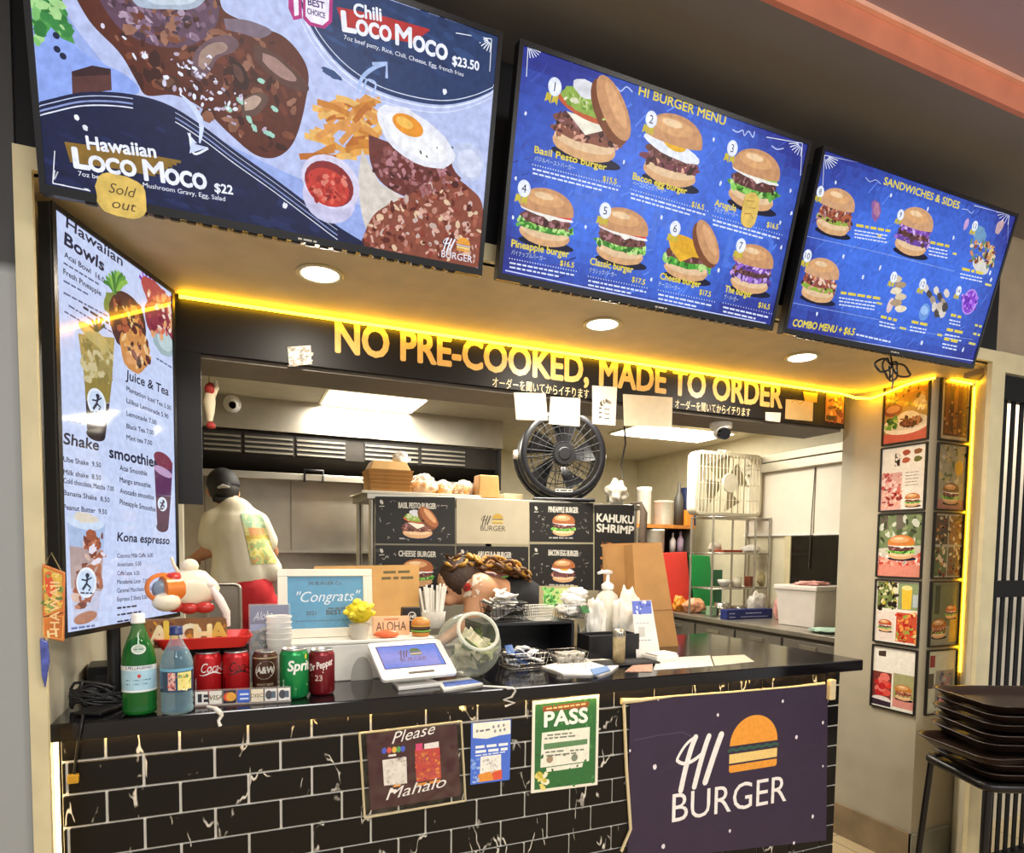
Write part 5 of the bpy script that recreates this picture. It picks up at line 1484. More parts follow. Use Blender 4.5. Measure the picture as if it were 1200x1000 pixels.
# yellow flower pot
p = on_box(421, 757); p.y = 2.072; p.x = at_y(421, 757, 2.072).x
t = thing('flower_pot', 'small white pot of yellow blooms in front of the certificate', 'plant', p)
MB().lathe([(0, 0), (.026, 0), (.033, .045), (.036, .047), (.03, .043), (0, .04)], n=20).build('pot', M('white_ceramic', '#e8e2d2', .3), t)
fb = MB()
rnd = random.Random(3)
fb.blob((0, 0, .085), (.042, .036, .036), .15, 8, 2, 3)
fb.build('flowers', M('yellow_blooms', '#d9c21c', .7, nz=.35, scale=70, bump=1), t)
for i in range(14):
    T = rnd.uniform(0, 2*PI); ph = rnd.uniform(.2, 2.0)
    v = Vector((math.sin(ph)*math.cos(T)*.041, math.sin(ph)*math.sin(T)*.036, .085+math.cos(ph)*.036))
    MB().blob(v, (.012, .012, .010), .4, 9, i, 2).build('bloom', M('yellow_bloom_light', '#ecdb3a', .6, nz=.3, scale=80), t)
# ALOHA plaque
ay = 2.12
p0, p1 = at_y(437, 748, ay), at_y(480, 750, ay)
c = Vector(((p0.x+p1.x)/2, ay, WZ+.0005)); w = p1.x-p0.x
t = thing('aloha_plaque', 'small peach ALOHA plaque beside the yellow flower pot', 'plaque', c, (math.radians(-6), 0, 0))
MB().bb(-w/2, w/2, -.004, .004, 0, .064).build('board', M('peach_wood', '#e3b48a', .6), t, .002)
a = Art(-.0045, 5e-5); a.text('ALOHA', (-w*.42, .015), (w*.4, .015), .03, '#4a3428', 2, -.01); a.stroke([(-w*.2, .053), (w*.2, .053)], .004, '#c86a3a', 2)
a.build('letters', Mart('sheet_print', rough=.5), t)
p = at_z(453, 754, WZ+.001); p.y = 2.065; p.x = at_y(453, 754, 2.065).x
tag(MB().blob((0, 0, .012), (.04, .018, .013), .2, 6, 4, 3, flat=.012).build('snack_packet', M('orange_wrapper', '#df6a3c', .35, nz=.3, scale=40), None, loc=p), 'orange wrapped snack lying before the small ALOHA plaque', 'snack')
p = Vector((at_y(493, 753, 2.075).x, 2.075, WZ+.0005))
t = thing('toy_burger', 'tiny toy burger on the white box right of the ALOHA plaque', 'toy')
t.location = p
MB().lathe([(0, 0), (.026, 0), (.03, .006), (.028, .014), (0, .015)], n=20).build('bottom_bun', M('toy_bun', '#c8823a', .45), t)
MB().lathe([(0, .015), (.032, .015), (.034, .018), (.031, .021), (0, .021)], n=20).build('lettuce', M('toy_lettuce', '#6a9a3c', .5), t)
MB().lathe([(0, .021), (.03, .021), (.032, .027), (.03, .033), (0, .033)], n=20).build('patty', M('toy_patty', '#4a2c22', .6), t)
MB().lathe([(0, .033), (.031, .033), (.032, .036), (0, .037)], n=20).build('cheese', M('toy_cheese', '#e8b84a', .5), t)
MB().lathe([(.031, .037), (.032, .043), (.026, .055), (.014, .062), (0, .064)], n=20).build('top_bun', M('toy_bun', '#c8823a', .45), t)
# black pouch and bundle of straws
c = Vector((at_y(481, 735, 2.2).x, 2.2, WZ+.0005))
t = thing('black_card_holder', 'black card holder with a round white mark behind the toy burger', 'holder', c, 0)
MB().prism([(-.036, 0), (.036, 0), (.03, .085), (-.03, .085)], -.02, .02).build('holder', m_bezel2, t, .003)
a = Art(-.0205, 5e-5); a.ell(0, .055, .015, .016, '#d8d4cc', 1); a.ell(0, .055, .012, .013, '#1a1a1c', 2); a.ltext('HI', 0, .048, .012, '#e8e4dc', 3, .02, .2, 1, .5); a.build('mark', Mart('sheet_print', rough=.5), t)
c = Vector((at_y(508, 745, 2.28).x, 2.28, WZ+.0005))
t = thing('straw_cup', 'clear cup full of white paper straws on the white box', 'cup', c, 0)
MB().lathe([(0, 0), (.04, 0), (.045, .06), (.043, .06), (.038, .003)], n=20).build('cup', Mglass('clear_cup', '#e0ddd4', .3, .1), t)
rnd = random.Random(6)
for i in range(14):
    x = -.036+.0055*i; y = rnd.uniform(-.02, .02)
    MB().cyl((x*.7, y, .004), (x*1.35, y+rnd.uniform(-.01, .01), rnd.uniform(.125, .165)), .0042, n=8).build('paper_straw', M('white_paper_straw', '#ece7dc', .6, nz=.05), None, loc=c)
    tag(COL.objects[-1], 'white paper straw standing in the clear cup on the white box', 'straw', 'paper straws in the cup')

# cardboard sheet with handwriting behind the certificate
ky = 2.36
c = Vector((at_y(455, 700, ky).x, ky, WZ+.0005))
P = [at_y(x, y, ky)-c for x, y in ((368, 664), (491, 662), (488, 712), (470, 742), (372, 745))]
t = thing('cardboard_note', 'brown cardboard sheet with handwriting behind the certificate', 'cardboard', c)
z0 = min(p.z for p in P)
MB().prism([(P[0].x, P[0].z), (P[1].x, P[1].z), (P[1].x, 0), (P[0].x, 0)], -.003, .003).build('sheet', M('brown_cardboard', '#c79a5c', .75, nz=.1), t)
a = Art(-.0035, 5e-5, Vector((c.x, ky, c.z)), Vector((1, 0, 0)), Vector((0, 0, 1)))
a.greek((449, 671), (480, 670), 5, '#6a5a34', 1, 3); a.greek((447, 678), (484, 677), 5, '#6a5a34', 1, 7)
a.build('handwriting', Mart('sheet_print', rough=.5), t)

# clear poster holder with a printed card and stacked cups
hy = 2.015
p0, p1 = at_y(292, 760, hy), at_y(341, 760, hy); zt = at_y(316, 708, hy).z
c = Vector(((p0.x+p1.x)/2, hy, 1.0)); w = p1.x-p0.x; h = zt-1.0
t = thing('poster_holder', 'clear upright holder with a blue script card behind the brown can', 'holder', c, (math.radians(-4), 0, 0))
MB().bb(-w/2, w/2, -.002, .0, 0, h).build('front_pane', Mglass('holder_acrylic', '#d8dce0', .12, .05), t)
MB().bb(-w/2, w/2, .001, .018, 0, .003).build('foot', Mglass('holder_acrylic', '#d8dce0', .12, .05), t)
a = Art(.0008, 5e-5)
a.rect(-w/2+.004, .02, w-.008, h-.024, '#8a8f94', 0); a.rect(-w/2+.004, h*.74, w-.008, h*.24, '#4a4f8a', 1)
a.rect(-w/2+.004, h*.68, w-.008, h*.08, '#9ab0e0', 1.5)
a.speck([(-w/2+.006, h*.4), (w/2-.006, h*.4), (w/2-.006, h*.7), (-w/2+.006, h*.7)], 50, ['#5a5a48', '#8a8468', '#3a4a3a', '#a89a7a', '#d8d0c0'], .012, 2, 5)
a.text('Aloha', (-w*.4, h*.8), (w*.05, h*.82), h*.1, '#eef0fa', 3, 0, .4); a.greekl((w*.12, h*.84), (w*.42, h*.84), h*.05, '#8a9ad8', 3)
a.build('printed_card', Mart('sheet_print', rough=.5), t)
cpos = Vector((at_y(327, 760, 1.985).x, 1.985, 1.0))
H = at_y(327, 716, 1.985).z-1.0
MB().lathe([(0, .002), (.022, 0), (.034, H*.62), (.036, H*.63), (.033, H*.62)], n=24).build('plastic_cup', Mglass('cup_plastic', '#f4f2ec', .35, .08), None, loc=cpos)
tag(COL.objects[-1], 'lowest clear cup of the stack behind the brown can', 'cup', 'stacked clear cups')
for i in range(5):
    z = H*(.64+.07*i)
    MB().lathe([(.034-.002*i*.2, z-H*.06), (.036, z), (.038, z+.002), (.036, z+.004), (.033, z)], n=24).build('plastic_cup', Mglass('cup_plastic', '#f4f2ec', .35, .08), None, loc=cpos)
    tag(COL.objects[-1], 'clear plastic cup nested in the stack behind the brown can', 'cup', 'stacked clear cups')

# ---- tablet till
p0, p1 = at_z(448, 801, 1.028), at_z(536, 792, 1.028)
ang = math.atan2(p1.y-p0.y, p1.x-p0.x); w = (p1-p0).length; h = .165
c = (p0+p1)/2
t = thing('tablet_till', 'white counter tablet with a blue logo screen', 'tablet', (c.x, c.y, 1.0), ang)
tl = math.radians(-57)
mt = Matrix.Rotation(tl, 3, 'X')
def tz(v): return mt @ Vector(v)+Vector((0, 0, .03))
bd = MB(); vs = []
pts = rrect(w, h, .012, 4, 0, h/2)
bd.prism(pts, -.008, .004); bd.v = [tuple(tz(v)) for v in bd.v]
bd.build('tablet_body', M('white_plastic', '#ece9e2', .35), t, .002)
a = Art(-.0085, 5e-5)
a.rect(-w*.42, h*.26, w*.83, h*.62, '#2f4f9a', 0); a.rect(-w*.405, h*.28, w*.80, h*.58, '#5a8af0', 1)
logo(a, -w*.17, h*.43, w*.36, '#1a2a6a', True, 3, '#4a7a5a', '#d8c88a', '')
a.v = [tuple(tz(v)) for v in a.v]
a.build('tablet_screen', Mart('tablet_screen_lit', emit=.7, rough=.15), t)
sl = MB().bb(-w*.14, w*.2, -.0095, -.008, h*.1, h*.145); sl.v = [tuple(tz(v)) for v in sl.v]
sl.build('card_slot', M('slot_dark', '#4a4038', .5), t)
MB().slab([(-w*.3, .0), (w*.3, .0), (w*.22, .10), (-w*.22, .10)], 0, .012).build('stand_base', M('white_plastic', '#ece9e2', .35), t, .003)
ar = MB().prism([(-w*.2, 0), (w*.2, 0), (w*.2, .09), (-w*.2, .09)], .0, .03)
MB().slab([(-w*.16, .05), (w*.16, .05), (w*.16, .09), (-w*.16, .09)], .012, .055).build('stand_arm', M('white_plastic', '#ece9e2', .35), t, .003)

# ---- tip jar with bills
p = Vector((at_y(549, 790, 1.975).x, 1.975, 1.0)); R = 38.0/ppm(p)
c = Vector((p.x, p.y, 1.0+R*.97))
t = thing('tip_jar', 'round glass tip jar full of dollar bills', 'jar', (c.x, c.y, 1.0))
dirn = (RT*.040+UP*.058-FW*.080).normalized()
qm = dirn.to_track_quat('Z', 'Y').to_matrix()
gl = []
N = 18
for i in range(N+1):
    th = math.radians(36)+(PI-math.radians(36))*i/N
    gl.append((R*math.sin(th), R*math.cos(th)))
gl = [(R*.66, R*.86), (R*.6, R*.83)]+gl
g = MB().lathe(gl, (0, 0, R*.97), 32, mat=qm)
g.v = [(v[0], v[1], max(v[2], .001)) for v in g.v]
g.build('glass_globe', Mglass('jar_glass', '#cfd4c4', .0, .03, .6), t)
ring = [qm @ Vector((R*.62*math.cos(2*PI*i/28), R*.62*math.sin(2*PI*i/28), R*.85))+Vector((0, 0, R*.97)) for i in range(28)]
MB().tube(ring, .006, 8, closed=True).build('glass_rim', Mglass('jar_rim_glass', '#e4e6da', .45, .05), t)
rnd = random.Random(21)
def billmesh(bw, bh, seed):
    m = MB(); vs = []; n = 8
    for i in range(n+1):
        for j in range(2):
            u = i/n-.5
            vs.append((u*bw*.8, (j-.5)*bh, .016*math.sin(u*7+seed)+.008*math.sin(u*13+seed*2+j)))
    m.add(vs, [(i*2, i*2+1, i*2+3, i*2+2) for i in range(n)], 0, True)
    return m
for i in range(15):
    m = billmesh(.12, .056, i*1.3)
    rot = Matrix.Rotation(rnd.uniform(0, 6.3), 3, 'Z') @ Matrix.Rotation(rnd.uniform(-1.3, 1.3), 3, 'X') @ Matrix.Rotation(rnd.uniform(-1.2, 1.2), 3, 'Y')
    while True:
        o = Vector((rnd.uniform(-1, 1), rnd.uniform(-1, 1), rnd.uniform(-1, .25)))*R*.62
        if o.length < R*.6: break
    vs = []
    for v in m.v:
        q_ = rot @ Vector(v)+o
        if q_.length > R*.93: q_ = q_*(R*.93/q_.length)
        vs.append((q_.x, q_.y, max(q_.z+R*.97, .004)))
    m.v = vs
    o = m.build('dollar_bill', M(['bill_green', 'bill_pale', 'bill_cream'][i % 3], ['#7f9060', '#a3aa78', '#cfc9a8'][i % 3], .7, nz=.3, scale=60), None, loc=t.location)
    tag(o, 'crumpled dollar bill inside the round glass tip jar', 'money', 'bills in the tip jar')

# cards and cord right of the tablet
P = [ctr(x, y) for x, y in ((512, 801), (549, 796), (566, 803), (520, 811))]
c = sum(P, Vector())/4
t = thing('card_stack', 'little stack of blue and white cards by the tablet', 'cards', c)
MB().slab([(p.x-c.x, p.y-c.y) for p in P], 0, .006).build('cards', M('white_card', '#e9e6dc', .5), t)
MB().slab([((p.x-c.x)*.9+.006, (p.y-c.y)*.55-.004) for p in P], .006, .0066).build('blue_print', M('blue_print', '#5a78c8', .5, nz=.3, scale=60), t)
P = [ctr(566, 806), ctr(585, 807), ctr(601, 808), ctr(604, 811), at_y(600, 817, 1.755), at_y(590, 820, 1.756), at_y(603, 824, 1.756), at_y(592, 828, 1.757)]
for p in P[:4]: p.z = 1.004
tag(MB().tube(P, .0035, 6).build('white_cable', M('white_cord_plastic', '#e9e4da', .4)), 'kinked white cord hanging over the counter edge right of the cards', 'cord')

# ---- risers and baskets in the middle
RY = 2.17
p0, p1 = at_y(566, 740, RY), at_y(673, 740, RY)
t = thing('black_riser', 'black open riser shelf carrying the condiment baskets', 'shelf', ((p0.x+p1.x)/2, RY, 1.0))
w = p1.x-p0.x; rh = .148
MB().bb(-w/2, w/2, 0, .2, rh-.012, rh).build('shelf_top', m_bezel2, t, .002)
MB().bb(-w/2, -w/2+.012, 0, .2, 0, rh-.012).build('side_panel', m_bezel2, t); MB().bb(w/2-.012, w/2, 0, .2, 0, rh-.012).build('side_panel', m_bezel2, t)
MB().bb(-w/2+.012, w/2-.012, .19, .2, 0, rh-.012).build('back_panel', m_bezel2, t)
def wire_basket(label, c, w, d, h, wire, rz=0, n=9, rows=3, group='wire baskets on the counter'):
    t = thing('wire_basket', label, 'basket', c, rz, group)
    rim = MB()
    for z, k in ((h, 1.0), (.003, .86)):
        rim.tube([(x*k, y*k, z) for x, y in rrect(w, d, .015, 3)], .0022, 6, closed=True)
    for r in range(1, rows):
        k = .86+.14*r/rows; rim.tube([(x*k, y*k, h*r/rows) for x, y in rrect(w, d, .015, 3)], .0012, 5, closed=True)
    for i in range(n+1):
        x = -w/2+w*i/n
        rim.tube([(x, -d/2, h), (x*.86, -d/2*.86, .003), (x*.86, d/2*.86, .003), (x, d/2, h)], .0012, 4)
    for i in range(5):
        y = -d/2+d*i/4
        rim.tube([(-w/2, y, h), (-w/2*.86, y*.86, .003), (w/2*.86, y*.86, .003), (w/2, y, h)], .0012, 4)
    rim.build('wire_frame', wire, t)
    return t
def packets(c, w, d, z0, n, cols, label, group, name='condiment_packet', seed=1, size=(.06, .03)):
    rnd = random.Random(seed)
    for i in range(n):
        m = MB(); L_, W_ = size[0]*rnd.uniform(.8, 1.15), size[1]*rnd.uniform(.8, 1.2)
        m.box((0, 0, 0), (L_, W_, .006))
        o = tag(m.build(name, M('packet_'+cols[i % len(cols)][1:], cols[i % len(cols)], .4, nz=.25, scale=70), None, .002, loc=Vector(c)+Vector((rnd.uniform(-w, w), rnd.uniform(-d, d), z0+i*.0042))), label, 'packet', group)
        o.rotation_euler = (rnd.uniform(-.5, .5), rnd.uniform(-.5, .5), rnd.uniform(0, 3.1))
m_wire = M('dark_wire', '#3a3836', .35, metal=.6); m_wwire = M('white_wire', '#dcd8cc', .4); m_cwire = M('chrome_wire', '#b8b4ac', .25, metal=.9)
RZ = 1.0+rh+.0005
c1 = Vector((at_y(590, 735, RY+.08).x, RY+.08, RZ))
wire_basket('dark wire basket heaped with silver and white packets on the riser', c1, .15, .13, .07, m_wire)
packets(c1, .045, .035, .02, 22, ['#d8d4cc', '#b0aca6', '#e9e6e0', '#8a8a90', '#f0eee8'], 'silver or white packet heaped in the dark wire basket', 'packets in the dark wire basket', seed=3, size=(.075, .042))
c2 = Vector((at_y(631, 735, RY+.05).x, RY+.05, RZ))
wire_basket('small white grid basket between the two packet baskets', c2, .095, .09, .055, m_wwire, n=10, rows=5)
c3 = Vector((at_y(666, 735, RY+.06).x+.012, RY+.06, RZ))
wire_basket('wire basket of crumpled white napkins beside the pump bottle', c3, .10, .1, .055, m_cwire)
rnd = random.Random(2)
for i in range(9):
    v = c3+Vector((rnd.uniform(-.03, .03), rnd.uniform(-.025, .025), .03+.009*i))
    tag(MB().blob((0, 0, 0), (.04, .034, .021), .6, 9, i+30, 3).build('crumpled_napkin', M('white_tissue', '#efece4', .8, nz=.06), None, loc=v), 'crumpled white napkin heaped in the basket beside the pump bottle', 'napkin', 'napkins in the wire basket')
tag(MB().box((0, 0, 0), (.05, .03, .006)).build('green_packet', M('green_foil', '#3f7a4a', .4, nz=.3, scale=60), None, .002, loc=c3+Vector((.03, -.056, .04))), 'dark green packet at the front of the napkin basket', 'packet').rotation_euler = (1.2, 0, .5)

ly = 2.075
c4 = Vector((at_y(612, 782, ly).x, ly, 1.0003))
wire_basket('low wire basket of blue and white packets below the riser', c4, .16, .11, .055, m_cwire)
packets(c4, .045, .025, .015, 14, ['#e4e6ea', '#4a6aa8', '#c8ccd4', '#f0efe9', '#2f4f94'], 'blue or white packet in the low wire basket', 'packets in the low wire basket', seed=8)
c5 = Vector((at_y(664, 775, ly+.02).x, ly+.02, 1.0003))
wire_basket('low wire basket of small white creamer cups', c5, .13, .1, .045, m_cwire)
rnd = random.Random(5)
for i in range(18):
    o = tag(MB().lathe([(0, 0), (.011, 0), (.014, .018), (.016, .019), (.016, .021), (0, .021)], n=12).build('creamer_cup', M('white_creamer', '#e8e4da', .4), None, loc=c5+Vector((-.042+.017*(i % 6), -.03+.025*(i//6 % 3), .006+.012*(i % 2)))), 'tiny white creamer cup in the low basket', 'cup', 'creamer cups in the low basket')

# black trays to the right with shaker, pump bottle and bags
ty = 2.1
p0, p1 = at_y(690, 772, ty), at_y(748, 772, ty)
t = thing('black_bin', 'square black open bin behind the salt shaker', 'bin', ((p0.x+p1.x)/2, ty+.045, 1.0003))
w = p1.x-p0.x+.0
z = at_y(718, 744, ty).z-1.0
b_ = MB(); b_.bb(-w/2, w/2, -.05, .05, 0, .006).bb(-w/2, w/2, -.05, -.044, .006, z).bb(-w/2, w/2, .044, .05, .006, z).bb(-w/2, -w/2+.006, -.044, .044, .006, z).bb(w/2-.006, w/2, -.044, .044, .006, z)
b_.build('bin', m_bezel2, t, .002)
p = ctr(724, 777)
t = thing('black_drip_tray', 'flat black tray under the salt shaker', 'tray', (p.x+.02, 2.005, 1.0003))
MB().bb(-.12, .12, -.05, .05, 0, .008).build('tray', m_bezel2, t, .003)
MB().bb(-.113, .113, -.043, .043, .008, .0095).build('mat', M('black_rubber', '#1c1c1c', .8), t)
p = Vector((at_y(725, 772, 1.99).x, 1.99, 1.0099)); H = (773-734)/ppm(p); R = .0235
t = thing('salt_shaker', 'square-shouldered shaker with steel top in front of the black bin', 'shaker', p)
MB().lathe([(0, 0), (R, 0), (R, H*.78), (R*.95, H*.8)], n=8, caps=True).build('body', M('amber_salt', '#b8a67c', .3, nz=.25, scale=40), t)
MB().lathe([(R, H*.78), (R*1.04, H*.8), (R*1.0, H*.93), (R*.7, H), (0, H)], n=20).build('steel_top', m_steel, t)
a = Art(-R*1.0, 1e-4); [a.ell(-R*.6+R*.4*(i % 4), H*(.84+.05*(i//4)), R*.1, R*.12, '#2a2620', 1) for i in range(8)]; a.build('holes', Mart('sheet_print', rough=.5), t)
p = Vector((at_y(711, 742, 2.37).x, 2.37, 1.0003)); H = at_y(711, 669, 2.37).z-1.0
t = thing('pump_bottle', 'white pump bottle among the plastic bags', 'bottle', p, .15)
MB().lathe([(0, 0), (.045, 0), (.05, .01), (.05, H*.55), (.044, H*.68), (.022, H*.74), (.022, H*.77)], n=24).build('body', M('milky_plastic', '#e2ded2', .35), t)
MB().lathe([(.026, H*.76), (.027, H*.82), (.014, H*.845), (.008, H*.86), (.008, H*.95)], n=20).build('pump_collar', M('white_plastic', '#ece9e2', .35), t)
MB().tube([(.02, 0, H*.975), (0, 0, H*.98), (-.03, 0, H*.985), (-.055, 0, H*.965)], [.008, .011, .008, .006], 8).build('pump_spout', M('white_plastic', '#ece9e2', .35), t)
bagm = M('white_plastic_bag', '#e6e2d8', .4, nz=.06, bump=.3)
for i, (x, y, yy, r, lab) in enumerate(((697, 742, 2.255, (.045, .035, .105), 'white plastic bag slumped left of the pump bottle'),
                                       (735, 742, 2.26, (.058, .04, .12), 'white plastic bag standing behind the salt shaker'))):
    c = Vector((at_y(x, y, yy).x, yy, 1.010+r[2]))
    tag(MB().blob((0, 0, 0), r, .42, 9, i+3, 4, flat=r[2]*.97).build('plastic_bag', bagm, None, loc=c), lab, 'bag')
# standing leaflet
yy = 2.09
c = Vector((at_y(760, 770, yy).x, yy, 1.0003))
t = thing('leaflet', 'white leaflet with a blue header leaning before the paper bag', 'leaflet', c, (math.radians(-10), 0, 0))
P = [at_y(x, y, yy)-c for x, y in ((747, 704), (770, 702), (774, 768), (746, 770))]
z1 = P[0].z
MB().prism([(P[3].x, 0), (P[2].x, 0), (P[1].x, z1), (P[0].x, z1)], -.001, .001).build('sheet', M('white_leaflet', '#eeeae2', .5), t)
a = Art(-.0012, 1e-4); x0, x1 = P[0].x, P[1].x
a.rect(x0, z1*.76, x1-x0-.002, z1*.23, '#6a7ad0', 1); a.speck([(x0, z1*.76), (x1-.004, z1*.76), (x1-.004, z1*.98), (x0, z1*.98)], 12, ['#dfe4f8', '#4a58b0'], .008, 2, 3)
a.rect(x0+.02, z1*.36, .03, .04, '#c9c8c0', 1); a.greekl((x0+.01, z1*.3), (x1-.01, z1*.3), .006, '#9aa0a8', 1); a.greekl((x0+.01, z1*.6), (x1-.02, z1*.6), .006, '#b0b4bc', 1)
a.build('print', Mart('sheet_print', rough=.5), t)
p = Vector((at_y(760, 768, 2.02).x+.06, 2.03, 1.0003))
t = thing('napkin_stack', 'short stack of white napkins beside the flat black tray', 'napkins', p, .1)
MB().bb(-.055, .055, -.045, .045, 0, .022).build('stack', M('white_tissue', '#efece4', .8, nz=.06), t, .004)
MB().bb(-.05, .05, -.042, .03, .022, .03).build('top_napkin', M('white_tissue', '#efece4', .8, nz=.06), t, .003)
# flat things lying on the stone
def flat(name, label, cat, pts, h, m, draw=None, group=None):
    P = [ctr(x, y) for x, y in pts]; c = sum(P, Vector())/len(P)
    t = thing(name, label, cat, (c.x, c.y, 1.0003), 0, group)
    MB().slab([(p.x-c.x, p.y-c.y) for p in P], 0, h).build('sheet', m, t)
    return t, c
t, c = flat('folded_wrapper', 'speckled white folded wrapper lying at the counter edge', 'wrapper', [(634, 783), (660, 777), (690, 772), (731, 777), (717, 788), (704, 793), (660, 792), (648, 787)], .006, M('white_leaflet', '#eeeae2', .5))
mm = MB(); rnd = random.Random(8)
for i in range(40):
    x, y = rnd.uniform(-.12, .13), rnd.uniform(-.035, .04)
    if abs(x)/.13+abs(y)/.05 < .9: mm.bb(x, x+rnd.uniform(.004, .012), y, y+.005, .0061, .0065)
mm.build('printed_specks', M('black_ink', '#2a2826', .6), t)
P = [ctr(x, y) for x, y in ((692, 788), (712, 784), (716, 789), (697, 795))]; c = sum(P, Vector())/4
tag(MB().slab([(p.x-c.x, p.y-c.y) for p in P], 0, .004).build('blue_tape', M('blue_tape', '#5f83b8', .4), None, loc=(c.x, c.y+.004, 1.0068)), 'strip of blue tape stuck on the folded wrapper', 'tape')
flat('receipt', 'brown and pink receipts lying right of the folded wrapper', 'paper', [(732, 788), (742, 780), (765, 779), (764, 788)], .002, M('pink_brown_paper', '#a8806c', .7, nz=.4, scale=60))
flat('laminated_sheet', 'laminated white sheet flat on the counter below the leaflet', 'paper', [(766, 786), (770, 772), (832, 769), (836, 781)], .0015, M('laminated_white', '#d9d3c6', .25, nz=.15, scale=40))
flat('laminated_sheet', 'laminated pale sheet at the right end of the counter', 'paper', [(838, 781), (834, 770), (872, 768), (884, 776)], .0015, M('laminated_cream', '#c9c0ac', .25, nz=.15, scale=40))

# tall brown paper bag
by = 2.30
c = Vector((at_y(764, 757, by).x, by+.08, 1.0003))
def bl(x, y, Y): p = at_y(x, y, Y); return Vector((p.x-c.x, Y-c.y, p.z-c.z))
F0, F1 = bl(748, 757, by), bl(795, 757, by); F0.z = F1.z = 0
T0, T1 = bl(741, 638, by), bl(775, 636, by)
w_ = .16
B0 = F0+Vector((-.065, w_, 0)); B1 = F1+Vector((-.02, w_, 0)); S0 = T0+Vector((-.075, w_*.75, .0)); S1 = T1+Vector((-.02, w_*.75, 0))
t = thing('paper_bag', 'tall brown paper bag standing on the counter', 'bag', c)
M_L = (F0+B0)/2+Vector((.03, 0, 0)); M_T = (T0+S0)/2+Vector((.035, 0, -.005))
fold = .5
vs = [F0, F1, T1, T0, B0, B1, S1, S0, M_L, M_T]
bg = MB().add(vs, [(0, 1, 2, 3), (0, 3, 9, 8), (8, 9, 7, 4), (1, 5, 6, 2), (5, 4, 7, 6), (0, 8, 4, 5, 1)])
bg.build('bag', M('brown_kraft_paper', '#b98a52', .75, nz=.12, scale=10), t)
z_ = .13
def lerp(a_, b_, u): return a_+(b_-a_)*u
q0, q1 = lerp(F0, T0, .36), lerp(F1, T1, .36)
MB().tube([q0+Vector((0, -.001, 0)), q1+Vector((0, -.001, 0))], .0012, 4).build('fold_line', M('kraft_crease', '#8f6636', .8), t)
# green plant/picture card behind the baskets
yy = 2.45
c = Vector((at_y(647, 712, yy).x, yy, 1.0003))
t = thing('picture_card', 'tall card with a leafy green picture behind the napkin basket', 'card', c)
P = [at_y(x, y, yy)-c for x, y in ((632, 687), (677, 687), (677, 712), (632, 712))]
MB().bb(P[0].x, P[1].x, -.002, .002, 0, P[0].z).build('card', M('brown_cream_card', '#b8a67e', .6), t)
a = Art(-.0022, 1e-4)
a.rect(P[0].x+.02, P[2].z, (P[1].x-P[0].x)*.62, P[0].z-P[2].z-.01, '#c8d88a', 1)
a.speck([(P[0].x+.02, P[2].z), (P[0].x+.09, P[2].z), (P[0].x+.09, P[0].z-.01), (P[0].x+.02, P[0].z-.01)], 60, ['#5ab04a', '#3f8a34', '#8ad070', '#b8e89a'], .01, 2, 4)
a.build('print', Mart('sheet_print', rough=.5), t)
# ---------------------------------------------------------------- kitchen: hood and steel wall
t = thing('range_hood', 'long dark extractor hood with slatted filters over the back wall', 'hood', (0, 4.6, 1.87))
X0, X1 = -.6, 1.86
hb = MB()
prof = [(.045, .315), (.045, .16), (.25, .05), (.34, .05), (.34, .315)]   # (y, z) section
n = len(prof)
vs = [(X0, y, z) for y, z in prof]+[(X1, y, z) for y, z in prof]
hb.add(vs, [tuple(range(n)), tuple(range(n, 2*n))[::-1]]+[(i, (i+1) % n, n+(i+1) % n, n+i) for i in range(n)])
hb.build('dark_canopy', M('greasy_dark_steel', '#332e29', .4, metal=.5, nz=.2), t)
MB().bb(X0, X1, -.02, .02, .0, .045).bb(X0, X1, .02, .34, .03, .05).build('front_lip', m_steel, t, .004)
MB().bb(X1, X1+.02, -.02, .34, .0, .315).build('end_cap', M('black_steel', '#1c1a19', .4), t)
for i, (x0, x1) in enumerate(((238, 283), (286, 344), (347, 405), (427, 490), (493, 545))):
    f = MB()
    a_, b_ = at_y(x0, 520, 4.64).x, at_y(x1, 520, 4.64).x
    f.bb(a_, b_, .034, .044, .165, .30, 1)
    for k in range(4):
        z = .178+.032*k
        f.box(((a_+b_)/2, .028, z), (b_-a_-.01, .012, .012), 0)
    f.build('slat_filter', [m_steel2, M('filter_dark', '#1f1b18', .5)], t)
for z in (0,):
    x = at_y(368, 560, 4.56).x
    MB().tube([(x-.06, -.03, -.01), (x-.06, -.04, .07), (x+.06, -.04, .07), (x+.06, -.03, -.01)], .008, 6).build('black_handle', m_bezel2, t)
sm = MB()
for px in (341, 425, 240):
    x = at_y(px, 600, 4.945).x; sm.bb(x-.004, x+.004, 4.944, 4.9495, 1.2, 1.9)
struct(sm.build('trim_7', m_steel2))
x0, x1 = at_y(318, 650, 4.8).x, at_y(440, 650, 4.8).x
zz = at_y(380, 645, 4.8).z
t = thing('wall_shelf', 'narrow steel ledge on the back wall behind the cook', 'shelf', ((x0+x1)/2, 4.94, zz))
MB().bb(-(x1-x0)/2, (x1-x0)/2, -.14, 0, -.02, 0).bb(-(x1-x0)/2, (x1-x0)/2, -.005, 0, -.24, -.02).build('ledge', m_steel, t)

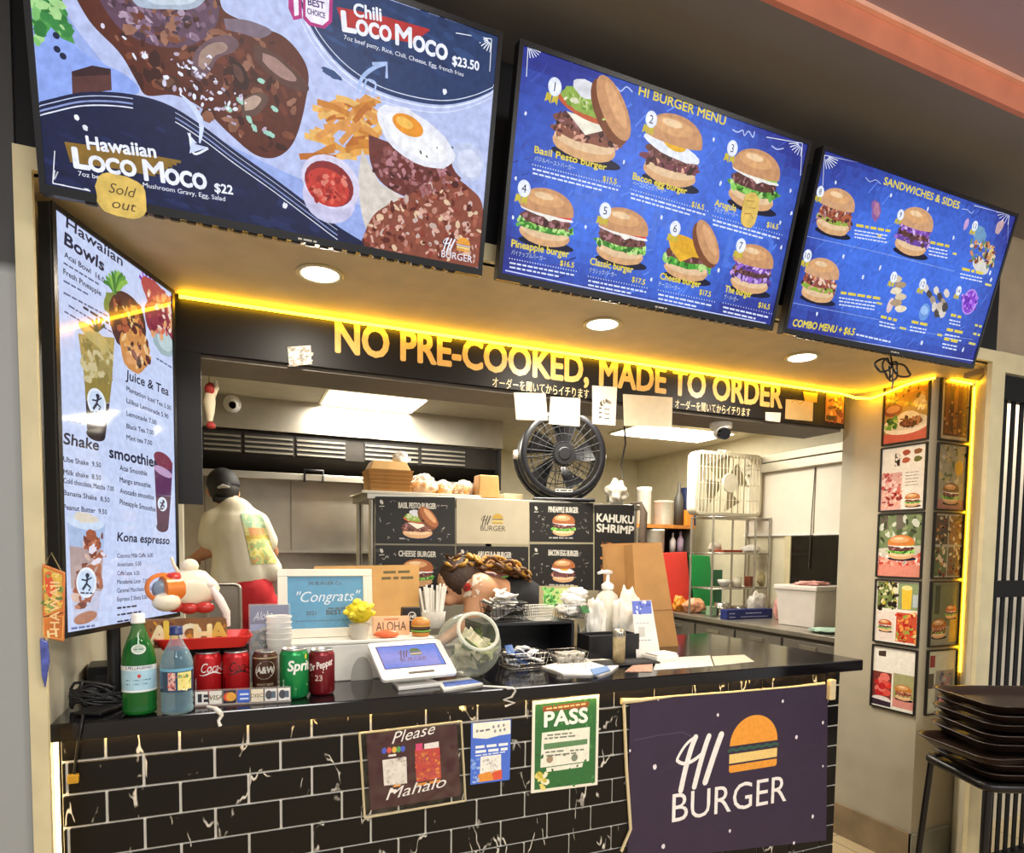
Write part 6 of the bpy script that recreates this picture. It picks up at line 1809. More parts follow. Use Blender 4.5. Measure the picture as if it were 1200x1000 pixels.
# dome camera on the bulkhead
c = at_y(272, 474, 4.6); c.y = 4.599
t = thing('dome_camera', 'white dome security camera on the steel bulkhead at the left', 'camera', c)
MB().cyl((0, 0, 0), (0, -.05, 0), .055, .05, 20).build('base', M('white_plastic', '#ece9e2', .35), t)
MB().sph((0, -.06, -.012), (.042, .042, .042)).build('ball', M('white_plastic', '#ece9e2', .35), t)
MB().cyl((.002, -.09, -.022), (.003, -.106, -.03), .024, .02, 16).build('lens', M('black_lens', '#0c0c0e', .1), t)
c = at_y(845, 490, 2.36); c.z = 2.0075
t = thing('turret_camera', 'white turret security camera under the header, right of the papers', 'camera', c)
MB().lathe([(.05, 0), (.05, -.022), (.03, -.03), (0, -.03)], n=24).build('base', M('white_plastic', '#ece9e2', .35), t)
MB().sph((-.01, -.015, -.042), (.036, .036, .034)).build('ball', M('white_plastic', '#ece9e2', .35), t)
MB().cyl((-.015, -.03, -.05), (-.022, -.056, -.058), .028, .026, 18).build('black_lens', M('black_lens', '#0c0c0e', .1), t)
# little hanging doll at the left edge of the opening
hy = 2.40
c = at_y(245, 452, hy); c.z = 2.005
t = thing('hanging_doll', 'small red and cream doll hanging at the left edge of the opening', 'ornament', c)
def L(x, y, Y=hy): return at_y(x, y, Y)-c
MB().tube([(0, 0, 0), L(245, 450)], .002, 5).build('string', M('jute_string', '#8a7a50', .8), t)
MB().blob(L(246, 456), (.018, .014, .022), .2, 5, 2, 2).build('red_cap', M('red_cloth', '#a8342c', .7), t)
MB().tube([L(246, 462), L(245, 472), L(246, 484), L(246, 494)], [.016, .020, .014, .008], 8).build('cream_body', M('cream_cloth', '#e8d8b8', .7), t)
MB().tube([L(249, 466), L(254, 455), L(253, 446)], [.009, .008, .005], 6).build('cream_arm', M('cream_cloth', '#e8d8b8', .7), t)
MB().blob(L(247, 499), (.016, .014, .012), .2, 5, 4, 2).build('red_shoe', M('red_cloth', '#a8342c', .7), t)

# ---------------------------------------------------------------- people
def body(name, caps, mat, parent, voxel=.012, it=6, balls=()):
    m = MB()
    for p0, r0, p1, r1 in caps:
        p0, p1 = Vector(p0), Vector(p1)
        m.sph(p0, r0, 14, 10); m.sph(p1, r1, 14, 10)
        if (p1-p0).length > 1e-4: m.cyl(p0, p1, r0, r1, 14)
    for c, r, rot in balls:
        m.sph(c, r, 18, 14, mat=rot)
    o = m.build(name, mat, parent)
    r = o.modifiers.new('remesh', 'REMESH'); r.mode = 'VOXEL'; r.voxel_size = voxel; r.use_smooth_shade = True
    s = o.modifiers.new('smooth', 'SMOOTH'); s.iterations = it; s.factor = .5
    return o
def hand(w, d, palm=.03):
    """palm, four unequal fingers and a thumb from wrist w pointing along d"""
    d = Vector(d).normalized(); s = d.cross(Vector((0, 0, 1))).normalized(); n = s.cross(d)
    caps = [(w, .026, Vector(w)+d*.05, .028), (Vector(w)+d*.02+s*.015, .02, Vector(w)+d*.075+s*.022, .016), (Vector(w)+d*.02-s*.015, .02, Vector(w)+d*.075-s*.022, .016)]
    for i, (o, l) in enumerate(((-.03, .055), (-.011, .07), (.009, .075), (.029, .068))):
        b = Vector(w)+d*.085+s*o; k = b+d*l*.5-n*.008; e = k+d*l*.4-n*.028
        caps += [(b, .0095, k, .009), (k, .009, e, .008)]
    b = Vector(w)+d*.03+s*.034; k = b+d*.03+s*.025-n*.012
    caps += [(b, .012, k, .010), (k, .010, k+d*.03-n*.01, .009)]
    return caps
skin = M('warm_skin', '#c48a66', .5, nz=.06)
skin2 = M('tan_skin', '#d09a74', .5, nz=.06)
CY = 4.15
base = Vector((at_y(295, 690, CY).x, CY, .2))
t = thing('person', 'cook in a cream T-shirt and dark cap seen from behind at the back wall', 'person', base)
def B(x, y, Y=CY): return at_y(x, y, Y)-base
hip = B(292, 692); pel = B(291, 700); che = B(277, 622, CY-.01); upp = B(276, 604, CY); nk = B(271, 591, CY+.05); hd = B(262, 574, CY+.09)
sl, sr = B(250, 611, CY-.02), B(302, 613, CY)
el, er = B(245, 645, CY+.03), B(318, 648, CY+.2)
wl, wr = B(228, 655, CY+.22), B(295, 662, CY+.38)
kn = [Vector((pel.x-.1, .03, .50)), Vector((pel.x+.1, .06, .50))]
ft = [Vector((pel.x-.11, -.03, .07)), Vector((pel.x+.11, -.0, .07))]
caps = [(pel, .10, che, .12), (che, .13, upp, .095), (upp, .075, nk, .056), (nk, .055, hd, .06),
        (sl, .062, el, .046), (el, .045, wl, .03), (sr, .062, er, .046), (er, .045, wr, .03), (upp, .08, sl, .062), (upp, .08, sr, .062)]
for k, f in zip(kn, ft): caps += [(pel+Vector(((k.x-pel.x)*.8, 0, -.03)), .09, k, .06), (k, .058, f, .04), (f+Vector((0, 0, -.02)), .045, f+Vector((-.02, .13, -.035)), .035)]
caps += hand(wl, wl-el)+hand(wr, wr-er)
hrot = Matrix.Rotation(.35, 3, 'X') @ Matrix.Rotation(-.25, 3, 'Y')
body('body', caps, skin, t, .011, 5, [(hd+Vector((0, .01, 0)), (.078, .098, .112), hrot), (hd+Vector((-.02, .1, -.02)), (.014, .022, .02), None), (hd+Vector((-.082, .0, -.02)), (.014, .022, .032), None), (hd+Vector((.08, .0, -.02)), (.014, .022, .032), None)])
shc = [(B(288, 674, CY), .135, che, .15), (che, .148, upp, .11), (upp, .09, sl, .07), (upp, .09, sr, .07), (sl, .07, sl+(el-sl)*.6, .072), (sr, .07, sr+(er-sr)*.6, .072),
       (B(266, 682), .095, che, .12), (B(314, 668), .085, che, .12)]
shirt = body('shirt', shc, M('cream_cotton', '#e6dcc4', .8, nz=.07, scale=7, bump=1.0), t, .014, 5)
pc = [(pel+Vector((0, 0, .06)), .13, pel+Vector((0, 0, .0)), .15), (pel+Vector((0, 0, .03)), .15, pel+Vector((0, 0, -.04)), .145)]
for k in kn: pc += [(pel+Vector(((k.x-pel.x)*.8, 0, -.05)), .10, k+Vector((0, 0, .06)), .09)]
body('red_shorts', pc, M('red_cotton', '#c3222b', .8, nz=.08), t, .014, 4)
hr = MB().sph(hd+Vector((.0, -.008, .008)), (.087, .103, .112), 20, 14, mat=hrot)
hr.v = [v if v[2] > hd.z-.075 else (hd.x+(v[0]-hd.x)*.8, hd.y+(v[1]-hd.y)*.8, hd.z-.075) for v in hr.v]
hr.build('hair', M('black_hair', '#17130f', .6, nz=.3, scale=60), t)
cp = MB().sph(hd+Vector((-.002, .0, .03)), (.094, .110, .10), 20, 14, mat=hrot)
cp.v = [v if v[2] > hd.z+.02 else (v[0], v[1], hd.z+.02) for v in cp.v]
bc = hd+Vector((-.03, .14, .03))
cp.sph(bc, (.07, .075, .010), 16, 8, mat=Matrix.Rotation(.3, 3, 'X'))
cp.build('cap', M('black_cap_cloth', '#121214', .7), t)
MB().tube([hd+Vector((-.03, -.112, .0)), hd+Vector((.0, -.119, .012)), hd+Vector((.035, -.112, .006))], [.006, .012, .006], 8).build('cap_strap', M('grey_strap', '#b5b1a8', .6), t)
MB().tube([hd+Vector((-.05, -.075, -.06)), hd+Vector((-.0, -.1, -.075)), hd+Vector((.05, -.075, -.06))], .02, 8).build('nape_hair', M('black_hair', '#17130f', .6, nz=.3, scale=60), t)

from mathutils.bvhtree import BVHTree
def decal(obj, corners, nx, ny, colf, name, lift=.004):
    """a printed patch laid onto a garment, following its surface"""
    bpy.context.view_layer.update()
    dg = bpy.context.evaluated_depsgraph_get()
    ev = obj.evaluated_get(dg); me = ev.to_mesh()
    mwm = obj.matrix_world
    bv = BVHTree.FromPolygons([mwm @ v.co for v in me.vertices], [tuple(p.vertices) for p in me.polygons])
    ev.to_mesh_clear()
    par = obj.parent; inv = par.matrix_world.inverted()
    (ax, ay), (bx, by_), (cx, cy), (dx, dy) = corners
    vs = []; ok = []
    for j in range(ny+1):
        for i in range(nx+1):
            u, v = i/nx, j/ny
            x = (ax*(1-u)+bx*u)*(1-v)+(dx*(1-u)+cx*u)*v; y = (ay*(1-u)+by_*u)*(1-v)+(dy*(1-u)+cy*u)*v
            d = ray(x, y).normalized()
            h = bv.ray_cast(EYE, d)
            ok.append(h[0] is not None)
            vs.append(inv @ (h[0]-d*lift) if h[0] is not None else Vector())
    fs = []; cs = []
    for j in range(ny):
        for i in range(nx):
            q_ = [j*(nx+1)+i, j*(nx+1)+i+1, (j+1)*(nx+1)+i+1, (j+1)*(nx+1)+i]
            if all(ok[k] for k in q_):
                c = colf((i+.5)/nx, (j+.5)/ny)
                if c: fs.append(q_); cs.append(hexl(c))
    used = sorted({k for f in fs for k in f}); mp = {k: i for i, k in enumerate(used)}
    me = D.meshes.new(name); me.from_pydata([vs[k] for k in used], [], [[mp[k] for k in f] for f in fs]); me.update()
    me.materials.append(Mart('cloth_print', rough=.8))
    at = me.color_attributes.new('Col', 'FLOAT_COLOR', 'CORNER')
    for p, c in zip(me.polygons, cs):
        p.use_smooth = True
        for li in p.loop_indices: at.data[li].color = c
    o = D.objects.new(name, me); COL.objects.link(o); o.parent = par
    return o
def shirt_print(u, v):
    n_ = noise.noise(Vector((u*5, v*7, 3)))
    if v < .14: return '#9dbb94' if n_ > -.1 else '#d8cc98'
    if v < .28: return '#c4d0a0' if n_ > 0 else '#a0c09c'
    if .28 <= v < .42: return '#d89c68' if .2 < u < .85 else '#d8cf8a'
    if v < .5: return '#c9a850'
    return ['#cdbf5c', '#d8cc80', '#9cb070', '#c49a64'][int((n_+.6)*3.4) % 4]
decal(shirt, [(282, 602), (307, 603), (325, 660), (295, 662)], 26, 40, shirt_print, 'back_print')

# woman leaning over behind the counter
WY = 2.92
base = Vector((at_y(640, 740, WY).x, WY, .2))
t = thing('person', 'woman in a black top bending forward behind the pass, hair over her back', 'person', base)
def B(x, y, Y=WY): return at_y(x, y, Y)-base
pel = B(648, 742, WY+.02); che = B(598, 704, WY); upp = B(574, 694, WY-.01); nk = B(556, 688, WY-.02); hd = B(537, 684, WY-.06)
sn = B(562, 690, WY-.13); sf = B(572, 690, WY+.14)
en = B(552, 728, WY-.15); ef = B(556, 726, WY+.16); wn = B(528, 744, WY-.12); wf = B(530, 744, WY+.08)
kn = [Vector((pel.x+.03, -.09, .46)), Vector((pel.x+.03, .1, .46))]
ft = [Vector((pel.x+.05, -.09, .06)), Vector((pel.x+.05, .1, .06))]
caps = [(pel, .13, che, .105), (che, .105, upp, .085), (upp, .07, nk, .05), (nk, .048, hd, .052), (upp, .08, sn, .068), (upp, .08, sf, .068),
        (sn, .075, sn+(en-sn)*.4, .056), (sn+(en-sn)*.4, .056, en, .042), (en, .04, wn, .027), (sf, .07, ef, .042), (ef, .04, wf, .027)]
for k, f in zip(kn, ft): caps += [(pel+Vector((0, (k.y-pel.y)*.8, -.03)), .095, k, .06), (k, .058, f, .038), (f+Vector((0, 0, -.015)), .04, f+Vector((-.13, 0, -.03)), .03)]
caps += hand(wn, wn-en)+hand(wf, wf-ef)
hrot = Matrix.Rotation(-.75, 3, 'Y')
fwd = Vector((-.8, -.1, -.6)).normalized()
balls = [(hd, (.095, .075, .108), hrot), (hd+fwd*.095, (.02, .012, .014), None), (hd+Vector((-.05, -.02, -.075)), (.035, .03, .03), None), (hd+Vector((.012, -.078, -.012)), (.022, .012, .03), None)]
wb = body('body', caps, skin2, t, .010, 5, balls)
# face: brow, eyes, mouth on the side that shows
MB().sph(hd+Vector((-.078, -.052, -.035)), (.012, .008, .008), 10, 8).sph(hd+Vector((-.088, .03, -.03)), (.012, .008, .008), 10, 8).build('eyes', M('dark_eye', '#241a16', .3), t)
MB().tube([hd+Vector((-.075, -.04, -.088)), hd+Vector((-.086, -.01, -.085)), hd+Vector((-.082, .02, -.084))], [.004, .006, .004], 6).build('mouth', M('lip_red', '#a84a44', .5), t)
tk = [(pel, .14, che, .115), (che, .114, B(582, 698), .092), (B(640, 728), .135, B(606, 700), .115)]
body('black_top', tk, M('black_jersey', '#121214', .75, nz=.15), t, .012, 4)
tr_ = [(pel+Vector((0, 0, .0)), .142, pel+Vector((0, 0, -.05)), .14)]
for k, f in zip(kn, ft): tr_ += [(pel+Vector((0, (k.y-pel.y)*.8, -.04)), .105, k, .075), (k, .073, f+Vector((0, 0, .03)), .055)]
body('trousers', tr_, M('dark_denim', '#20242e', .8), t, .014, 4)
# hair: dark crown with a knot, a golden curly length thrown over the back
hm = MB()
hm.sph(hd+Vector((.012, .0, .018)), (.105, .088, .112), 20, 14, mat=hrot)
hm.v = [v for v in hm.v]
hm.build('dark_hair', M('dark_brown_hair', '#3a2416', .6, nz=.4, scale=50, bump=1), t)
rnd = random.Random(15)
for i in range(16):
    c = hd+Vector((rnd.uniform(-.06, .08), rnd.uniform(-.07, .05), rnd.uniform(.07, .125)))
    pts = [c+Vector((.03*math.cos(k*.9+i)*(.4+.06*k), .025*math.sin(k*.9+i), .016*math.sin(k*.7+i*2))) for k in range(7)]
    MB().tube(pts, [.004, .009, .010, .010, .009, .008, .003], 6).build('hair_knot_strand', M(['golden_hair', 'brown_hair'][i % 2], ['#b8862f', '#5a3818'][i % 2], .5, nz=.4, scale=60), t)
path = [B(553, 668, WY-.06), B(570, 659, WY-.05), B(590, 662, WY-.04), B(606, 668, WY-.04), B(620, 678, WY-.05)]
for i in range(22):
    off = Vector((rnd.uniform(-.01, .01), rnd.uniform(-.05, .05), rnd.uniform(-.028, .022)))
    pts = []
    for k in range(21):
        u = k/20*(len(path)-1); j = min(int(u), len(path)-2); f = u-j
        p = path[j].lerp(path[j+1], f)+off*(.6+.6*math.sin(PI*k/20))
        p += Vector((0, .012*math.sin(k*1.1+i), .012*math.cos(k*1.1+i*1.7)))
        pts.append(p)
    MB().tube(pts, [.004]+[.0085]*18+[.006, .002], 6).build('curly_lock', M(['golden_hair', 'amber_hair', 'brown_hair'][i % 3], ['#b8862f', '#a06a24', '#5a3818'][i % 3], .5, nz=.4, scale=60), t)
def tattoo(u, v):
    n_ = noise.noise(Vector((u*4.2, v*4.2, 8)))
    if u > .55 and n_ < .1: return None
    d = math.hypot(u-.25, v-.55)
    if d < .2: return '#c8342c' if n_ > -.15 else '#8a2420'
    if n_ > .12: return '#efe0cc'
    if n_ < -.22: return '#3a2c2c'
    return None
decal(wb, [(541, 676), (568, 672), (560, 700), (543, 700)], 18, 18, tattoo, 'shoulder_tattoo', .003)

# ---------------------------------------------------------------- pass shelf with posters
SY = 3.2
xl, xr = at_y(430, 585, SY).x, at_y(752, 590, SY).x
t = thing('pass_shelf', 'steel pass shelf carrying the drum fan and hung with burger posters', 'shelf', ((xl+xr)/2, SY, .2))
w = xr-xl; zt = 1.69-.2
MB().bb(-w/2, w/2, 0, .42, zt-.03, zt).build('top', m_steel, t, .004)
for x in (-w/2+.03, w/2-.03):
    for y in (.03, .39): MB().cyl((x, y, 0), (x, y, zt-.03), .016, n=12).build('leg', m_steel, t)
MB().bb(-w/2, w/2, .0, .42, .68, .71).build('lower_shelf', m_steel2, t)
PYY = SY-.012
def poster(name, label, corners, col, draw, cat='poster', group='posters hung on the pass shelf'):
    P = [at_y(x, y, PYY) for x, y in corners]; c = sum(P, Vector())/4
    t = thing(name, label, cat, (c.x, PYY, c.z), 0, group)
    l = [(p.x-c.x, p.z-c.z) for p in P]
    MB().prism(l, -.002, .003).build('panel', M('poster_'+col[1:], col, .6, nz=.06), t)
    a = Art(-.0022, 1e-4, Vector((c.x, PYY, c.z)), Vector((1, 0, 0)), Vector((0, 0, 1)))
    draw(a, l)
    a.build('print', Mart('poster_print', rough=.6), t)
def chalk(a, corners, seed, n=46):
    rnd = random.Random(seed)
    (x0, y0), (x1, _), (_, y1) = corners[0], corners[1], corners[2]
    for i in range(n):
        x, y = rnd.uniform(x0+3, x1-5), rnd.uniform(y0+5, y1-4)
        if x0+.28*(x1-x0) < x < x1-.25*(x1-x0): 
            if rnd.random() < .8: continue
        c = rnd.choice(['#8a8680', '#b0aca4', '#6a6660'])
        pts = [(x+rnd.uniform(-1, 1)*k*1.2, y+rnd.uniform(-2, 2)) for k in range(4)]
        a.stroke(a.Q(pts), .0035, c, 2, True)
def bposter(kind, title, seed, cx=.5, cy=.58, wf=.34):
    def f(a, l):
        cs = f.corners
        (x0, y0), (x1, y1), (x2, y2) = cs[0], cs[1], cs[2]
        chalk(a, cs, seed)
        W_ = x1-x0; H_ = y2-y0
        a.ptext(title, (x0+W_*.29, y0+H_*.24), (x0+W_*.76, y0+H_*.25+.6), 6.5, '#c9c4b8', 3, .03)
        p = a.q(x0+W_*cx, y0+H_*cy); k = a.k(x0+W_*cx, y0+H_*cy)
        burger(a, p[0], p[1], W_*wf*k*1.02, kind, 4, seed, '#a86438')
        a.greek((x0+W_*.3, y0+H_*.88), (x0+W_*.72, y0+H_*.89), 2.6, '#b0aca4', 3, seed)
        p = a.q(x0+7, y0+8); a.ell(p[0], p[1]+.006, .008, .012, '#c9c4b8', 3, 30); a.stroke([(p[0]-.012, p[1]-.016), (p[0]+.014, p[1]-.014)], .004, '#c9c4b8', 3)
    return f
for kd, ti, cs, lab, cyy in (('pesto', 'BASIL PESTO BURGER', [(440, 582), (533, 583), (533, 638), (440, 637)], 'black chalk-style poster of the pesto burger, top left of the pass', .6),
                        ('classic', 'CHEESE BURGER', [(440, 639), (533, 640), (533, 693), (440, 692)], 'black chalk-style CHEESE BURGER poster below the pesto one', .62),
                        ('green', 'ARUGULA BURGER', [(535, 640), (619, 641), (619, 693), (535, 692)], 'black chalk-style poster below the cream logo panel', .62),
                        ('classic', 'PINEAPPLE BURGER', [(621, 589), (695, 590), (695, 636), (621, 635)], 'black chalk-style poster right of the cream logo panel', .58),
                        ('egg', 'BACON EGG BURGER', [(621, 638), (695, 638), (695, 692), (621, 691)], 'black chalk-style EGG BURGER poster below the pineapple one', .6)):
    f = bposter(kd, ti, int(cs[0][0]+cs[0][1]), .53, cyy, .42); f.corners = cs
    poster('menu_poster', lab, cs, '#16130f', f)
def dr(a, l):
    p = a.q(563, 622); p2 = a.q(592, 623)
    logo(a, p[0], p[1], p2[0]-p[0], '#3a3830', True, 2, '#b9963c', '#d0b870', '')
poster('logo_panel', 'cream panel with a small burger logo in the middle of the pass', [(535, 584), (620, 587), (620, 638), (535, 637)], '#b9ae94', dr)
def dr(a, l):
    a.ptext('KAHUKU', (699, 611), (742, 614), 9, '#d8d2c4', 3, .04); a.ptext('SHRIMP', (699, 623), (742, 626), 9, '#d8d2c4', 3, .04)
    p = a.q(715, 652); a.ell(p[0], p[1], .05, .08, '#8a5230', 3, wob=.3); a.speck(a.Q([(704, 636), (726, 636), (726, 672), (704, 672)]), 40, ['#b8783c', '#6a3a20', '#d8a868'], .014, 4, 4)
poster('menu_poster', 'black KAHUKU SHRIMP poster at the right end of the pass', [(697, 592), (743, 592), (743, 692), (697, 692)], '#15110e', dr)

# things on the pass shelf
TZ = 1.6905
c = Vector((at_y(495, 578, SY+.1).x, SY+.2, TZ))
t = thing('white_tray', 'long white tray on the left half of the pass shelf', 'tray', c)
MB().bb(-.33, .30, -.18, .18, 0, .006).bb(-.33, .30, -.18, -.172, .006, .014).bb(-.33, .30, .172, .18, .006, .014).build('tray', M('white_tray_plastic', '#e6dfcc', .5), t, .002)
bz = TZ+.0065
kraft = M('kraft_box', '#c08f50', .7, nz=.1)
bx0 = at_y(455, 575, SY+.1)
for i in range(6):
    m = MB(); w_, d_ = .098+.002*i, .08
    z0 = .0
    vs = [(-w_, -d_, 0), (w_, -d_, 0), (w_, d_, 0), (-w_, d_, 0), (-w_-.010, -d_-.008, .019), (w_+.010, -d_-.008, .019), (w_+.010, d_+.008, .019), (-w_-.010, d_+.008, .019)]
    m.add(vs, [(3, 2, 1, 0), (4, 5, 6, 7), (0, 1, 5, 4), (1, 2, 6, 5), (2, 3, 7, 6), (3, 0, 4, 7)])
    o = m.build('takeout_box', kraft, None, .002, loc=(bx0.x, SY+.12, bz+.0195*i))
    tag(o, 'brown takeout box in the stack at the left end of the pass shelf', 'box', 'stacked takeout boxes')
m = MB(); m.add([(-.104, -.085, 0), (.104, -.085, 0), (.104, .085, 0), (-.104, .085, 0), (-.085, -.06, .045), (.085, -.06, .045), (.085, .06, .045), (-.085, .06, .045)], [(3, 2, 1, 0), (4, 5, 6, 7), (0, 1, 5, 4), (1, 2, 6, 5), (2, 3, 7, 6), (3, 0, 4, 7)])
tag(m.build('takeout_box', M('kraft_lid', '#d0a468', .7, nz=.1), None, .003, loc=(bx0.x, SY+.12, bz+.1175)), 'domed brown takeout box on top of the stack on the pass shelf', 'box', 'stacked takeout boxes')
for i, (x, r, lab) in enumerate(((497, (.068, .07, .062), 'clear bag of bread buns beside the brown takeout boxes'), (520, (.045, .065, .05), 'clear bag of bread buns, middle of the white tray'), (543, (.052, .06, .052), 'bag of golden buns at the right end of the white tray'))):
    c = Vector((at_y(x, 570, SY+.12).x, SY+.13, bz+.001))
    t = thing('bread_bag', lab, 'bread', c, 0, 'bread bags on the pass shelf')
    rnd = random.Random(i)
    for k in range(3):
        o_ = Vector(((k-1)*r[0]*.55, rnd.uniform(-.02, .02), r[2]*.55+rnd.uniform(0, .008)))
        MB().blob(o_, (r[0]*.5, r[1]*.7, r[2]*.6), .12, 4, k+i*5, 3).build('bread_bun', M('golden_bun', '#cf9448', .5, nz=.25, scale=20), None, loc=c)
        tag(COL.objects[-1], 'golden bun in '+lab.replace('clear bag of bread buns', 'the clear bread bag').replace('bag of golden buns', 'the bread bag'), 'bread', 'buns in the bread bags')
    MB().blob((0, 0, r[2]*.75), (r[0]*1.05, r[1]*1.0, r[2]*.98), .3, 10, i+9, 4, flat=r[2]*.74).build('clear_wrap', Mglass('bread_wrap', '#f4ecdc', .22, .15), t)
c = Vector((at_y(472, 548, SY+.12).x, SY+.16, bz+.1175+.046))
tag(MB().blob((0, 0, .03), (.04, .03, .032), .6, 8, 4, 3, flat=.03).build('paper_packet', M('white_tissue', '#efece4', .8, nz=.06), None, loc=c), 'crumpled white packet on top of the takeout boxes', 'packet')
c = Vector((at_y(572, 585, SY+.04).x, SY+.07, TZ))
tag(MB().add([(-.062, -.05, 0), (.062, -.05, 0), (.062, .05, 0), (-.062, .05, 0), (-.055, -.045, .125), (.055, -.045, .125), (.055, .045, .125), (-.055, .045, .125)], [(3, 2, 1, 0), (4, 5, 6, 7), (0, 1, 5, 4), (1, 2, 6, 5), (2, 3, 7, 6), (3, 0, 4, 7)]).build('paper_box', kraft, None, .006, loc=c), 'small upright kraft box left of the drum fan', 'box')
c = Vector((at_y(600, 575, SY+.2).x, SY+.25, TZ))
tag(MB().bb(-.06, .06, -.08, .08, 0, .045).build('flat_carton', M('cream_card', '#d9c49a', .7), None, .004, loc=c), 'low cream carton between the kraft box and the drum fan', 'carton')

# drum fan
FY = SY+.14
fc = at_y(656, 535, FY)
R = 50.5/ppm(fc)
yaw_ = face_cam(fc)*.5
t = thing('drum_fan', 'black drum fan on the pass shelf', 'fan', (fc.x, fc.y, TZ), yaw_)
hz = fc.z-TZ
rx = Matrix.Rotation(math.radians(90), 3, 'X')
def ringp(r, y, n=40): return [(r*math.cos(2*PI*i/n), y, hz+r*math.sin(2*PI*i/n)) for i in range(n)]
m_fan = M('black_fan_plastic', '#131318', .35)
MB().lathe([(R*.86, .10), (R*.97, .11), (R, .08), (R*.98, -.07), (R*.93, -.10), (R*.88, -.09), (R*.86, .10)], (0, 0, hz), 48, mat=rx).build('drum', m_fan, t)
g = MB()
for k in (.28, .46, .62, .76, .88): g.tube(ringp(R*k, -.102+.012*(1-k)), .0022, 5, closed=True)
for i in range(30):
    T = 2*PI*i/30
    g.tube([(R*.2*math.cos(T), -.1, hz+R*.2*math.sin(T)), (R*.9*math.cos(T+.12), -.098, hz+R*.9*math.sin(T+.12))], .0022, 5)
g.build('front_grille', m_fan, t)
g = MB()
for k in (.3, .6, .88): g.tube(ringp(R*k, .102), .003, 5, closed=True)
for i in range(16):
    T = 2*PI*i/16; g.tube([(0, .1, hz), (R*.88*math.cos(T), .1, hz+R*.88*math.sin(T))], .003, 5)
g.build('rear_grille', m_fan, t)
MB().cyl((0, -.115, hz), (0, -.06, hz), R*.24, R*.26, 28).cyl((0, -.12, hz), (0, -.115, hz), R*.13, R*.15, 24).build('hub', m_fan, t)
for i in range(5):
    T0 = 2*PI*i/5
    vs = []
    for k in range(7):
        r = R*(.22+.6*k/6)
        for s_ in (-1, 1):
            T = T0+s_*.34+.25*k/6
            vs.append((r*math.cos(T), .0+s_*.035, hz+r*math.sin(T)))
    MB().add(vs, [(2*k, 2*k+1, 2*k+3, 2*k+2) for k in range(6)], 0, True).build('blade', M('dark_grey_blade', '#2b2a2c', .35), t)
for s_ in (-1, 1): MB().cyl((s_*R*1.0, 0, hz), (s_*R*1.09, 0, hz), .03, .026, 14).build('silver_knob', M('pale_knob', '#d0ccc0', .35), t)
ub = [(R*1.06*math.cos(T), 0, hz+R*1.06*math.sin(T)) for T in [PI+PI*i/20 for i in range(21)]]
ub = [(x, y, max(z, .014)) for x, y, z in ub]
MB().tube(ub, .011, 8).build('bracket', m_fan, t)
MB().tube([(-R*.7, -.13, .012), (-R*.5, -.13, .012), (R*.5, -.13, .012), (R*.7, -.13, .012)], .011, 8).tube([(-R*.7, .13, .012), (R*.7, .13, .012)], .011, 8).tube([(-R*.6, -.13, .012), (-R*.6, .13, .012)], .011, 8).tube([(R*.6, -.13, .012), (R*.6, .13, .012)], .011, 8).build('floor_frame', m_fan, t)
a = Art(-.112, 1e-4); a.rect(-.05, hz-R*.86, .1, .018, '#b8b4ac', 1); a.greekl((-.045, hz-R*.86+.009), (.045, hz-R*.86+.009), .012, '#2a2a2e', 2); a.build('badge', Mart('sheet_print', rough=.4), t)
# cords hanging from the header
P = [at_y(731, 500, 2.46), at_y(733, 520, 2.6), at_y(728, 545, 2.9), at_y(730, 562, 3.25)]; P[0].z = 2.0
tag(MB().tube(P, .0045, 6).build('power_cable', M('black_cable', '#0e0e10', .4)), 'black cord hanging from the header beside the drum fan', 'cord')
# white cloths over the right end of the pass
for x, y, yy, r, sd, lab in ((722, 575, 3.26, (.06, .05, .07), 2, 'white cloth bundle on the pass right of the drum fan'), (738, 574, 3.44, (.04, .05, .085), 6, 'second white cloth draped at the right end of the pass')):
    c = at_y(x, y, yy); c.z = TZ+r[2]*.9; c.x = min(c.x, xr-.035)
    tag(MB().blob((0, 0, 0), r, .45, 8, sd, 4, flat=r[2]*.88).build('white_cloth', M('white_cotton_cloth', '#e8e0cc', .85, nz=.06, bump=.4), None, loc=c), lab, 'cloth')
xx = xr-.02
tag(MB().tube([(xx-.03, 3.24, 1.70), (xx+.0, 3.18, 1.70), (xx+.005, 3.155, 1.64), (xx+.0, 3.155, 1.5), (xx+.02, 3.155, 1.36)], [.008, .010, .022, .024, .014], 8).build('hanging_cloth', M('grey_brown_cloth', '#5a4a3c', .8, nz=.3), None), 'dark cloth hanging at the right end of the pass', 'cloth')

# ---------------------------------------------------------------- right side of the kitchen
t = thing('steel_counter', 'steel work counter along the right kitchen wall', 'counter', (3.4, 2.36, .2))
MB().bb(0, .635, 0, 2.24, .665, .70).build('top', m_steel, t, .005)
MB().bb(.03, .635, 0, 2.24, 0, .665).build('cabinet', M('dark_steel_front', '#5c574e', .4, metal=.5, nz=.1), t)
for i in range(5):
    y0 = .0+i*.448
    d = MB().bb(.012, .03, y0+.01, y0+.435, .40, .64); o = d.build('drawer', M('grey_steel_front', '#8a8479', .35, metal=.6, nz=.1), t, .003)
    MB().bb(.0, .012, y0+.16, y0+.29, .59, .615).build('handle', m_steel, o)
Z9 = .9005
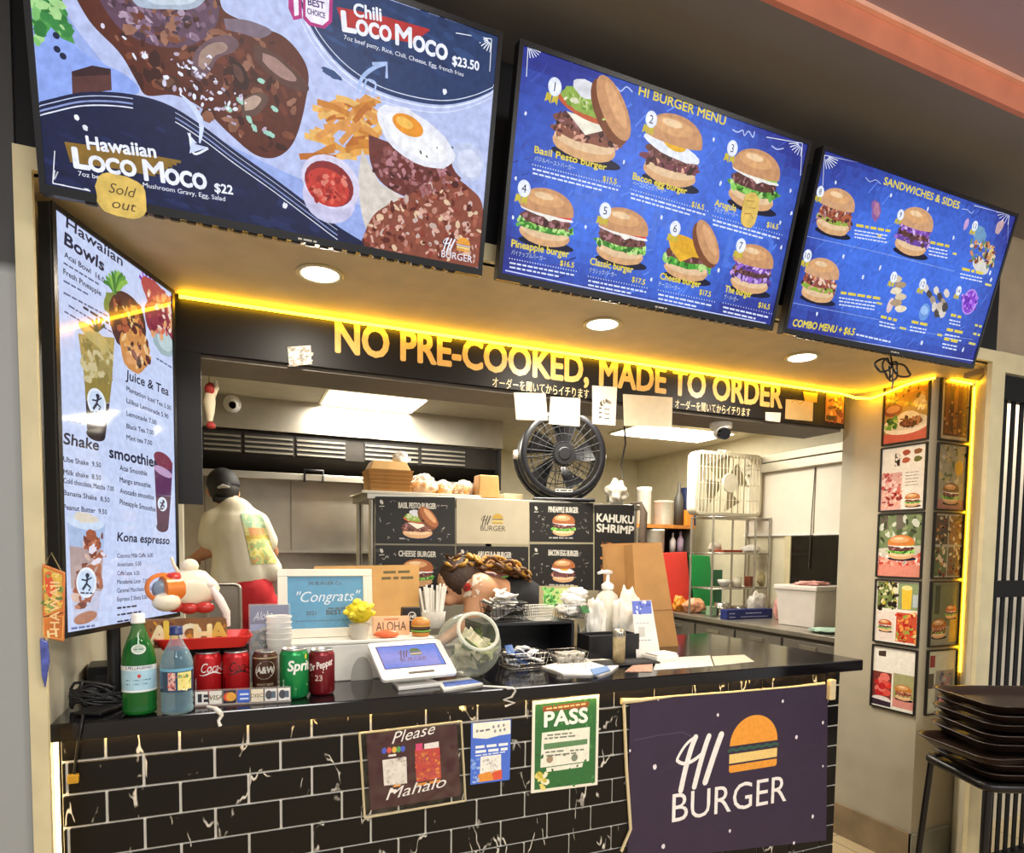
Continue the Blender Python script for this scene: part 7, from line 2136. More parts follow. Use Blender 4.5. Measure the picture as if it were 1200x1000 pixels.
# wire rack
RX0, RX1, RY0, RY1 = 3.44, 4.02, 4.0, 4.26
ztop = at_y(860, 605, RY0).z
t = thing('wire_rack', 'chrome wire rack on the right counter under the box fan', 'rack', ((RX0+RX1)/2, RY0, Z9))
hw = (RX1-RX0)/2; H = ztop-Z9
m_post = M('chrome_post', '#c9c4b8', .25, metal=.85)
for x in (-hw, hw, .14):
    for y in (0, RY1-RY0): MB().cyl((x, y, 0), (x, y, H), .009, n=10).build('post', m_post, t)
for z in (H-.012, H*.63, H*.28):
    s_ = MB()
    s_.tube([(-hw, 0, z), (hw, 0, z), (hw, RY1-RY0, z), (-hw, RY1-RY0, z)], .006, 6, closed=True)
    for i in range(1, 14): s_.tube([(-hw, (RY1-RY0)*i/14, z), (hw, (RY1-RY0)*i/14, z)], .0025, 4)
    s_.build('wire_shelf', m_post, t)
rz_ = ztop+.006
# box fan
bx = (at_y(814, 600, 4.08).x+at_y(892, 600, 4.08).x)/2; bw = (at_y(892, 600, 4.08).x-at_y(814, 600, 4.08).x); bh = at_y(850, 530, 4.08).z-rz_
t = thing('box_fan', 'white square box fan standing on the wire rack', 'fan', (bx, 4.13, rz_), 0)
m_wf = M('ivory_plastic', '#e4dcc4', .4)
fr = MB(); op = rrect(bw, bh, .06, 6, 0, bh/2); ip = rrect(bw-.05, bh-.05, .045, 6, 0, bh/2)
n = len(op)
vs = [(p[0], -.05, p[1]) for p in op]+[(p[0], -.05, p[1]) for p in ip]+[(p[0], .05, p[1]) for p in op]+[(p[0], .05, p[1]) for p in ip]
fs = []
for i in range(n):
    j = (i+1) % n
    fs += [(i, j, n+j, n+i), (2*n+i, 3*n+i, 3*n+j, 2*n+j), (i, 2*n+i, 2*n+j, j), (n+i, n+j, 3*n+j, 3*n+i)]
fr.add(vs, fs); fr.build('housing', m_wf, t, .003)
g = MB()
for i in range(19):
    x = -bw/2+.03+i*(bw-.06)/18; g.tube([(x, -.055, .02), (x, -.058, bh/2), (x, -.055, bh-.02)], .004, 5)
for z in (.25, .5, .75): g.tube([(-bw/2+.02, -.054, bh*z), (bw/2-.02, -.054, bh*z)], .003, 5)
g.build('front_grille', m_wf, t)
g = MB()
for i in range(11):
    x = -bw/2+.03+i*(bw-.06)/10; g.tube([(x, .054, .02), (x, .054, bh-.02)], .004, 5)
g.build('rear_grille', M('tan_grille', '#8f8468', .5), t)
MB().cyl((0, -.066, bh*.52), (0, -.05, bh*.52), .075, .08, 24).build('hub_disc', M('cream_hub', '#eee6ce', .35), t)
for i in range(4):
    T0 = PI/2*i+.4; vs = []
    for k in range(6):
        r = .06+.17*k/5
        for s_ in (-1, 1):
            T = T0+s_*.5; vs.append((r*math.cos(T), .0+s_*.025, bh*.52+r*math.sin(T)))
    MB().add(vs, [(2*k, 2*k+1, 2*k+3, 2*k+2) for k in range(5)], 0, True).build('blade', M('tan_blade', '#a89c7c', .5), t)
MB().cyl((-.03, -.02, bh), (-.03, -.02, bh+.02), .018, n=14).build('knob', m_wf, t)
MB().tube([(-.09, 0, bh-.002), (-.08, 0, bh+.018), (.06, 0, bh+.018), (.08, 0, bh-.002)], .006, 6).build('carry_handle', m_wf, t)
# wooden board shelf beside and its jars, at the back
KY = 4.62
p0, p1 = at_y(744, 614, KY), at_y(815, 614, KY)
zs = p0.z
t = thing('back_shelf', 'brown shelf with jars and tools behind the pass, left of the box fan', 'shelf', ((p0.x+p1.x)/2, KY, .2))
w = p1.x-p0.x
MB().bb(-w/2, w/2, 0, .35, zs-.23, zs-.2).build('top_board', M('orange_brown_wood', '#b5722f', .5, nz=.2), t)
for x in (-w/2+.02, w/2-.02): MB().bb(x-.02, x+.02, 0, .35, 0, zs-.23).build('side_panel', m_steel2, t)
z2 = at_y(790, 648, KY).z
MB().bb(-w/2+.04, w/2-.04, 0, .35, z2-.22, z2-.2).build('middle_board', M('black_board', '#1e1a18', .5), t)
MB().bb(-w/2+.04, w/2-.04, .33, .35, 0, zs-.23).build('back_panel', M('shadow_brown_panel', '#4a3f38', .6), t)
def shelf_item(kind, name, label, cat, x, yb, yt, wpx, col, zbase, Y=KY+.08, rough=.5, glass=False):
    p = at_y(x, yb, Y); p.z = zbase+.0005
    k = 1/ppm(p); H = (yb-yt)*k; r = wpx*k/2
    m = Mglass('clear_'+col[1:], col, .35, .1) if glass else M(name+'_'+col[1:], col, rough, nz=.12)
    o = MB()
    if kind == 'cyl': o.lathe([(0, 0), (r*.95, 0), (r, H*.03), (r, H*.9), (r*1.04, H*.91), (r*1.04, H), (0, H)], n=24)
    elif kind == 'box': o.bb(-r, r, -r*.6, r*.6, 0, H)
    elif kind == 'bottle': o.lathe([(0, 0), (r, 0), (r, H*.6), (r*.5, H*.75), (r*.35, H*.8), (r*.35, H), (0, H)], n=20)
    return tag(o.build(name, m, None, .002 if kind == 'box' else 0, loc=p), label, cat)
shelf_item('cyl', 'white_tub', 'tall white tub at the left end of the brown back shelf', 'tub', 754, 613, 570, 17, '#cfcabb', zs)
shelf_item('cyl', 'clear_jar', 'clear jar of utensils on the brown back shelf', 'jar', 777, 613, 585, 22, '#d8d2c0', zs, KY+.1, glass=True)
shelf_item('cyl', 'orange_tub', 'orange tub behind the clear jar on the back shelf', 'tub', 771, 600, 571, 10, '#d8603c', zs, KY+.26)
shelf_item('bottle', 'dark_bottle', 'dark grey bottle on the back shelf beside the clear jar', 'bottle', 795, 610, 560, 11, '#4a4640', zs)
shelf_item('box', 'navy_case', 'navy blue case on the back shelf left of the box fan', 'case', 806, 610, 566, 16, '#26315a', zs, KY+.1)
shelf_item('box', 'orange_block', 'orange block before the navy case on the back shelf', 'block', 807, 613, 595, 10, '#d8862c', zs, KY+.02)
shelf_item('cyl', 'cream_tub', 'cream tub on the middle board of the back shelf', 'tub', 766, 645, 618, 24, '#dcd4c0', z2)
shelf_item('bottle', 'white_bottle', 'white bottle with black cap under the brown back shelf', 'bottle', 788, 645, 622, 7, '#d8d0cc', z2)
shelf_item('bottle', 'lilac_bottle', 'lilac bottle under the brown back shelf', 'bottle', 797, 645, 620, 8, '#b8a0b8', z2)
# red bin, green boards behind the bag
by_ = 4.45
p = at_y(793, 690, by_); p.z = Z9
H = at_y(793, 647, by_).z-Z9
def leaning(name, label, cat, pts, Y, th, col, zb=None):
    P = [at_y(x, y, Y) for x, y in pts]; c = sum(P, Vector())/len(P); zb = zb or min(q_.z for q_ in P)
    l = [(q_.x-c.x, max(q_.z, zb)-zb) for q_ in P]
    l[2] = (l[2][0], 0); l[3] = (l[3][0], 0)
    return tag(MB().prism(l, 0, th).build(name, M(name+'_mat', col, .4, nz=.06), None, .004, loc=(c.x, Y, zb)), label, cat)
leaning('red_board', 'red plastic cutting board standing behind the brown paper bag', 'board', [(777, 648), (805, 647), (811, 702), (779, 708)], 4.575, .02, '#df4238', Z9)
leaning('green_board', 'bright green cutting board leaning beside the red one', 'board', [(808, 650), (832, 652), (838, 705), (816, 705)], 4.55, .018, '#1f9a4c', Z9)
leaning('dark_green_board', 'dark green board behind the wire rack, right of the bright green one', 'board', [(828, 668), (850, 668), (850, 700), (832, 702)], 4.572, .012, '#1c5a3c', Z9)
def blobthing(name, label, cat, x, y, Y, r, col, seed, amp=.35, zb=Z9, glass=None, rough=.4):
    c = at_y(x, y, Y); c.z = zb+r[2]*.85
    m = glass or M(name+'_mat', col, rough, nz=.2, scale=20)
    return tag(MB().blob((0, 0, 0), r, amp, 7, seed, 4, flat=r[2]*.83).build(name, m, None, loc=c), label, cat)
blobthing('orange_bag', 'orange and yellow bag in front of the red board', 'bag', 796, 695, 4.50, (.06, .035, .07), '#e0902c', 3)
blobthing('produce_bag', 'clear bag of pinkish food on the right counter beside the paper bag', 'bag', 814, 705, 4.37, (.10, .08, .065), '#dd9a72', 5)
blobthing('white_sack', 'white plastic sack on the right counter behind the blue carton', 'bag', 888, 700, 3.95, (.085, .038, .11), '#d6d0c2', 8)
blobthing('pink_bag', 'pink and white bag between the blue carton and the big white bin', 'bag', 914, 715, 3.72, (.045, .05, .10), '#d99a90', 11, .25)
# blue carton
P = [at_y(x, y, 3.83) for x, y in ((852, 722), (905, 723))]
c = (P[0]+P[1])/2
ang = math.atan2(P[1].y-P[0].y, P[1].x-P[0].x); L_ = (P[1]-P[0]).length
t = thing('blue_carton', 'long low dark blue carton on the right counter', 'carton', (c.x, c.y, Z9), ang)
MB().bb(-L_/2, L_/2, 0, .075, 0, .075).build('carton', M('navy_card', '#232f6e', .5, nz=.1), t, .002)
a = Art(-.0005, 1e-4); a.greekl((-L_*.45, .046), (-L_*.3, .046), .010, '#c9d0e8', 1); a.greekl((-L_*.1, .046), (L_*.25, .046), .010, '#c9d0e8', 1); a.greekl((-L_*.2, .018), (L_*.4, .018), .008, '#c9d0e8', 1); a.greekl((-L_*.45, .018), (-L_*.3, .018), .008, '#c9d0e8', 1)
a.build('print', Mart('sheet_print', rough=.5), t)
# big white bin
t = thing('white_bin', 'large square white bin with a pink cloth on the right counter', 'bin', (3.77, 3.36, Z9), .12)
wb_ = .16
m = MB(); m.add([(-wb_*.88, -wb_*.88, 0), (wb_*.88, -wb_*.88, 0), (wb_*.88, wb_*.88, 0), (-wb_*.88, wb_*.88, 0), (-wb_, -wb_, .265), (wb_, -wb_, .265), (wb_, wb_, .265), (-wb_, wb_, .265)], [(3, 2, 1, 0), (0, 1, 5, 4), (1, 2, 6, 5), (2, 3, 7, 6), (3, 0, 4, 7), (4, 5, 6, 7)])
m.build('tub', M('white_tub_plastic', '#ddd2c8', .4, nz=.06), t, .006)
MB().bb(-wb_-.012, wb_+.012, -wb_-.012, wb_+.012, .255, .29).build('rim', M('white_tub_plastic', '#ddd2c8', .4, nz=.06), t, .008)
c = Vector((3.77, 3.34, Z9+.2905))
tag(MB().blob((0, 0, .012), (.12, .09, .016), .5, 9, 3, 4, flat=.012).build('pink_cloth', M('pink_cotton', '#dfa49a', .8, nz=.2), None, loc=c), 'pink cloth lying on the big white bin', 'cloth')
tag(MB().blob((0, 0, .012), (.13, .10, .014), .4, 9, 6, 4, flat=.012).build('pale_green_cloth', M('pale_green_cotton', '#a8c4b0', .8, nz=.25), None, loc=(3.58, 3.02, Z9+.001)), 'pale green cloth at the near end of the right counter', 'cloth')
# small things in the rack
zm = Z9+H if 0 else Z9+(ztop-Z9)*.63+.005
zl = Z9+(ztop-Z9)*.28+.005
def rack_item(name, label, cat, x, Y, zb, shape, s, col, **k):
    p = at_y(x, 640, Y); p.z = zb+.004
    m = M(name+'_mat', col, k.get('rough', .45), k.get('metal', 0), nz=.15)
    o = MB()
    if shape == 'box': o.bb(-s[0]/2, s[0]/2, -s[1]/2, s[1]/2, 0, s[2])
    elif shape == 'bowl': o.lathe([(0, 0), (s[0]*.5, 0), (s[0], s[2]*.6), (s[0]*1.05, s[2]), (s[0]*.95, s[2]*.97), (s[0]*.45, s[2]*.2), (0, s[2]*.15)], n=24)
    elif shape == 'blob': o.blob((0, 0, s[2]*.85), s, .3, 7, int(x), 3, flat=s[2]*.83)
    elif shape == 'cyl': o.lathe([(0, 0), (s[0], 0), (s[0], s[2]), (s[0]*.9, s[2]), (s[0]*.9, s[2]*.3), (0, s[2]*.3)], n=24)
    return tag(o.build(name, m, None, .003 if shape == 'box' else 0, loc=p), label, cat)
rack_item('black_tool_case', 'black tool case on top of the wire rack right of the box fan', 'case', 899, 4.12, ztop, 'box', (.10, .12, .085), '#2e2b2a')
rack_item('red_tray', 'dull red tray on the middle level of the wire rack', 'tray', 852, 4.1, zm, 'box', (.2, .14, .02), '#a4442e')
rack_item('white_towel', 'rolled white towel on the middle level of the wire rack', 'towel', 880, 4.1, zm, 'blob', (.085, .07, .035), '#ded8cc')
rack_item('clear_bag', 'pale crumpled bag at the left of the rack middle level', 'bag', 838, 4.16, zm, 'blob', (.05, .05, .045), '#cfc0ae')
rack_item('white_bowl', 'white bowl on the lower level of the wire rack', 'bowl', 850, 4.1, zl, 'bowl', (.05, .05, .06), '#e8e4d8')
rack_item('cream_bowl', 'cream round tub on the lower level of the wire rack', 'tub', 865, 4.1, zl, 'cyl', (.038, .04, .08), '#efe6cc')
rack_item('brown_jar', 'brown square jar on the lower level of the wire rack', 'jar', 880, 4.1, zl, 'box', (.06, .06, .085), '#8a4a34')
rack_item('kraft_bag', 'pale kraft bag at the right of the rack lower level', 'bag', 895, 4.1, zl, 'blob', (.045, .04, .07), '#b8a878')
rack_item('steel_pot', 'steel pot under the wire rack', 'pot', 848, 4.1, Z9, 'cyl', (.06, .06, .10), '#b9b5aa', metal=.8, rough=.25)
rack_item('steel_bowl', 'steel bowl under the wire rack beside the pot', 'bowl', 869, 4.1, Z9, 'bowl', (.07, .07, .07), '#aaa69a', metal=.8, rough=.25)
rack_item('green_box', 'clear green-tinted box left of the wire rack', 'box', 836, 4.1, Z9, 'box', (.06, .06, .075), '#9ab890')
# right wall: rail, white blinds, dark window
t = thing('wall_rail', 'double steel rail along the right kitchen wall above the blinds', 'rail', (4.05, 2.34, 2.07))
MB().bb(-.06, 0, 0, 1.95, .08, .145).bb(-.075, 0, 0, 1.95, .0, .07).build('rail', M('pale_steel_channel', '#c2bba8', .4, metal=.3), t, .004)
MB().bb(-.08, -.0, .93, .95, -.005, .15).build('bracket', m_steel2, t)
for y0, y1, lab in ((2.35, 3.575, 'white wall blind nearest the pillar'), (3.585, 4.3, 'white wall blind behind the box fan')):
    t = thing('blind', lab, 'blind', (4.045, (y0+y1)/2, 1.565), 0, 'white blinds on the right kitchen wall')
    w = (y1-y0)/2
    MB().bb(-.012, 0, -w, w, 0, .505).build('fabric', M('white_blind_fabric', '#e9e0cf', .6, nz=.03), t)
    MB().bb(-.02, 0, -w, w, -.012, .0).build('bottom_bar', M('white_plastic', '#ece9e2', .35), t)
tag(MB().tube([(4.025, 3.58, 2.06), (4.02, 3.59, 1.7), (4.02, 3.60, 1.3)], .004, 6).build('pull_cable', M('dark_cord', '#3a352c', .6), None), 'dark pull cord between the two white blinds', 'cord')
wn = MB().bb(4.03, 4.049, 2.4, 3.78, 1.0, 1.545); struct(wn.build('window_1', M('dark_window_glass', '#15120f', .15, nz=.4, scale=30)))
struct(MB().bb(4.02, 4.049, 3.78, 3.84, .95, 1.55).build('trim_8', m_trim))
# ---------------------------------------------------------------- photo panels on the pillar
def frame(corner_x, label, col, draw, side, z0, z1, u0, u1):
    """picture on the pillar: side 'L' = the face towards the counter, 'F' = the front face"""
    w, h = u1-u0, z1-z0
    if side == 'L': loc = (2.7985, (u0+u1)/2, z0); rot = (0, 0, -PI/2)
    else: loc = ((u0+u1)/2, 1.8885, z0); rot = (0, 0, 0)
    t = thing('food_picture', label, 'picture', loc, rot, 'food pictures on the pillar')
    b = .006
    fr = MB().bb(-w/2, w/2, -.012, 0, 0, b).bb(-w/2, w/2, -.012, 0, h-b, h).bb(-w/2, -w/2+b, -.012, 0, b, h-b).bb(w/2-b, w/2, -.012, 0, b, h-b)
    fr.build('frame', M('thin_black_frame', '#1a1816', .4), t)
    O, U, V = frame_of(loc, rot)
    a = Art(-.004, 8e-5)
    a.rect(-w/2+b, b, w-2*b, h-2*b, col, 0)
    draw(a, w-2*b, h-2*b, -w/2+b, b)
    x0, x1, y0, y1 = -w/2+b, w/2-b, b, h-b
    a.v = [(min(max(v[0], x0), x1), v[1], min(max(v[2], y0), y1)) for v in a.v]
    a.build('food_print', Mart('glossy_print', rough=.25, coat=.3), t)
    return t
def rp(w, h, x0, z0, pts): return [(x0+u*w, z0+v*h) for u, v in pts]
def plate_pic(a, w, h, x0, z0):
    R_ = lambda pts: rp(w, h, x0, z0, pts)
    a.poly(R_([(0, .55), (1, .6), (1, 1), (0, 1)]), '#a8782c', 1); a.speck(R_([(0, .6), (1, .6), (1, 1), (0, 1)]), 40, ['#5a4a20', '#d8a848', '#3a3418', '#c8963c'], w*.06, 1.3, 3)
    a.poly(R_([(0, 0), (1, 0), (1, .2), (0, .16)]), '#c4604c', 1)
    a.ell(x0+w*.5, z0+h*.28, w*.55, h*.16, '#e8dcc8', 2); a.ell(x0+w*.52, z0+h*.31, w*.46, h*.12, '#d8ccb4', 2.4)
    a.ell(x0+w*.2, z0+h*.55, w*.22, h*.1, '#8a4a34', 3); a.ell(x0+w*.2, z0+h*.57, w*.17, h*.06, '#c08a5c', 3.3)
    a.ell(x0+w*.55, z0+h*.4, w*.24, h*.1, '#e4d4b0', 3.5, wob=.2); a.ell(x0+w*.62, z0+h*.3, w*.26, h*.07, '#6a3a24', 4, wob=.2); a.speck(R_([(.4, .24), (.85, .24), (.85, .4), (.4, .4)]), 30, ['#8a5030', '#4a2818', '#b0784c'], w*.05, 4.4, 5)
    a.speck(R_([(.05, .26), (.3, .26), (.3, .46), (.05, .42)]), 30, ['#6f9a3a', '#3f6a2a', '#a8c060'], w*.06, 4, 6); a.speck(R_([(.7, .5), (1, .5), (1, .7), (.7, .66)]), 16, ['#e8d8b0', '#d0b880'], w*.07, 3, 7)
def menu_pic(a, w, h, x0, z0):
    R_ = lambda pts: rp(w, h, x0, z0, pts)
    a.poly(R_([(0, .62), (.33, .62), (.33, .98), (0, .98)]), '#e6e2da', 1); a.poly(R_([(.3, .7), (.42, .7), (.42, .9), (.3, .9)]), '#3a2c26', 2); a.speck(R_([(.3, .7), (.42, .7), (.42, .9), (.3, .9)]), 10, ['#e0d8cc'], w*.04, 3, 3)
    for i, (u, v) in enumerate(((.56, .9), (.82, .9), (.56, .78), (.82, .78))):
        a.ell(x0+w*u, z0+h*v, w*.09, h*.045, ['#a04a34', '#8a5a34', '#b05a3c', '#6a6a34'][i], 2, wob=.3, seed=i)
    a.poly(R_([(.0, .0), (.48, .0), (.48, .6), (.0, .6)]), '#d8a8a0', 1); a.speck(R_([(0, .3), (.48, .3), (.48, .6), (0, .6)]), 40, ['#e8c8c4', '#c86a64', '#b04a48', '#f0dcd4'], w*.05, 2, 4); a.speck(R_([(.05, .05), (.48, .05), (.48, .32), (.05, .32)]), 40, ['#c0483c', '#e0a088', '#8a2c24', '#e8c0b0'], w*.06, 2, 5)
    for i in range(5): a.greekl((x0+w*.56, z0+h*(.58-i*.05)), (x0+w*.85, z0+h*(.58-i*.05)), h*.02, '#8a8278', 2, i)
    burger(a, x0+w*.74, z0+h*.14, w*.36, 'classic', 3, 4, '#b8743c')
def burger_pic(a, w, h, x0, z0):
    R_ = lambda pts: rp(w, h, x0, z0, pts)
    a.poly(R_([(0, .45), (1, .5), (1, 1), (0, 1)]), '#6f7f58', 1); a.speck(R_([(0, .55), (1, .55), (1, 1), (0, 1)]), 40, ['#8a9a70', '#4a5a3a', '#c9cfc0', '#3a4430'], w*.09, 1.3, 8)
    a.poly(R_([(.02, .75), (.2, .75), (.2, 1), (.02, 1)]), '#5a5248', 1.9); a.poly(R_([(.4, .75), (.6, .75), (.6, 1), (.4, 1)]), '#6a6258', 1.9)
    a.poly(R_([(0, 0), (1, 0), (1, .35), (0, .3)]), '#d98a78', 2); a.speck(R_([(0, .2), (1, .2), (1, .36), (0, .36)]), 50, ['#f0e0d8', '#d0604c', '#e8b0a0', '#c84a3c'], w*.06, 2.4, 9)
    burger(a, x0+w*.53, z0+h*.46, w*.66, 'green', 4, 6, '#cf7f3c')
def quad_pic(a, w, h, x0, z0):
    R_ = lambda pts: rp(w, h, x0, z0, pts)
    a.poly(R_([(.03, .55), (.48, .55), (.48, .98), (.03, .98)]), '#6a7a44', 1); a.speck(R_([(.03, .55), (.48, .55), (.48, .98), (.03, .98)]), 50, ['#3a3024', '#c8b84a', '#8a9a5a', '#e0d8b0', '#2a2018'], w*.06, 1.4, 3)
    a.poly(R_([(.52, .55), (.97, .55), (.97, .98), (.52, .98)]), '#8a9a70', 1); a.poly(R_([(.62, .56), (.82, .56), (.84, .9), (.6, .9)]), '#e8c040', 2); a.ell(x0+w*.72, z0+h*.9, w*.12, h*.04, '#f0dc90', 2.4); a.poly(R_([(.86, .6), (.97, .6), (.97, .8), (.86, .8)]), '#b8c0c4', 2)
    a.poly(R_([(.03, .03), (.46, .03), (.46, .5), (.03, .5)]), '#e6d8cc', 1); burger(a, x0+w*.24, z0+h*.26, w*.34, 'classic', 2, 5, '#c0502c')
    a.poly(R_([(.5, .03), (.97, .03), (.97, .5), (.5, .5)]), '#c8543a', 1); a.speck(R_([(.5, .03), (.97, .03), (.97, .5), (.5, .5)]), 60, ['#d8402c', '#e89a4c', '#8ab04a', '#f0d090', '#b02c20'], w*.06, 1.4, 7)
def tomato_pic(a, w, h, x0, z0):
    R_ = lambda pts: rp(w, h, x0, z0, pts)
    a.poly(R_([(.12, .84), (.3, .84), (.3, .94), (.12, .92)]), '#4a3a30', 1)
    a.poly(R_([(.0, .02), (.46, .02), (.46, .58), (.0, .58)]), '#7a3a34', 1)
    rnd = random.Random(3)
    for i in range(16): a.ell(x0+w*rnd.uniform(.06, .4), z0+h*rnd.uniform(.22, .54), w*.09, h*.055, rnd.choice(['#d83a34', '#e0584c', '#c02c2c', '#e8786c']), 1.4+i*.05)
    a.ell(x0+w*.22, z0+h*.12, w*.24, h*.06, '#e8dcd8', 3); a.poly(R_([(0, .02), (.46, .02), (.46, .1), (0, .12)]), '#3a2c3a', 3.2)
    a.poly(R_([(.5, .05), (.98, .05), (.98, .6), (.5, .6)]), '#a8a474', 1); a.poly(R_([(.5, .05), (.98, .05), (.98, .2), (.5, .2)]), '#d89084', 1.4); burger(a, x0+w*.74, z0+h*.3, w*.42, 'pork', 2, 8, '#c8823c')
def drinks_pic(a, w, h, x0, z0):
    R_ = lambda pts: rp(w, h, x0, z0, pts)
    a.poly(R_([(.12, .06), (.95, .06), (.95, .98), (.12, .98)]), '#5a3a24', 1)
    for i in range(5): a.poly(R_([(.18+i*.15, .1), (.29+i*.15, .1), (.3+i*.15, .9), (.17+i*.15, .9)]), ['#7a4428', '#4a2a1c', '#8a5a30', '#5a3020', '#6a4a28'][i], 2); a.ell(x0+w*(.235+i*.15), z0+h*.9, w*.06, h*.03, '#8a7458', 2.4)
    a.speck(R_([(.15, .1), (.95, .1), (.95, .9), (.15, .9)]), 40, ['#3a2014', '#a87848', '#6a3a24'], w*.05, 3, 4)
def dim_burger(a, w, h, x0, z0):
    R_ = lambda pts: rp(w, h, x0, z0, pts)
    a.poly(R_([(0, 0), (1, 0), (1, .15), (0, .15)]), '#a8766c', 1); a.speck(R_([(0, .4), (1, .4), (1, 1), (0, 1)]), 40, ['#5a6a4a', '#8a8a78', '#b8a878', '#c0b8a8', '#3a4434'], w*.09, 1, 4); a.ell(x0+w*.75, z0+h*.65, w*.14, h*.12, '#c8a43c', 2, wob=.3); burger(a, x0+w*.5, z0+h*.24, w*.6, 'green', 3, 7, '#7a5a3c')
def dim_quad(a, w, h, x0, z0):
    R_ = lambda pts: rp(w, h, x0, z0, pts)
    for i, (u, v, c) in enumerate(((.0, .52, '#4a4640'), (.52, .52, '#8a6a44'), (.0, .03, '#5a6a48'), (.52, .03, '#6a5a48'))):
        a.poly(R_([(u, v), (u+.48, v), (u+.48, v+.45), (u, v+.45)]), c, 1); a.speck(R_([(u, v), (u+.48, v), (u+.48, v+.45), (u, v+.45)]), 26, ['#2a2620', '#c8b898', '#a8783c', '#d8c8b0', '#7a3a30'], w*.06, 2, i)
def bun_pic(a, w, h, x0, z0):
    R_ = lambda pts: rp(w, h, x0, z0, pts)
    a.poly(R_([(.05, .3), (.95, .3), (.95, .98), (.05, .98)]), '#6a7258', 1); a.poly(R_([(.15, .5), (.32, .5), (.32, .95), (.15, .95)]), '#3a4434', 2); a.poly(R_([(.7, .05), (1, .05), (1, .5), (.72, .5)]), '#c8a84a', 2); burger(a, x0+w*.72, z0+h*.52, w*.4, 'classic', 3, 5, '#c0642c'); burger(a, x0+w*.32, z0+h*.26, w*.56, 'pork', 4, 3, '#b06a34')
def person_pic(a, w, h, x0, z0):
    R_ = lambda pts: rp(w, h, x0, z0, pts)
    a.poly(R_([(.08, .74), (.26, .74), (.26, .93), (.08, .93)]), '#8a2c34', 1); a.poly(R_([(.3, .08), (.92, .08), (.92, .68), (.3, .68)]), '#9a968c', 1); a.poly(R_([(.04, .4), (.24, .4), (.24, .64), (.04, .64)]), '#5a5248', 1)
    a.speck(R_([(.4, .1), (.85, .1), (.8, .66), (.5, .66)]), 40, ['#7a7a88', '#c08a90', '#5a5a68', '#b8b0a8', '#d87a80'], w*.07, 2, 4); a.speck(R_([(.4, .08), (.75, .08), (.75, .25), (.4, .25)]), 16, ['#d86a70', '#e09a98'], w*.07, 3, 6)
rows = [(1.922, 2.205), (1.615, 1.912), (1.31, 1.607), (1.003, 1.30), (.694, .99)]
LABL = ['plate of food under the neon, top picture on the counter side of the pillar', 'white menu collage, second picture down on the counter side of the pillar', 'single burger on red cloth, middle picture on the counter side of the pillar', 'four-photo collage with a yellow drink on the counter side of the pillar', 'red tomatoes and a burger, lowest picture on the counter side of the pillar']
LABF = ['dark drinks picture at the top of the pillar front', 'dim burger picture, second down on the pillar front', 'dim four-photo collage in the middle of the pillar front', 'two burgers picture, fourth down on the pillar front', 'pale picture with a figure, lowest on the pillar front']
for (z0, z1), la, lf, dl, df, cl, cf in zip(rows, LABL, LABF, (plate_pic, menu_pic, burger_pic, quad_pic, tomato_pic), (drinks_pic, dim_burger, dim_quad, bun_pic, person_pic), ('#b08a4a', '#ece6dc', '#c9c4b4', '#ece4d8', '#efe9dc'), ('#b8b09a', '#9a9886', '#a8a294', '#8f8d7c', '#c9cbb8')):
    frame(0, la, cl, dl, 'L', z0, z1, 1.893, 2.112)
    frame(0, lf, cf, df, 'F', z0, z1, 2.845, 3.05)

# ---------------------------------------------------------------- black barred gate at the right
GX0, GX1, GY = 2.885, 3.9, 1.69
t = thing('metal_gate', 'black metal gate of upright bars right of the pillar', 'gate', (GX0, GY, 0))
m_gate = M('black_gate_steel', '#0d0c0c', .6, spec=.2)
gl = GX1-GX0
f = MB().bb(0, .035, -.02, .02, 0, 2.16).bb(gl-.04, gl, -.02, .02, 0, 2.16).bb(.035, gl-.04, -.02, .02, 2.06, 2.16).bb(.035, gl-.04, -.02, .02, .02, .10)
f.build('frame', m_gate, t, .002)
zc = at_y(1185, 690, GY).z
MB().bb(.035, gl-.04, -.022, .022, zc-.035, zc+.035).build('lock_rail', m_gate, t, .002)
MB().bb(.035, gl-.04, -.015, .015, .52, .56).build('cross_rail', m_gate, t, .002)
for i in range(16):
    x = .062+i*.0585
    MB().bb(x, x+.029, -.003, .003, .10, 2.06).build('bar', m_gate, t, .002)
S('wall_behind_gate', 2.9, 5, 2.06, 2.1, 0, 2.7, M('bright_cream_wall', '#f0e8d4', .6, nz=.03))

area('gate_passage_lamp', (3.5, 1.92, 2.62), .9, 22, (1, .95, .85), sizey=.16)  # unseen light, added to brighten the wall behind the bars
# ---------------------------------------------------------------- tray stand and stacked trays
m_tray = M('dark_brown_tray', '#2a1d18', .35, nz=.15)
SYAW = math.radians(-24)
sc_ = Vector((2.575, 1.36, 0))
zr = at_y(1112, 907, 1.44).z
t = thing('tray_stand', 'black metal stand under the stacked serving trays', 'stand', sc_, SYAW)
m_st = M('black_stand_steel', '#141214', .35, metal=.3)
sw, sd = .21, .15
for sx in (-1, 1):
    for sy in (-1, 1):
        MB().cyl((sx*(sw+.035), sy*(sd+.03), 0), (sx*sw, sy*sd, zr), .011, n=10).build('leg', m_st, t)
rim = MB().tube([(x, y, zr) for x, y in rrect(sw*2+.03, sd*2+.03, .04, 4)], .016, 8, closed=True)
rim.build('rim', m_st, t)
MB().bb(-sw, sw, -sd, sd, zr-.012, zr+.004).build('seat_plate', m_st, t)
q_ = .35
for sy in (-1, 1): MB().cyl((-(sw+.035*(1-q_)), sy*(sd+.03*(1-q_)), zr*q_), ((sw+.035*(1-q_)), sy*(sd+.03*(1-q_)), zr*q_), .008, n=8).build('stretcher', m_st, t)
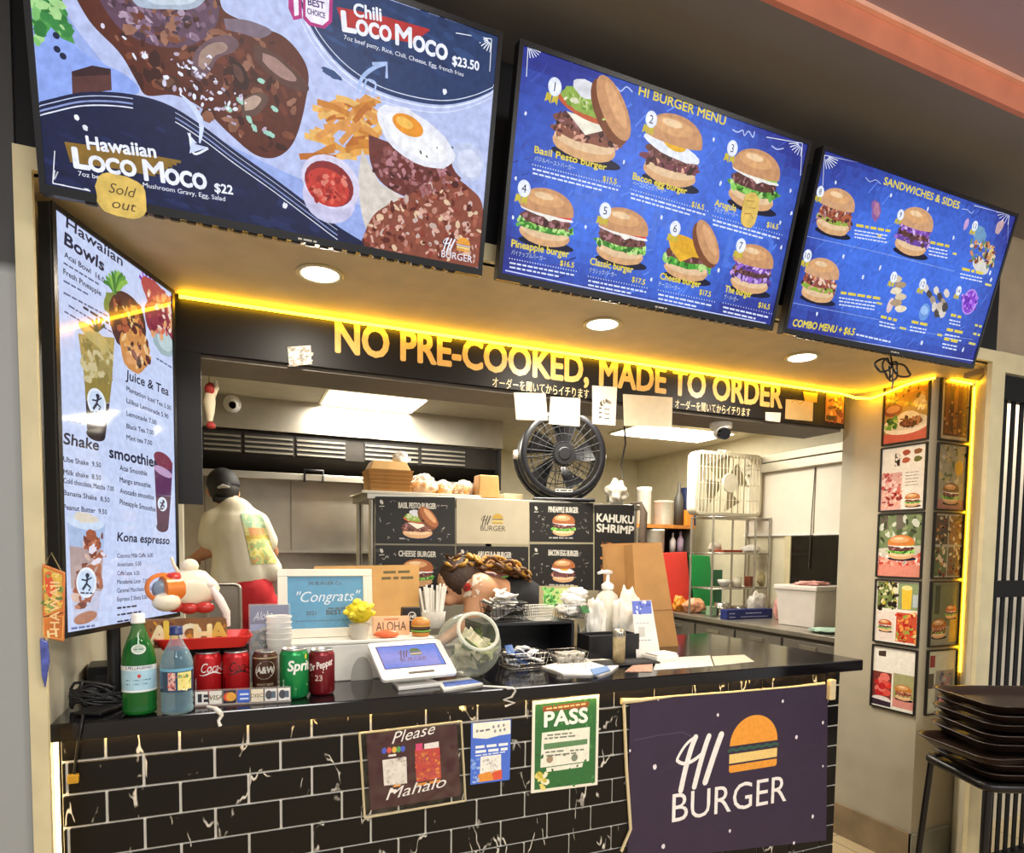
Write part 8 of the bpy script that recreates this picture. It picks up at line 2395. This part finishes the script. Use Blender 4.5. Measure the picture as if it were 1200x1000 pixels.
for sx in (-1, 1): MB().cyl((sx*(sw+.035*(1-q_)), -(sd+.03*(1-q_)), zr*q_), (sx*(sw+.035*(1-q_)), (sd+.03*(1-q_)), zr*q_), .008, n=8).build('stretcher', m_st, t)
def tray_mesh():
    tm_ = MB()
    W_, D_ = .46, .34
    Ls = []
    for k, z in ((.86, 0), (.97, .026), (1.0, .028), (1.0, .031), (.965, .031), (.855, .005)):
        Ls.append([(x, y, z) for x, y in rrect(W_*k, D_-W_*(1-k), .055*k, 6)])
    n = len(Ls[0]); vs = [v for l in Ls for v in l]
    tm_.add(vs, [(k*n+i, k*n+(i+1) % n, (k+1)*n+(i+1) % n, (k+1)*n+i) for k in range(len(Ls)-1) for i in range(n)], 0, True)
    tm_.add(vs, [tuple(range(n))[::-1], tuple(range(5*n, 6*n))])
    return tm_
z = zr+.018
rnd = random.Random(4)
t0 = tray_mesh().build('serving_tray', m_tray, None)
tag(t0, 'dark brown serving tray in the stack on the black stand', 'tray', 'stacked serving trays')
for i in range(8):
    o = t0 if i == 0 else t0.copy()
    if i: COL.objects.link(o)
    o.location = (sc_.x+rnd.uniform(-.012, .012)+(-.085 if i == 2 else 0), sc_.y+rnd.uniform(-.012, .012)+(.0 if i == 2 else 0), z)
    o.rotation_euler = (0, 0, SYAW+rnd.uniform(-.05, .05)+(.12 if i == 2 else 0))
    z += .0325
    if i == 2: o['label'] = 'serving tray jutting out left from the stack on the black stand'
    if i == 7: o['label'] = 'topmost dark serving tray of the stack on the black stand'

# ---------------------------------------------------------------- pieces that belong to a part
def under(parent_name, names):
    """hang a part's own pieces below it (all of them share the thing's origin)"""
    for th in [o for o in COL.objects if o.parent is None and o.children]:
        kids = {}
        for c in th.children: kids.setdefault(c.name.split('.')[0], []).append(c)
        if parent_name in kids:
            for n in names:
                for c in kids.get(n, []):
                    if len(th.children) > 2: c.parent = kids[parent_name][0]
for p_, ns in (('lid', ['pull_tab']), ('hub', ['blade']), ('hub_disc', ['blade']), ('bezel', ['maker_mark']), ('back_shell', ['speaker_grille', 'wall_bracket', 'mount_plate']),
               ('stand_pole', ['stand_foot']), ('front_lip', ['black_handle']), ('glass_globe', ['glass_rim']), ('pump_collar', ['pump_spout']), ('cap', ['cap_strap']),
               ('shirt', ['back_print']), ('dark_hair', ['hair_knot_strand']), ('flowers', ['bloom']), ('steel_top', ['holes']), ('drum', ['badge', 'front_grille', 'rear_grille']), ('sheet', ['print', 'handwriting', 'printed_specks', 'blue_print']),
               ('board', ['picture', 'letters', 'gold_lettering', 'caption_lettering']), ('ball', ['lens', 'black_lens']), ('tablet_body', ['tablet_screen', 'card_slot']), ('letter_plank', ['letters']), ('rail', ['bracket']),
               ('frame', ['lock_rail_bolt']), ('panel', ['print']), ('plastic_sleeve', ['sleeve_edge']), ('case', ['lid_seam', 'socket']), ('base', ['ball'])):
    under(p_, ns)
